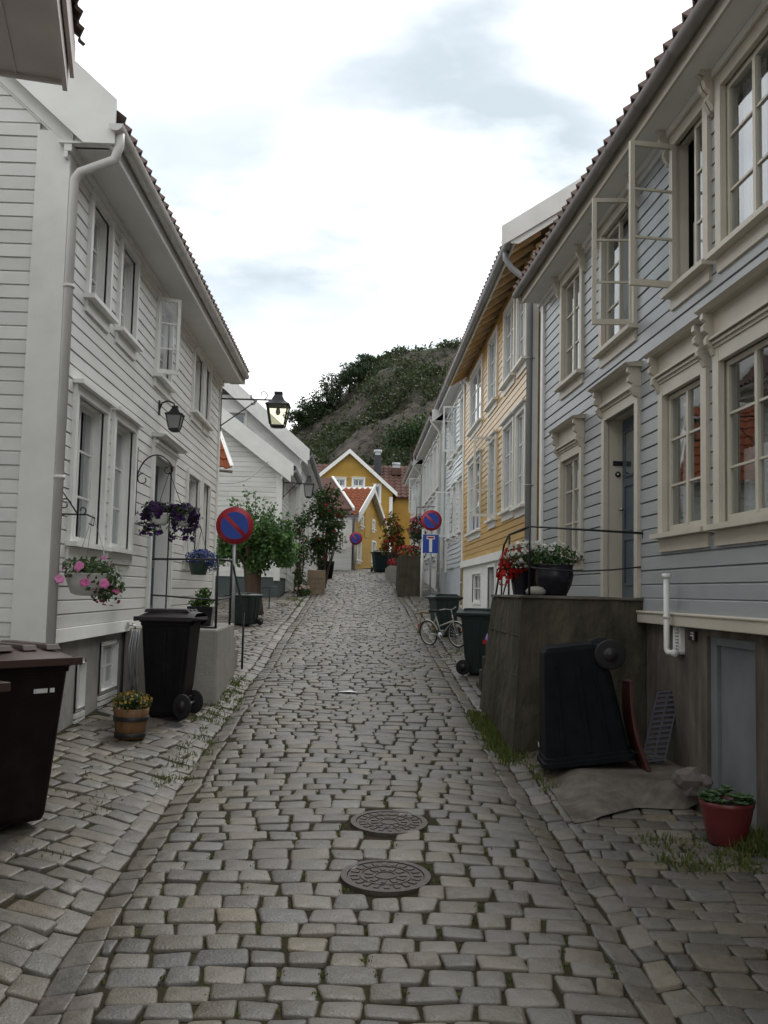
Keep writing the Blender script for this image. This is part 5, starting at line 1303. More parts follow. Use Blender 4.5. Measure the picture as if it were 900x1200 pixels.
def post(par, p0, p1, r=0.03): k = MB(); k.tube([p0, p1], r, 12); k.tube([p1, Vector(p1) + Vector((0, 0, 0.01))], r * 1.1, 12); return k.build('post', M['galv'], par)
g0 = on_g(272, 768); sc0 = on_y(275.5, 616, g0.y)
t = thing('no_parking_sign', (g0.x, g0.y, g0.z), 'round red and blue no-parking sign on a grey post beside the pale doorstep', 'road sign', 'no-parking signs')
post(t, (g0.x, g0.y, g0.z - 0.1), (sc0.x - 0.01, g0.y, sc0.z + 0.15), 0.028); disc_sign(t, (sc0.x, g0.y - 0.045, sc0.z), (0.05, -1, 0), 0.305)
k = MB(); k.box(sc0.x - 0.05, sc0.x + 0.03, g0.y - 0.04, g0.y + 0.035, sc0.z - 0.02, sc0.z + 0.02); k.build('clamp', M['galv'], t)
y1 = 28.6; a = on_y(505.5, 610, y1); b = on_y(504.5, 637.5, y1)
t = thing('no_parking_sign', (a.x, y1, G(a.x, y1)), 'round no-parking sign with a blue dead-end sign under it, before the white houses', 'road sign', 'no-parking signs')
post(t, (a.x, y1, G(a.x, y1) - 0.1), (a.x, y1, a.z + 0.2), 0.03); disc_sign(t, (a.x, y1 - 0.05, a.z), (0.0, -1, 0), 0.31)
k = MB(); k.box(b.x - 0.235, b.x + 0.235, y1 - 0.054, y1 - 0.048, b.z - 0.29, b.z + 0.29); k.build('blue_plate', M['sign_blue'], t)
k = MB(); k.box(b.x - 0.045, b.x + 0.045, y1 - 0.0575, y1 - 0.0545, b.z - 0.24, b.z + 0.139); k.box(b.x - 0.12, b.x + 0.12, y1 - 0.0575, y1 - 0.0545, b.z + 0.14, b.z + 0.235)
k.box(b.x - 0.225, b.x + 0.225, y1 - 0.0575, y1 - 0.0545, b.z - 0.285, b.z - 0.275); k.box(b.x - 0.225, b.x + 0.225, y1 - 0.0575, y1 - 0.0545, b.z + 0.275, b.z + 0.285); k.build('white_bar', M['sign_white'], t)
k = MB(); k.box(b.x - 0.10, b.x + 0.10, y1 - 0.060, y1 - 0.0577, b.z + 0.161, b.z + 0.215); k.box(b.x - 0.115, b.x + 0.115, y1 - 0.0562, y1 - 0.0545, b.z + 0.141, b.z + 0.235) if False else None; k.build('red_bar', M['sign_red'], t)
k = MB(); k.box(a.x - 0.04, a.x + 0.04, y1 - 0.045, y1 + 0.035, a.z - 0.02, a.z + 0.02); k.box(a.x - 0.04, a.x + 0.04, y1 - 0.047, y1 + 0.035, b.z - 0.02, b.z + 0.02); k.build('clamp', M['galv'], t)
wp = on_g(493.5, 700); tp = on_y(496, 620, wp.y)
k = MB(); k.tube([(wp.x, wp.y, wp.z - 0.05), (tp.x, wp.y, tp.z)], 0.045, 10); o = k.build('white_pole', M['white_trim'], None, loc=(wp.x, wp.y, wp.z)); tag(o, 'plain white pole beside the dead-end sign post', 'pole')
c = on_y(417, 631, 47.6); t = thing('small_round_sign', (c.x, 47.6, G(c.x, 47.6)), 'small round sign seen edge-dark on the corner of the small ochre house', 'road sign')
post(t, (c.x - 0.02, 47.65, G(0, 47.6)), (c.x - 0.02, 47.65, c.z + 0.1), 0.03); disc_sign(t, (c.x, 47.58, c.z), (0.1, -1, 0), 0.32)

# ------------------------------------------------------------------ lanterns
def scroll(k, F, c, r, a0, a1, rad_t=0.008, shrink=0.35, n=18):
    pts = []
    for i in range(n + 1):
        a = a0 + (a1 - a0) * i / n; q = r * (1 - (1 - shrink) * i / n)
        pts.append((c[0], c[1] + q * math.cos(a), c[2] + q * math.sin(a)))
    k.F = F; k.tube(pts, rad_t, 6)

def lantern(par, c, wd, ht, glassm, n=4, ang=45):
    """four-sided tapered lantern: c is the middle of the eaves of its cap"""
    c = Vector(c); a0 = rad(ang); r = wd / 2 * 1.414
    k = MB(); k.lathe([(r * 1.02, 0.0), (r * 1.02, 0.02), (r * 0.8, ht * 0.08), (r * 0.55, ht * 0.16), (r * 0.36, ht * 0.3), (r * 0.3, ht * 0.34), (r * 0.34, ht * 0.36), (r * 0.34, ht * 0.42)], c, n, a0=a0); cap = k.build('cap', M['iron'], par)
    k = MB(); b = -ht * 0.58
    k.lathe([(r * 0.6, b), (r * 0.6, b - 0.025), (r * 0.3, b - 0.05)], c, n, a0=a0)
    for i in range(n):
        a = a0 + 2 * math.pi * i / n
        k.tube([(c.x + r * 0.9 * math.cos(a), c.y + r * 0.9 * math.sin(a), c.z), (c.x + r * 0.6 * math.cos(a), c.y + r * 0.6 * math.sin(a), c.z + b)], wd * 0.035, 6)
    k.build('frame', M['iron'], par)
    k = MB(); k.lathe([(r * 0.84, -0.004), (r * 0.57, b + 0.004)], c, n, cap=False, a0=a0); k.build('lamp_glass', glassm, par)
    k = MB(); k.lathe([(0.02, -0.02), (0.035, -0.06), (0.05, -0.12), (0.03, -0.17), (0.005, -0.18)], c, 10); k.build('bulb', M['lampglass_grey'], par)

YL = AY1 - 0.05
cL = on_y(326, 476, YL)
t = thing('street_lamp', (XL, YL, 6.0), 'large black street lantern with pale yellow panes on a long wall arm against the sky', 'street lamp')
lantern(t, (cL.x, YL, cL.z), 0.46, 0.66, M['lampglass'])
k = MB(); za = on_y(290, 468, YL).z
k.tube([(XL + 0.02, YL, za), (cL.x - 0.1, YL, za)], 0.016, 8); k.tube([(cL.x - 0.12, YL, za), (cL.x - 0.05, YL, za + 0.0), (cL.x - 0.05, YL, cL.z + 0.12)], 0.014, 8)
zb = on_y(254, 499, YL).z; k.tube([(XL + 0.04, YL, zb), (on_y(301, 471, YL).x, YL, za - 0.02)], 0.012, 8)
k.box(XL + 0.035, XL + 0.05, YL - 0.04, YL + 0.04, zb - 0.1, za + 0.12)
FLx = WF((XL, YL), (0, 1), (1, 0)); scroll(k, FLx, (0, cL.x - XL - 0.3, za + 0.1), 0.1, rad(-90), rad(210)); scroll(k, FLx, (0, cL.x - XL - 0.5, za - 0.07), 0.06, rad(90), rad(-200)); k.F = None
k.tube([(XL + 0.62, YL, za), (XL + 0.62, YL, za + 0.1)], 0.012, 6)
k.build('bracket_arm', M['iron'], t)
cW = on_x(205, 487, XL + 0.24)
t = thing('wall_lantern', (XL, cW.y, cW.z), 'small black wall lantern with frosted panes over the door of the basket-hung house', 'wall lamp')
lantern(t, cW, 0.23, 0.31, M['lampglass_grey'])
k = MB(FA); s_ = cW.y
k.tube([(s_, 0.02, cW.z + 0.06), (s_, 0.06, cW.z + 0.17), (s_, 0.14, cW.z + 0.2), (s_, 0.22, cW.z + 0.17), (s_, 0.24, cW.z + 0.1)], 0.012, 8); k.box(s_ - 0.03, s_ + 0.03, 0.02, 0.035, cW.z + 0.0, cW.z + 0.2); k.build('bracket', M['iron'], t)
YL2 = 29.05; c2 = on_y(362, 568, YL2)
t = thing('street_lamp', (-2.34, YL2, 5), 'smaller black street lantern on a thin arm in front of the taller white house', 'street lamp')
lantern(t, c2, 0.32, 0.62, M['lampglass_grey'])
k = MB(); z2 = c2.z - 0.06 + 0.1; k.tube([(-2.3, YL2, z2), (c2.x - 0.1, YL2, z2), (c2.x, YL2, c2.z + 0.25)], 0.014, 8); k.tube([(-2.3, YL2, z2 - 0.45), (c2.x - 0.35, YL2, z2)], 0.011, 8); k.box(-2.3, -2.28, YL2 - 0.03, YL2 + 0.03, z2 - 0.5, z2 + 0.08); k.build('bracket_arm', M['iron'], t)

# ------------------------------------------------------------------ hanging baskets
FLW = ((0.03, 0.06, 0.02), (0.075, 0.12, 0.04))
c = on_x(105, 680, XL + 0.34); c = Vector((c.x, c.y, c.z))
t = thing('hanging_basket', c, 'white hanging basket of pink flowers under the first pair of ground-floor windows', 'flower basket', 'flower baskets on the near white house')
k = MB(); k.lathe([(0.11, -0.14), (0.16, -0.12), (0.2, -0.02), (0.215, 0.05), (0.225, 0.06), (0.21, 0.062), (0.19, 0.03)], c, 22); k.build('pot', M['pot_white'], t)
k = MB(); clump(k, c + Vector((0.0, 0, 0.09)), 0.27, 0.27, 0.13, 420, 0.05, FLW); clump(k, c + Vector((0.17, -0.05, -0.07)), 0.16, 0.2, 0.12, 260, 0.05, FLW); k.build('foliage', M['leaf'], t)
k = MB(); flowers(k, c + Vector((0, 0, 0.08)), 0.27, 0.27, 0.13, 7, 0.06, ((0.55, 0.09, 0.3), (0.7, 0.25, 0.5)))
for (dx, dz) in ((-0.2, 0.0), (-0.03, 0.12), (0.03, -0.03), (0.2, -0.03)):
    for q in range(4): flower(k, c + Vector((dx, -0.26 + 0.06 * abs(dx), dz)) + rdir() * 0.012, (Vector((0, -1, 0.2)) + rdir() * 0.3).normalized(), 0.075, lerpc((0.6, 0.1, 0.32), (0.75, 0.3, 0.55), R.random()))
flowers(k, c + Vector((0.2, -0.08, -0.13)), 0.14, 0.18, 0.1, 26, 0.04, ((0.2, 0.03, 0.06), (0.5, 0.1, 0.25))); k.build('blossoms', M['petal'], t)
k = MB(); tpz = c.z + 0.62
for a in range(3): k.tube([c + Vector((0.2 * math.cos(a * 2.1), 0.2 * math.sin(a * 2.1), 0.05)), c + Vector((0, 0, 0.6))], 0.003, 4)
k.build('hanger_wires', M['galv'], t)
k = MB(FA); s_ = c.y; o_ = c.x - XL
k.tube([(s_, 0.02, tpz - 0.02), (s_, o_ - 0.05, tpz - 0.02), (s_, o_ + 0.02, tpz - 0.05), (s_, o_ + 0.01, tpz - 0.12), (s_, o_ - 0.03, tpz - 0.1)], 0.008, 6); k.tube([(s_, 0.02, tpz + 0.24), (s_, o_ * 0.6, tpz - 0.02)], 0.007, 6)
scroll(k, FA, (s_, 0.08, tpz + 0.07), 0.06, rad(0), rad(380), 0.006); scroll(k, FA, (s_, o_ * 0.72, tpz + 0.02), 0.04, rad(-90), rad(200), 0.006); k.box(s_ - 0.012, s_ + 0.012, 0.02, 0.03, tpz - 0.06, tpz + 0.27); k.build('bracket', M['iron'], t)

c = on_x(200, 606, XL + 0.42)
t = thing('hanging_basket', c, 'hanging planters overflowing with dark purple petunias beside the house door', 'flower basket', 'flower baskets on the near white house')
for d in (Vector((-0.16, -0.1, 0)), Vector((0.16, 0.1, 0.0))):
    k = MB(); k.lathe([(0.1, -0.14), (0.14, -0.1), (0.17, 0.03), (0.18, 0.05), (0.15, 0.05)], c + d, 18); k.build('pot', M['pot_white'], t)
k = MB(); clump(k, c + Vector((-0.2, -0.1, 0.1)), 0.24, 0.22, 0.15, 380, 0.055, FLW); clump(k, c + Vector((0.14, 0.08, 0.09)), 0.3, 0.24, 0.14, 460, 0.055, FLW)
for (dx, dy, n_, ln) in ((-0.35, -0.1, 90, 0.34), (-0.17, -0.18, 60, 0.35), (0.08, -0.1, 60, 0.42), (0.27, 0.1, 80, 0.42), (0.36, 0.12, 50, 0.25)):
    for _ in range(n_): leaf(k, c + Vector((dx + R.gauss(0, 0.05), dy + R.gauss(0, 0.05), 0.05 - ln * R.random())), 0.05, rdir(), rdir(), lerpc(*FLW, R.random()))
k.build('foliage', M['leaf'], t)
PUR = ((0.018, 0.005, 0.032), (0.07, 0.014, 0.13))
k = MB(); flowers(k, c + Vector((-0.22, -0.1, 0.06)), 0.2, 0.22, 0.17, 85, 0.085, PUR); flowers(k, c + Vector((0.18, 0.06, 0.06)), 0.28, 0.24, 0.16, 110, 0.085, PUR)
for (dx, dy, n_, ln) in ((-0.35, -0.1, 30, 0.34), (-0.17, -0.18, 14, 0.38), (0.08, -0.1, 14, 0.45), (0.27, 0.1, 24, 0.45), (0.38, 0.12, 10, 0.3)):
    for _ in range(n_): flower(k, c + Vector((dx + R.gauss(0, 0.05), dy + R.gauss(0, 0.05), 0.05 - ln * R.random())), (Vector((0, -1, 0)) + rdir()).normalized(), 0.08, lerpc(*PUR, R.random()))
k.build('blossoms', M['petal'], t)
for ch in t.children: ch.scale = (0.78, 0.78, 0.78)
hg_ = on_x(188, 555, XL + 0.1); k = MB(FA); s_ = c.y - 0.2; zt_ = FA.un(188, 551)[1]
k.tube([(s_, 0.02, zt_ - 0.75), (s_, 0.02, zt_ + 0.1)], 0.009, 6)
arc = [(s_, 0.03 + 0.42 * math.sin(rad(a)), zt_ - 0.35 + 0.38 * math.sin(rad(90 - abs(90 - a))) if a < 91 else zt_ + 0.03 - 0.13 * (1 - math.cos(rad(a - 90)))) for a in range(0, 181, 12)]
arc = [(s_, 0.02 + 0.24 * (1 - math.cos(rad(a))), zt_ - 0.35 + 0.36 * math.sin(rad(a))) for a in range(0, 150, 10)]; k.tube(arc, 0.009, 6)
scroll(k, FA, (s_, 0.4, zt_ - 0.17), 0.07, rad(60), rad(-280), 0.007); scroll(k, FA, (s_, 0.1, zt_ - 0.3), 0.08, rad(90), rad(400), 0.007); k.build('bracket', M['iron'], t)
k = MB(); k.tube([(XL + 0.42, c.y - 0.2, zt_ - 0.2), (c.x - 0.16, c.y - 0.1, c.z + 0.05)], 0.004, 5); k.tube([(XL + 0.42, c.y - 0.2, zt_ - 0.2), (c.x + 0.16, c.y + 0.1, c.z + 0.05)], 0.004, 5); k.build('hanger_wires', M['iron'], t)

c = on_x(233, 662, XL + 0.4)
t = thing('hanging_basket', c, 'small dark green hanging pot of blue lobelia above the doorstep railing', 'flower basket', 'flower baskets on the near white house')
k = MB(); k.lathe([(0.1, -0.15), (0.11, -0.148), (0.16, 0.03), (0.17, 0.05), (0.15, 0.04)], c, 18); k.build('pot', M['pot_green'], t)
k = MB(); clump(k, c + Vector((0.03, 0, 0.1)), 0.22, 0.22, 0.12, 420, 0.035, ((0.03, 0.05, 0.04), (0.05, 0.08, 0.07))); clump(k, c + Vector((0.2, 0, 0.0)), 0.12, 0.15, 0.1, 120, 0.03, FLW); k.build('foliage', M['leaf'], t)
k = MB(); flowers(k, c + Vector((0.03, 0, 0.1)), 0.23, 0.23, 0.13, 330, 0.035, ((0.03, 0.05, 0.2), (0.09, 0.13, 0.34))); flowers(k, c + Vector((0.22, 0, 0.0)), 0.11, 0.14, 0.1, 60, 0.03, ((0.03, 0.05, 0.2), (0.09, 0.13, 0.34))); k.build('blossoms', M['petal'], t)
k = MB(FA); s_ = c.y; o_ = c.x - XL; zt_ = c.z + 0.58
k.tube([(s_, 0.02, zt_ - 0.1), (s_, o_ * 0.5, zt_ + 0.04), (s_, o_, zt_), (s_, o_ + 0.02, zt_ - 0.06)], 0.008, 6); scroll(k, FA, (s_, o_ * 0.45, zt_ - 0.06), 0.07, rad(90), rad(420), 0.006); scroll(k, FA, (s_, o_ - 0.04, zt_ + 0.02), 0.04, rad(-90), rad(200), 0.006); k.build('bracket', M['iron'], t)
k = MB()
for a in range(3): k.tube([c + Vector((0.15 * math.cos(a * 2.1), 0.15 * math.sin(a * 2.1), 0.05)), (c.x + 0.02, c.y, zt_ - 0.06)], 0.003, 4)
k.build('hanger_wires', M['iron'], t)

# ------------------------------------------------------------------ pots and planters
def pot(name, loc, prof, pm, label, cat, n=24, group=None):
    t = thing(name, loc, label, cat, group); k = MB(); k.lathe(prof, loc, n); k.build('pot', pm, t)
    rz = max(p[0] for p in prof[-3:]) * 0.9; zt = max(p[1] for p in prof) - 0.03
    k = MB(); k.lathe([(rz, zt - 0.002), (rz * 0.99, zt)], loc, n); k.build('soil', M['earth'], t)
    return t
# barrel of yellow flowers
q = on_g(149, 868); L0 = Vector(gp(q.x, q.y + 0.12)); bs = 0.163
t = thing('barrel_planter', L0, 'small oak half-barrel planter of yellow flowers on the setts', 'planter')
k = MB(); k.lathe([(bs * 0.86, 0), (bs * 0.92, 0.1), (bs, 0.2), (bs * 1.06, 0.285), (bs * 0.97, 0.285), (bs * 0.93, 0.24)], L0, 22); k.build('staves', M['barrel'], t)
for z in (0.015, 0.17): k = MB(); rr_ = bs * (0.875 if z < 0.1 else 0.99); k.lathe([(rr_ + 0.006, z), (rr_ + 0.014, z + 0.04), (rr_, z + 0.04)], L0, 22, cap=False); k.build('hoop', M['iron'], t)
k = MB(); clump(k, L0 + Vector((0, 0, 0.34)), 0.18, 0.18, 0.09, 420, 0.045, ((0.03, 0.05, 0.015), (0.08, 0.11, 0.03))); k.build('foliage', M['leaf'], t)
k = MB(); flowers(k, L0 + Vector((0, 0, 0.34)), 0.19, 0.19, 0.1, 120, 0.03, ((0.26, 0.16, 0.02), (0.45, 0.32, 0.06))); k.build('blossoms', M['petal'], t)
# red pot by the cellar door
q = on_g(851, 997); L0 = Vector(gp(q.x + 0.06, q.y + 0.14))
t = pot('plant_pot', L0, [(0.12, 0), (0.13, 0.01), (0.165, 0.16), (0.182, 0.25), (0.19, 0.27), (0.197, 0.30), (0.182, 0.30), (0.175, 0.26)], M['terracotta'], 'dark red pot with low green rosettes by the grey cellar door', 'plant pot')
k = MB()
for _ in range(46):
    d = rdir(0); q_ = L0 + Vector((d.x * 0.17, d.y * 0.17, 0.29 + R.uniform(0, 0.09) * (1.2 - math.hypot(d.x, d.y))))
    for a in range(10):
        an = a * 0.63 + R.random(); leaf(k, q_, 0.055, (Vector((0, 0, 1)) + Vector((math.cos(an), math.sin(an), 0)) * -0.5).normalized(), Vector((math.cos(an), math.sin(an), 0.35)), lerpc((0.05, 0.1, 0.04), (0.12, 0.2, 0.08), R.random()))
k.build('foliage', M['leaf'], t)
# pots on the landing
q = on_z(649, 701, ZT + 0.03); q = Vector((q.x + 0.02, 10.05, ZT + 0.032)); q.x = on_y(649, 680, 10.05).x
t = pot('flower_pot', q, [(0.13, 0), (0.135, 0.012), (0.19, 0.13), (0.205, 0.22), (0.195, 0.29), (0.2, 0.31), (0.205, 0.325), (0.18, 0.32), (0.17, 0.28)], M['pot_black'], 'rounded black glazed pot of white flowers on the mossy landing', 'flower pot', group='pots on the concrete landing')
k = MB(); clump(k, q + Vector((-0.02, 0, 0.4)), 0.3, 0.25, 0.12, 850, 0.04, ((0.02, 0.055, 0.015), (0.07, 0.14, 0.035)), shell_bias=0.35); clump(k, q + Vector((-0.3, 0.15, 0.42)), 0.2, 0.2, 0.14, 330, 0.04, ((0.05, 0.08, 0.03), (0.14, 0.18, 0.08))); k.build('foliage', M['leaf'], t)
k = MB(); flowers(k, q + Vector((-0.02, 0.1, 0.45)), 0.3, 0.25, 0.12, 95, 0.042, ((0.6, 0.6, 0.55), (0.75, 0.75, 0.7))); flowers(k, q + Vector((-0.25, 0.12, 0.45)), 0.24, 0.2, 0.14, 120, 0.042, ((0.55, 0.55, 0.5), (0.72, 0.72, 0.66))); k.build('blossoms', M['petal'], t)
q = Vector((on_y(612, 690, 10.5).x, 10.5, ZT + 0.032))
t = pot('flower_pot', q, [(0.1, 0), (0.1, 0.01), (0.14, 0.27), (0.15, 0.29), (0.13, 0.28)], M['pot_black'], 'tapered black pot of red geraniums at the edge of the mossy landing', 'flower pot', group='pots on the concrete landing')
RED = ((0.3, 0.008, 0.008), (0.55, 0.02, 0.015))
k = MB(); clump(k, q + Vector((-0.03, 0, 0.36)), 0.2, 0.2, 0.16, 240, 0.06, ((0.03, 0.06, 0.02), (0.07, 0.13, 0.035))); k.build('foliage', M['leaf'], t)
k = MB(); flowers(k, q + Vector((-0.05, -0.02, 0.36)), 0.2, 0.19, 0.17, 190, 0.055, RED); flowers(k, q + Vector((-0.2, -0.02, 0.22)), 0.09, 0.1, 0.14, 50, 0.05, RED); k.build('blossoms', M['petal'], t)
q = Vector((on_y(632, 690, 10.6).x, 10.6, ZT + 0.032))
t = pot('flower_pot', q, [(0.11, 0), (0.12, 0.01), (0.15, 0.2), (0.165, 0.25), (0.15, 0.25)], M['barrel'], 'brown clay pot half hidden between the two black pots', 'flower pot', group='pots on the concrete landing')
k = MB(); clump(k, q + Vector((0, 0, 0.3)), 0.17, 0.17, 0.1, 160, 0.05, GREEN); k.build('foliage', M['leaf'], t)
k = MB(); flowers(k, q + Vector((0, 0, 0.33)), 0.18, 0.17, 0.12, 90, 0.05, ((0.25, 0.01, 0.01), (0.45, 0.02, 0.02))); k.build('blossoms', M['petal'], t)
q = Vector((on_y(628, 698, 9.95).x, 9.95, ZT + 0.03)); k = MB(); k.lathe([(0.05, 0), (0.085, 0.02), (0.09, 0.05), (0.06, 0.085), (0.01, 0.095)], q, 12, sx=1.2)
tag(k.build('pebble', M['concrete_pale'], None, loc=q), 'pale round stone at the foot of the black glazed pot', 'stone')
# conifer in a black box pot
q = Vector((on_y(236, 715, 12.8).x, 12.8, ZS + 0.002))
t = thing('potted_conifer', q, 'small bright green conifer in a black square pot on the pale doorstep', 'potted plant')
k = MB(); k.hexa([q + Vector(v) for v in ((-0.14, -0.12, 0), (0.14, -0.12, 0), (0.14, 0.12, 0), (-0.14, 0.12, 0))], [q + Vector(v) for v in ((-0.17, -0.14, 0.25), (0.17, -0.14, 0.25), (0.17, 0.14, 0.25), (-0.17, 0.14, 0.25))]); k.build('pot', M['pot_black'], t, bevel=0.01)
k = MB(); clump(k, q + Vector((0, 0, 0.3)), 0.19, 0.17, 0.07, 260, 0.05, ((0.03, 0.075, 0.015), (0.09, 0.17, 0.03))); clump(k, q + Vector((0.02, 0, 0.4)), 0.1, 0.1, 0.1, 220, 0.045, ((0.03, 0.075, 0.015), (0.09, 0.17, 0.03))); k.build('foliage', M['leaf'], t)

# ------------------------------------------------------------------ small things on and by the blue house
u, z = FB.un(783, 705, 0.12); z0 = FB.un(783, 764, 0.1)[1]; z1 = FB.un(783, 678, 0.12)[1]
t = thing('vent_pipe', FB.pt(u, 0.12, z0), 'white vent pipe with a round cap standing against the blue boards', 'pipe')
k = MB(FB); k.tube([(u - 0.1, 0.1, z0), (u - 0.02, 0.13, z0), (u, 0.135, z0 + 0.03), (u, 0.135, z1)], 0.026, 12); k.tube([(u, 0.135, z0 + 0.3), (u, 0.135, z0 + 0.335)], 0.03, 12); k.tube([(u - 0.12, 0.1, z0), (u - 0.085, 0.1, z0)], 0.034, 12); k.build('pipe', M['gutter_white'], t)
k = MB(FB); k.tube([(u, 0.135, z1), (u, 0.135, z1 + 0.012), (u, 0.135, z1 + 0.035), (u, 0.135, z1 + 0.045)], [0.03, 0.042, 0.042, 0.03], 14); k.build('cap', M['gutter_white'], t)
r = FB.rect((800, 735), (800, 767), (791, 733), (791, 765), 0.0)
k = MB(FB); k.box(r[0], r[1], -0.02, 0.02, r[2], r[2] + 0.02); k.box(r[0], r[1], -0.02, 0.02, r[3] - 0.02, r[3]); k.box(r[0], r[0] + 0.05, -0.02, 0.02, r[2], r[3]); k.box(r[1] - 0.05, r[1], -0.02, 0.02, r[2], r[3])
for i in range(8): zz_ = r[2] + (r[3] - r[2]) * (i + 0.6) / 8.5; k.box(r[0] + 0.05, r[1] - 0.05, -0.018, 0.016, zz_, zz_ + 0.014)
o = k.build('wall_vent', M['white_trim'], None, loc=FB.pt(r[0], 0, r[2])); tag(o, 'small white slatted vent grille in the concrete wall beside the vent pipe', 'vent')
r = FB.rect((815, 740), (815, 751), (807.5, 739), (807.5, 750), 0.0)
t = thing('small_plate', FB.pt(r[0], 0, r[2]), 'tiny black plate with white marks on the concrete wall by the cellar door', 'plate')
k = MB(FB); k.box(r[0], r[1], -0.018, 0.004, r[2], r[3]); k.build('plate', M['plaque'], t)
k = MB(FB); zc_ = (r[2] + r[3]) / 2; wd = r[1] - r[0]; k.box(r[0] + wd * 0.3, r[0] + wd * 0.75, 0.004, 0.006, zc_ - 0.005, zc_ + 0.006); k.box(r[0] + wd * 0.25, r[0] + wd * 0.35, 0.004, 0.006, zc_ - 0.035, zc_ + 0.035); k.box(r[0] + wd * 0.35, r[0] + wd * 0.7, 0.004, 0.006, zc_ + 0.02, zc_ + 0.03); k.build('marks', M['sign_white'], t)
# leaning grate and red lid
def lean(name, p0, up, side, mats, label, cat): pass
a = on_y(757, 890, 8.75); a.z = ZP + 0.01
upv = (on_y(783, 806, 8.95) - on_y(764, 890, 8.75)); sd_ = Vector((0.215, -0.03, 0.03))
nrm = upv.cross(sd_).normalized(); O = Vector((a.x - 0.04, 8.78, ZP + 0.012))
k = MB(); th = nrm * 0.03
bar = lambda u0, u1, v0, v1, d0=0, d1=1: k.hexa([O + sd_ * u0 + upv * v0 + th * d0, O + sd_ * u1 + upv * v0 + th * d0, O + sd_ * u1 + upv * v1 + th * d0, O + sd_ * u0 + upv * v1 + th * d0], [O + sd_ * u0 + upv * v0 + th * d1, O + sd_ * u1 + upv * v0 + th * d1, O + sd_ * u1 + upv * v1 + th * d1, O + sd_ * u0 + upv * v1 + th * d1])
bar(0, 0.08, 0, 1); bar(0.92, 1, 0, 1); bar(0.46, 0.54, 0.004, 0.996, 0.05, 0.95); bar(0.08, 0.92, 0, 0.03, 0.02, 0.98); bar(0.08, 0.92, 0.97, 1, 0.02, 0.98); None
for i in range(13): v = 0.04 + i * 0.0725; bar(0.085, 0.915, v, v + 0.035, 0.1, 0.9)
tag(k.build('plastic_grate', M['rattan'], None, loc=O), 'slim bluish slatted grate leaning against the concrete wall', 'grate')
k = MB(); n_ = 10; vs = []; P0 = Vector((on_y(752, 893, 8.6).x, 8.55, ZP + 0.01)); P1 = on_y(735, 798, 8.85)
for i in range(n_ + 1):
    t_ = i / n_; c_ = P0.lerp(P1, t_) + Vector((-0.05 * math.sin(math.pi * t_), 0, 0)); hw = 0.16 * (1 - 0.25 * t_ ** 3)
    vs += [c_ + Vector((-0.012, -hw, 0)), c_ + Vector((-0.012, hw, 0)), c_ + Vector((0.022, hw * 0.95, 0.01)), c_ + Vector((0.022, -hw * 0.95, 0.01))]
fs = [(0, 1, 2, 3), tuple(4 * n_ + i for i in (3, 2, 1, 0))]
for i in range(n_):
    for e in range(4): fs.append((i * 4 + e, i * 4 + (e + 1) % 4, i * 4 + 4 + (e + 1) % 4, i * 4 + 4 + e))
k.add(vs, fs); tag(k.build('curved_lid', M['red_plastic'], None, loc=P0, bevel=0.006), 'dull red curved plastic lid propped behind the upturned bin', 'lid')
for i, (px, py, s) in enumerate(((806, 912, 0.12), (814, 924, 0.11), (822, 908, 0.09))):
    p_ = on_y(px, py, 7.75); p_.z = max(p_.z, G(p_.x, p_.y) + s * 0.3)
    if i == 2: p_.z = G(p_.x, p_.y) + 0.22
    k = MB(); vs, fs = [], []
    bm = bmesh.new(); bmesh.ops.create_icosphere(bm, subdivisions=2, radius=1)
    for v in bm.verts: q_ = v.co * (1 + 0.28 * mnoise.noise(v.co * 1.6 + Vector((i * 7, 0, 0)))); vs.append(p_ + Vector((q_.x * s, q_.y * s, q_.z * s * 0.75)))
    fs = [tuple(v.index for v in f.verts) for f in bm.faces]; bm.free(); k.add(vs, fs)
    tag(k.build('rough_stone', M['rockpile'], None, loc=p_), ['dark rough stone in the heap, between ledge and cellar door, on the ledge side', 'lowest rough stone in the heap at the foot of the cellar door frame', 'small stone on top of the heap beside the cellar door'][i], 'stone', 'stones heaped by the cellar door')
# tap and hose on the near white house
u = FA.un(150, 733, 0.05)[0]; z = FA.un(150, 733, 0.05)[1]
t = thing('garden_hose', FA.pt(u, 0.1, z), 'pale garden hose hanging in loops from a tap on the white base board', 'hose')
k = MB(FA); k.tube([(u, 0.04, z), (u, 0.13, z), (u, 0.14, z - 0.04)], 0.012, 8); k.tube([(u - 0.04, 0.11, z + 0.03), (u + 0.04, 0.11, z + 0.03)], 0.007, 6); k.box(u - 0.12, u - 0.05, 0.06, 0.075, z - 0.03, z + 0.04); k.build('tap', M['chrome'], t)
k = MB(FA)
for j in range(5):
    du, L_ = R.uniform(0.05, 0.4), R.uniform(0.5, 0.75)
    k.tube([(u + 0.02 + 0.5 * du * math.sin(a), 0.1 + 0.02 * j, z - 0.05 - L_ * (a / math.pi if a <= math.pi else 2 - a / math.pi) + 0.02 * math.sin(3 * a)) for a in [i * 2 * math.pi / 16 for i in range(17)]], 0.01, 6)
k.build('hose_loops', M['hose'], t)

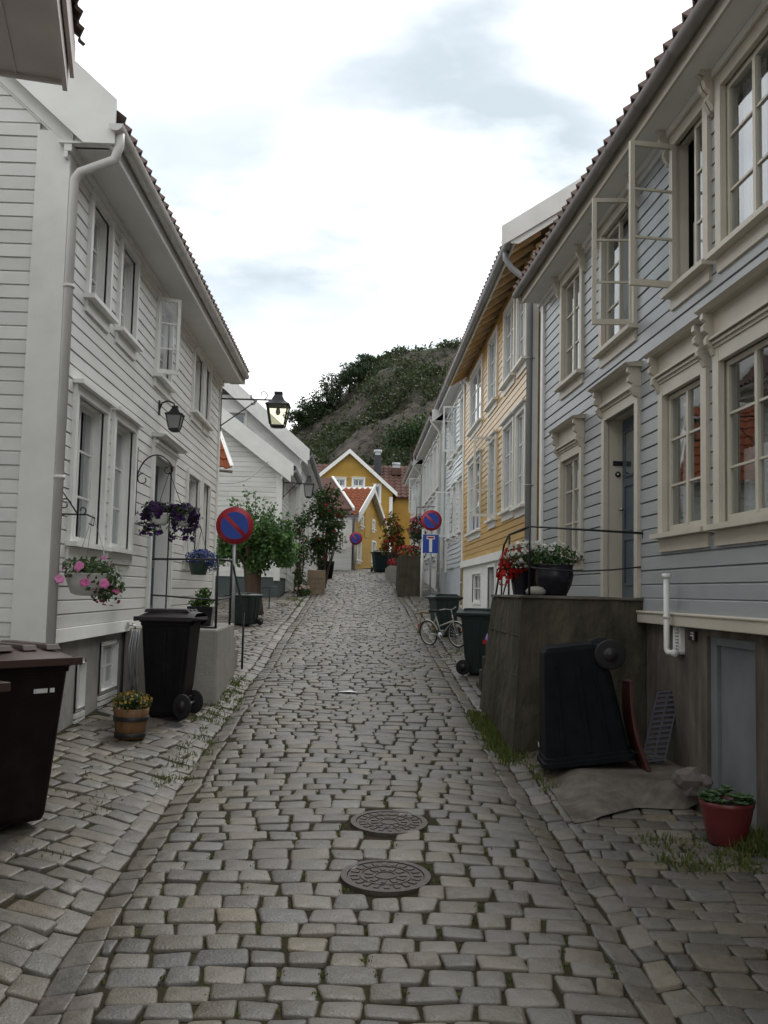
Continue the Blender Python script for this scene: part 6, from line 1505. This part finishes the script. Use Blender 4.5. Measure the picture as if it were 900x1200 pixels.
# ------------------------------------------------------------------ bicycles, stool
def bicycle(loc, rz, pm, label, lean_=6):
    t = thing('bicycle', (0, 0, 0), label, 'bicycle', 'bicycles')
    for x, nm in ((-0.52, 0), (0.52, 1)):
        k = MB(); n_ = 36
        k.tube([(x + 0.31 * math.cos(2 * math.pi * i / n_), 0, 0.34 + 0.31 * math.sin(2 * math.pi * i / n_)) for i in range(n_ + 1)], 0.02, 8, cap=False); wv = k.build('wheel', M['rubber'], t)
        k = MB(); k.tube([(x + 0.286 * math.cos(2 * math.pi * i / n_), 0, 0.34 + 0.286 * math.sin(2 * math.pi * i / n_)) for i in range(n_ + 1)], 0.012, 6, cap=False)
        for i in range(18): a = 2 * math.pi * i / 18; k.tube([(x, 0.02 * (-1) ** i, 0.34), (x + 0.285 * math.cos(a), 0, 0.34 + 0.285 * math.sin(a))], 0.0022, 4)
        k.tube([(x, -0.04, 0.34), (x, 0.04, 0.34)], 0.022, 8); k.build('rim', M['chrome'], wv)
        k = MB(); k.box(x + 0.14, x + 0.2, -0.012, 0.012, 0.44, 0.47); k.build('reflector', M['reflector'], wv)
        k = MB(); vs, fs = [], []
        for i in range(15):
            a = rad(15 + i * 9.5); c_, s_ = math.cos(a), math.sin(a)
            for yy, rr_ in ((-0.028, 0.345), (0, 0.352), (0.028, 0.345)): vs.append((x + rr_ * c_, yy, 0.34 + rr_ * s_))
        for i in range(14):
            for e in range(2): fs.append((i * 3 + e, i * 3 + e + 1, i * 3 + e + 4, i * 3 + e + 3))
        k.smooth = True; k.add(vs, fs); k.build('mudguard', pm, t)
    k = MB(); bb, st_, hd, hb_ = (-0.05, 0, 0.3), (-0.2, 0, 0.78), (0.4, 0, 0.85), (0.42, 0, 0.7)
    for p, q_ in ((bb, st_), (bb, hb_), (hd, hb_), ((-0.12, 0, 0.53), hb_)): k.tube([p, q_], 0.017, 8)
    for s in (-1, 1):
        k.tube([(-0.52, s * 0.05, 0.34), (-0.05, s * 0.03, 0.3)], 0.01, 6); k.tube([(-0.52, s * 0.05, 0.34), (-0.19, s * 0.015, 0.74)], 0.008, 6); k.tube([(0.52, s * 0.045, 0.34), (0.44, s * 0.03, 0.68), (0.42, 0, 0.7)], 0.011, 6)
    k.tube([st_, (-0.23, 0, 0.9)], 0.013, 8); k.build('frame', pm, t)
    k = MB(); k.tube([(0.4, 0, 0.85), (0.38, 0, 0.98)], 0.012, 8); k.tube([(0.24, -0.28, 1.0), (0.36, -0.2, 1.02), (0.4, 0, 0.98), (0.36, 0.2, 1.02), (0.24, 0.28, 1.0)], 0.011, 8); k.build('handlebar', M['chrome'], t)
    k = MB(); k.hexa([(-0.36, -0.1, 0.9), (-0.36, 0.1, 0.9), (-0.06, 0.025, 0.91), (-0.06, -0.025, 0.91)], [(-0.36, -0.09, 0.96), (-0.36, 0.09, 0.96), (-0.06, 0.02, 0.95), (-0.06, -0.02, 0.95)]); k.build('saddle', M['rubber'], t, bevel=0.015)
    k = MB(); k.tube([(-0.05, -0.1, 0.3), (-0.05, 0.1, 0.3)], 0.012, 6); k.tube([(-0.05, -0.065, 0.3), (-0.05, -0.055, 0.3)], 0.09, 16); k.tube([(-0.05, -0.1, 0.3), (0.05, -0.1, 0.2)], 0.009, 6); k.tube([(-0.05, 0.1, 0.3), (-0.15, 0.1, 0.4)], 0.009, 6); k.box(0.02, 0.1, -0.17, -0.09, 0.19, 0.21); k.box(-0.2, -0.12, 0.09, 0.17, 0.39, 0.41); k.build('cranks', M['chrome'], t)
    k = MB(); k.box(-0.88, -0.86, -0.03, 0.03, 0.5, 0.56); k.build('tail_reflector', M['reflector_red'], t)
    t.location = loc; t.rotation_euler = (rad(lean_), 0, rz); t.scale = (0.72, 0.72, 0.72) if rz < 0 else (1, 1, 1); return t
bicycle((1.64, 18.0, G(1.64, 18.0) - 0.005), rad(-50), M['bike_white'], 'cream bicycle with chrome mudguards parked in front of a green bin', 8)
bicycle((2.32, 14.75, G(2.3, 14.75)), rad(62), M['bike_purple'], 'purple bicycle mostly hidden behind the mossy concrete steps', -5)
c = on_g(501, 735); c = Vector((on_y(500, 720, 20.2).x, 20.2, G(1.5, 20.2)))
t = thing('wooden_stool', c, 'small weathered wooden stool beside the farther green bin', 'stool')
k = MB(); k.box(c.x - 0.16, c.x + 0.16, c.y - 0.14, c.y + 0.14, c.z + 0.44, c.z + 0.48); k.build('seat', M['wood'], t, bevel=0.006)
for sx_ in (-1, 1):
    for sy in (-1, 1): k = MB(); k.tube([(c.x + sx_ * 0.12, c.y + sy * 0.1, c.z + 0.44), (c.x + sx_ * 0.17, c.y + sy * 0.13, c.z)], 0.018, 6); k.build('leg', M['wood'], t)

# ------------------------------------------------------------------ walls and planters up the street
c0 = on_g(466, 699)
k = MB(); x0, x1 = c0.x, on_y(492, 690, c0.y).x; zt_ = on_y(480, 651, c0.y).z
t = thing('concrete_planter', (x0, c0.y, c0.z), 'tall dark concrete planter block with red flowers beside the dead-end sign', 'planter', 'planters up the street')
k.hexa([(x0, c0.y, c0.z - 0.2), (x1, c0.y, c0.z - 0.2), (x1, c0.y + 3.0, c0.z - 0.2), (x0 + 0.05, c0.y + 3.0, c0.z - 0.2)], [(x0 + 0.02, c0.y, zt_), (x1, c0.y, zt_), (x1, c0.y + 3.0, zt_), (x0 + 0.07, c0.y + 3.0, zt_)]); k.build('block', M['concrete_moss'], t, bevel=0.03)
k = MB(); clump(k, (x0 + 0.5, c0.y + 0.6, zt_ + 0.12), 0.45, 0.6, 0.2, 300, 0.09, GREEN); k.build('foliage', M['leaf'], t)
k = MB(); flowers(k, (x0 + 0.35, c0.y + 0.4, zt_ + 0.15), 0.4, 0.4, 0.2, 70, 0.09, ((0.3, 0.01, 0.02), (0.5, 0.03, 0.04))); k.build('blossoms', M['petal'], t)
c1 = on_g(455, 682); x0b, x1b = c1.x, on_y(470, 682, c1.y).x + 0.5; zt2 = on_y(460, 663, c1.y).z
t = thing('concrete_planter', (x0b, c1.y, c1.z), 'low pale concrete planter wall with red flowers beyond the tall dark block', 'planter', 'planters up the street')
k = MB(); k.box(x0b, x1b, c1.y, c1.y + 4.5, c1.z - 0.2, zt2); k.build('block', M['concrete_pale'], t, bevel=0.03)
k = MB(); clump(k, (x0b + 0.4, c1.y + 1, zt2 + 0.1), 0.4, 1.0, 0.2, 260, 0.1, GREEN); k.build('foliage', M['leaf'], t)
k = MB(); flowers(k, (x0b + 0.35, c1.y + 0.6, zt2 + 0.12), 0.4, 0.6, 0.2, 80, 0.1, ((0.3, 0.01, 0.03), (0.45, 0.03, 0.06))); k.build('blossoms', M['petal'], t)

def shrub(name, label, cat, root, blobs, n, size, cols, stem_h=None, fl=None, group=None):
    t = thing(name, root, label, cat, group)
    k = MB(); root = Vector(root)
    for (c, rx, ry, rz) in blobs:
        for _ in range(3):
            e = Vector(c) + rdir() * min(rx, ry, rz) * 0.5; m_ = root.lerp(e, 0.5) + rdir() * 0.1
            k.tube([root + Vector((R.uniform(-0.1, 0.1), R.uniform(-0.1, 0.1), 0)), m_, e], [0.03, 0.02, 0.006], 5)
    k.build('stems', M['bark'], t)
    k = MB(); tot = sum(b[1] * b[2] * b[3] for b in blobs) ; 
    for (c, rx, ry, rz) in blobs:
        m_ = max(6, int(n * rx * ry * rz / tot / 28))
        for _ in range(m_):
            d = rdir(); q_ = R.random() ** 0.45; cc = Vector(c) + Vector((d.x * rx, d.y * ry, d.z * rz)) * q_
            s = R.uniform(0.14, 0.3); clump(k, cc, rx * s + 0.05, ry * s + 0.05, rz * s + 0.05, 28, size, cols)
    k.build('foliage', M['leaf'], t)
    if fl:
        k = MB()
        for (c, rx, ry, rz) in blobs: flowers(k, c, rx, ry, rz, int(fl[0] / len(blobs)), fl[1], fl[2], out=0.6)
        k.build('blossoms', M['petal'], t)
    return t
Bp = lambda px, py, y: tuple(on_y(px, py, y))
sy = 41.0
shrub('rose_shrub', 'tall red and yellow shrub above the low pale planter wall', 'shrub', (on_y(462, 650, sy).x, sy, zt2 - 0.1),
      [(Bp(460, 620, sy), 0.45, 0.5, 0.75), (Bp(466, 638, sy), 0.45, 0.5, 0.5), (Bp(456, 640, sy), 0.3, 0.4, 0.45)], 1300, 0.12, ((0.05, 0.07, 0.015), (0.22, 0.16, 0.03)), fl=(150, 0.12, ((0.16, 0.012, 0.01), (0.34, 0.03, 0.02))))
cb = on_y(488, 622, 30.5)
t = thing('hanging_basket', cb, 'hanging basket of red and pink flowers beside the no-parking sign up the street', 'flower basket')
k = MB(); k.lathe([(0.1, -0.25), (0.16, -0.22), (0.2, -0.05), (0.2, 0)], cb, 14); k.build('pot', M['pot_green'], t)
k = MB(); clump(k, cb, 0.3, 0.3, 0.45, 420, 0.09, FLW); k.build('foliage', M['leaf'], t)
k = MB(); flowers(k, cb + Vector((0, 0, 0.05)), 0.33, 0.32, 0.48, 100, 0.09, ((0.25, 0.015, 0.04), (0.42, 0.08, 0.13)), out=0.7); k.build('blossoms', M['petal'], t)
k = MB(); k.tube([(cb.x, cb.y, cb.z + 0.3), (cb.x, cb.y, cb.z + 0.75), (2.85, cb.y, cb.z + 0.8)], 0.015, 6); k.build('bracket', M['iron'], t)

# climbing plant, rose shrub, planters by the lamp on the other side
sy = 30.0
shrub('climbing_rose', 'tall thin climbing rose with pale flowers trained up the white wall under the small lantern', 'climber', (on_y(352, 700, sy).x, sy, G(-1.7, sy)),
      [(Bp(353, 690, sy), 0.3, 0.3, 0.3), (Bp(352, 668, sy), 0.22, 0.25, 0.5), (Bp(353, 640, sy), 0.28, 0.3, 0.5), (Bp(350, 612, sy), 0.3, 0.3, 0.45)], 1500, 0.085, ((0.025, 0.06, 0.015), (0.08, 0.14, 0.035)), fl=(50, 0.09, ((0.6, 0.55, 0.5), (0.7, 0.4, 0.4))))
sy = 34.0
shrub('red_leaved_shrub', 'large round shrub of green and dark red leaves beside the street lantern', 'shrub', (on_y(380, 680, sy).x, sy, G(-1.3, sy)),
      [(Bp(378, 600, sy), 0.62, 0.6, 0.8), (Bp(386, 622, sy), 0.6, 0.6, 0.75), (Bp(374, 640, sy), 0.55, 0.55, 0.7), (Bp(384, 580, sy), 0.45, 0.5, 0.4), (Bp(396, 605, sy), 0.35, 0.4, 0.5)], 3000, 0.12, ((0.02, 0.05, 0.012), (0.075, 0.12, 0.03)), fl=(55, 0.11, ((0.14, 0.012, 0.01), (0.3, 0.03, 0.02))))
k = MB(); q = on_g(369, 697); q2 = on_y(369, 668, q.y)
t = thing('wooden_planter', (q.x, q.y, q.z), 'brown wooden planter box under the red-leaved shrub', 'planter')
k.box(q.x - 0.25, q.x + 0.3, q.y, q.y + 0.7, q.z - 0.05, q2.z); k.build('box', M['wood'], t, bevel=0.015)
k = MB()
for i in range(4): k.box(q.x - 0.26, q.x + 0.31, q.y - 0.012, q.y - 0.002, q.z + 0.02 + i * 0.17, q.z + 0.16 + i * 0.17)
k.build('slats', M['wood'], t)
q = on_g(381, 679); k = MB(); k.lathe([(0.26, -0.05), (0.33, 0.5), (0.36, 0.75), (0.33, 0.75)], (q.x, q.y + 0.3, q.z), 18); tag(k.build('blue_tub', M['bin_teal'], None, loc=(q.x, q.y + 0.3, q.z)), 'dark blue tub at the foot of the red-leaved shrub', 'tub')

# ------------------------------------------------------------------ pollarded tree
ty = 23.5; tb = Vector((on_y(297, 700, ty).x, ty, G(-2.4, ty)))
t = thing('pollarded_tree', tb, 'pollarded street tree with a thick trunk and spiky green shoots before the white gable', 'tree')
top = on_y(296, 663, ty)
k = MB(); rp = [tb + Vector((0, 0, -0.1)), tb + Vector((0.02, 0, 0.25)), tb.lerp(top, 0.5), top + Vector((0, 0, 0.0)), top + Vector((0, 0, 0.22))]
k.tube(rp, [0.28, 0.21, 0.19, 0.22, 0.12], 12)
for a in range(7):
    an = a * 0.9; e = top + Vector((0.45 * math.cos(an), 0.45 * math.sin(an), 0.35 + 0.15 * (a % 2))); k.tube([top + Vector((0, 0, -0.05)), top.lerp(e, 0.5) + Vector((0, 0, -0.03)), e], [0.12, 0.09, 0.05], 7)
k.build('trunk', M['bark'], t)
TG = ((0.055, 0.135, 0.038), (0.18, 0.30, 0.10))
k = MB(); kw = MB()
cc = on_y(300, 640, ty)
for i in range(95):
    d = rdir(0.0); c_ = cc + Vector((d.x * 0.98, d.y * 0.85, d.z * 0.56)) * (R.random() ** 0.4)
    clump(k, c_, 0.24, 0.24, 0.2, 60, 0.12, TG)
for i in range(60):
    d = rdir(); rt_ = cc + Vector((d.x * 0.85, d.y * 0.7, abs(d.z) * 0.3))
    shoots(k, kw, rt_, 1, R.choice((0.45, 0.6, 0.8)), 0.22, 26, 0.10, (TG[0], (0.12, 0.19, 0.075)), up=3.0, rw=0.008)
for (px, py) in ((287, 572), (299, 575), (312, 585), (322, 592), (272, 585), (333, 610), (258, 615)):
    e = on_y(px, py, ty); b_ = e.lerp(cc, 0.5); kw.tube([b_, e], [0.012, 0.004], 5, raw=True)
    for _ in range(40):
        u_ = R.random(); leaf(k, b_.lerp(e, u_) + rdir() * 0.07, 0.1 * R.uniform(0.7, 1.2), rdir(0.8), rdir(0.2), lerpc(TG[0], (0.14, 0.21, 0.085), R.random()))
k.build('crown', M['leaf'], t); kw.build('shoots', M['bark'], t)
# grey wall below, low railing and rubble at its foot
fr = thing('low_railing', (-2.2, 24.5, G(-2.2, 24.5)), 'low thin railing beside the tree on the path to the white gable', 'railing')
k = MB(); z_ = G(-2.2, 25)
q0 = on_y(307, 689, 25.5); q1 = on_y(324, 688, 25.5); qb = on_g(316, 718)
k.tube([(q0.x, 25.5, q0.z), (q1.x, 25.5, q1.z)], 0.012, 6); k.tube([(on_y(316, 689, 25.5).x, 25.5, G(-2.2, 25.5)), (on_y(316, 689, 25.5).x, 25.5, q0.z)], 0.014, 6); k.tube([(q0.x - 0.4, 25.5, G(-2.5, 25.5)), (q0.x - 0.4, 25.5, q0.z), (q0.x, 25.5, q0.z)], 0.013, 6); k.build('rail', M['iron'], fr)

q = on_g(406, 812); k = MB(); k.smooth = False
k.add([(q.x - 0.13, q.y - 0.02, q.z + 0.012), (q.x + 0.02, q.y - 0.05, q.z + 0.02), (q.x + 0.15, q.y + 0.0, q.z + 0.012), (q.x + 0.05, q.y + 0.04, q.z + 0.03), (q.x - 0.08, q.y + 0.05, q.z + 0.014)], [(0, 1, 3, 4), (1, 2, 3)])
tag(k.build('paper_scrap', M['sign_white'], None, loc=q), 'crumpled white scrap of paper lying in the middle of the setts', 'litter')
ca_, cb_ = on_y(252, 566, 18.8), on_y(315, 540, 28.85); k = MB()
k.tube([ca_.lerp(cb_, t_) - Vector((0, 0, 0.25 * math.sin(math.pi * t_))) for t_ in [i / 10 for i in range(11)]], 0.008, 5)
tag(k.build('overhead_cable', M['iron'], None, loc=ca_), 'thin sagging cable running from the near white house to the white gable', 'cable')
# ------------------------------------------------------------------ grass in the joints and along the gutters
gr = MB()
def tuft(x, y, n, h, spread=0.05):
    for _ in range(n):
        px_, py_ = x + R.gauss(0, spread), y + R.gauss(0, spread); z_ = G(px_, py_) - 0.012
        d = rdir(1.2); hh = h * R.uniform(0.5, 1.3); tip = Vector((px_, py_, z_)) + Vector((d.x * 0.5, d.y * 0.5, abs(d.z))).normalized() * hh
        s_ = Vector((-d.y, d.x, 0)).normalized() * 0.005 if abs(d.x) + abs(d.y) > 0.01 else Vector((0.005, 0, 0))
        gr.col = lerpc((0.06, 0.085, 0.02), (0.17, 0.2, 0.05), R.random()); b_ = Vector((px_, py_, z_)); m_ = b_.lerp(tip, 0.55) + Vector((0, 0, 0.01))
        gr.add([b_ - s_, b_ + s_, m_ + s_ * 0.8, tip, m_ - s_ * 0.8], [(0, 1, 2, 3, 4)], raw=True)
for _ in range(75): y_ = R.uniform(8.2, 13.8); tuft(R.choice((-1.6, -1.62, -1.43)) + R.gauss(0, 0.025), y_, R.randint(8, 18), 0.045, 0.035)
for _ in range(70): y_ = R.uniform(10.8, 13.6); tuft(R.uniform(-1.85, -1.5), y_, R.randint(8, 18), 0.05)
for _ in range(130): y_ = R.uniform(9.3, 11.6); tuft(R.uniform(1.42, 1.6) - 0.03 * (y_ - 10), y_, R.randint(10, 24), 0.085, 0.05)
for _ in range(40): y_ = R.uniform(8.3, 9.7); tuft(R.uniform(1.65, 1.8), y_, R.randint(6, 14), 0.06)
for _ in range(60): tuft(R.uniform(2.1, 2.75), R.uniform(6.4, 7.1), R.randint(5, 14), 0.06, 0.04)
for _ in range(45): q = on_g(R.uniform(862, 900), R.uniform(982, 1005)); tuft(q.x, q.y, 16, 0.12, 0.05)
for _ in range(50): tuft(R.uniform(1.55, 2.1), R.uniform(15, 27), R.randint(6, 14), 0.08)
for _ in range(25): tuft(R.uniform(-2.5, -1.7), R.uniform(6, 9), R.randint(3, 8), 0.04)
for _ in range(22): tuft(R.uniform(-2.0, -1.5), R.uniform(26, 29), R.randint(6, 14), 0.1)
for (jx_, jy_) in JX:
    if R.random() < (0.55 if jy_ > 6 else 0.3): tuft(jx_, jy_, R.randint(4, 11), 0.016, 0.018)
gr.build('grass', M['grass'], kind='stuff')
# ------------------------------------------------------------------ sky, sun, camera
w = bpy.data.worlds.new('World'); scene.world = w; w.use_nodes = True
nt = w.node_tree
for n in list(nt.nodes): nt.nodes.remove(n)
N, L = nt.nodes.new, nt.links.new
SUN_EL, SUN_AZ = 48.0, 18.0     # elevation; azimuth east of the street's direction
out = N('ShaderNodeOutputWorld')
sky = N('ShaderNodeTexSky'); sky.sky_type = 'NISHITA'; sky.sun_disc = False
sky.sun_elevation = rad(SUN_EL); sky.sun_rotation = rad(SUN_AZ); sky.air_density = 1.0; sky.dust_density = 2.5
bg = N('ShaderNodeBackground'); bg.inputs[1].default_value = 0.13; L(sky.outputs[0], bg.inputs[0])
tc = N('ShaderNodeTexCoord')
sep = N('ShaderNodeSeparateXYZ'); L(tc.outputs['Generated'], sep.inputs[0])
zz = N('ShaderNodeMath'); zz.operation = 'ADD'; zz.inputs[1].default_value = 0.35; L(sep.outputs['Z'], zz.inputs[0])
dv = N('ShaderNodeVectorMath'); dv.operation = 'DIVIDE'
cz = N('ShaderNodeCombineXYZ')
for i in range(3): L(zz.outputs[0], cz.inputs[i])
L(tc.outputs['Generated'], dv.inputs[0]); L(cz.outputs[0], dv.inputs[1])
mp = N('ShaderNodeMapping'); mp.inputs['Location'].default_value = (CLX, CLY, 0.0); mp.inputs['Scale'].default_value = (1, 1.6, 1)
L(dv.outputs[0], mp.inputs[0])
n1 = N('ShaderNodeTexNoise'); n1.inputs['Scale'].default_value = 2.6; n1.inputs['Detail'].default_value = 7; n1.inputs['Roughness'].default_value = 0.52
L(mp.outputs[0], n1.inputs['Vector'])
# grey bellies of the cloud deck: broad patches seen in a few directions of the sky, broken by the noise
acc = None
for (px, py, wd, am) in ((270, 235, 0.2, 1.0), (400, 250, 0.2, 1.0), (470, 110, 0.2, 0.95), (630, 150, 0.24, 1.0), (580, 30, 0.24, 0.9), (500, 240, 0.16, 0.8), (420, 300, 0.14, 0.7), (330, -400, 0.4, 0.7), (700, -700, 0.5, 0.6), (330, 20, 0.08, 0.3)):
    d = ray(px, py)
    dp = N('ShaderNodeVectorMath'); dp.operation = 'DISTANCE'; dp.inputs[1].default_value = d
    sc = N('ShaderNodeVectorMath'); sc.operation = 'NORMALIZE'; L(tc.outputs['Generated'], sc.inputs[0]); L(sc.outputs[0], dp.inputs[0])
    mr = N('ShaderNodeMapRange'); mr.interpolation_type = 'SMOOTHSTEP'; mr.inputs[1].default_value = 0.0; mr.inputs[2].default_value = wd * 1.6
    mr.inputs[3].default_value = am; mr.inputs[4].default_value = 0.0; L(dp.outputs['Value'], mr.inputs[0])
    if acc is None: acc = mr.outputs[0]
    else:
        ad = N('ShaderNodeMath'); ad.operation = 'MAXIMUM'; L(acc, ad.inputs[0]); L(mr.outputs[0], ad.inputs[1]); acc = ad.outputs[0]
nr = N('ShaderNodeMapRange'); nr.interpolation_type = 'SMOOTHSTEP'; nr.inputs[1].default_value = 0.27; nr.inputs[2].default_value = 0.62; L(n1.outputs['Fac'], nr.inputs[0])
nr.inputs[3].default_value = 0.3
mu = N('ShaderNodeMath'); mu.operation = 'MULTIPLY'; L(nr.outputs[0], mu.inputs[0]); L(acc, mu.inputs[1])
ramp = N('ShaderNodeValToRGB'); e = ramp.color_ramp.elements
e[0].position = 0.0; e[0].color = (0.985, 1.0, 0.995, 1); e[1].position = 0.85; e[1].color = (0.365, 0.42, 0.462, 1)
L(mu.outputs[0], ramp.inputs[0])
# brighter towards the veiled sun
dp = N('ShaderNodeVectorMath'); dp.operation = 'DOT_PRODUCT'
se, sa = rad(SUN_EL), rad(SUN_AZ)
SD = Vector((math.sin(sa) * math.cos(se), math.cos(sa) * math.cos(se), math.sin(se))); dp.inputs[1].default_value = SD
L(sc.outputs[0], dp.inputs[0])
gl = N('ShaderNodeMapRange'); gl.inputs[1].default_value = -0.6; gl.inputs[2].default_value = 1.0; gl.inputs[3].default_value = SKY_LO; gl.inputs[4].default_value = SKY_HI
L(dp.outputs['Value'], gl.inputs[0])
cl = N('ShaderNodeBackground'); L(ramp.outputs[0], cl.inputs[0]); L(gl.outputs[0], cl.inputs[1])
# gaps of thin cloud where the blue shows
n3 = N('ShaderNodeTexNoise'); n3.inputs['Scale'].default_value = 1.7; n3.inputs['Detail'].default_value = 6; L(mp.outputs[0], n3.inputs['Vector'])
th = N('ShaderNodeMapRange'); th.interpolation_type = 'SMOOTHSTEP'; th.inputs[1].default_value = 0.38; th.inputs[2].default_value = 0.56
th.inputs[3].default_value = 0.62; th.inputs[4].default_value = 1.0; L(n3.outputs['Fac'], th.inputs[0])
ms = N('ShaderNodeMixShader'); L(th.outputs[0], ms.inputs[0]); L(bg.outputs[0], ms.inputs[1]); L(cl.outputs[0], ms.inputs[2])
L(ms.outputs[0], out.inputs[0])

sd = bpy.data.lights.new('sun', 'SUN'); sd.energy = SUN_E; sd.angle = rad(14); sd.color = (1.0, 0.98, 0.94)
so = bpy.data.objects.new('sun', sd); COL.objects.link(so); so.rotation_euler = SD.to_track_quat('Z', 'Y').to_euler(); so.location = (0, 0, 60)

if HAZE > 0:
    m, hnt, hout = newmat('pale_air')
    pv_ = hnt.nodes.new('ShaderNodeVolumePrincipled'); pv_.inputs['Density'].default_value = HAZE; pv_.inputs['Color'].default_value = (0.86, 0.92, 1.0, 1)
    pv_.inputs['Anisotropy'].default_value = 0.2; hnt.links.new(pv_.outputs[0], hout.inputs['Volume'])
    k = MB(); k.box(-404, 404, -154, 404, -12, 72); k.build('haze', m, kind='stuff')
cd = bpy.data.cameras.new('camera'); cd.sensor_fit = 'HORIZONTAL'; cd.sensor_width = 36.0; cd.lens = 36.0 * FPX / 900.0
cd.clip_start = 0.05; cd.clip_end = 6000
co = bpy.data.objects.new('camera', cd); COL.objects.link(co)
mm = CAM.to_4x4(); mm.translation = EYE; co.matrix_world = mm
scene.camera = co
scene.render.engine = 'CYCLES'
scene.view_settings.view_transform = 'Standard'; scene.view_settings.look = 'None'
scene.view_settings.exposure = EXPO; scene.view_settings.gamma = 1.0
scene.cycles.max_bounces = 6; scene.cycles.transparent_max_bounces = 12; scene.cycles.diffuse_bounces = 3; scene.cycles.glossy_bounces = 3
scene.cycles.use_denoising = True
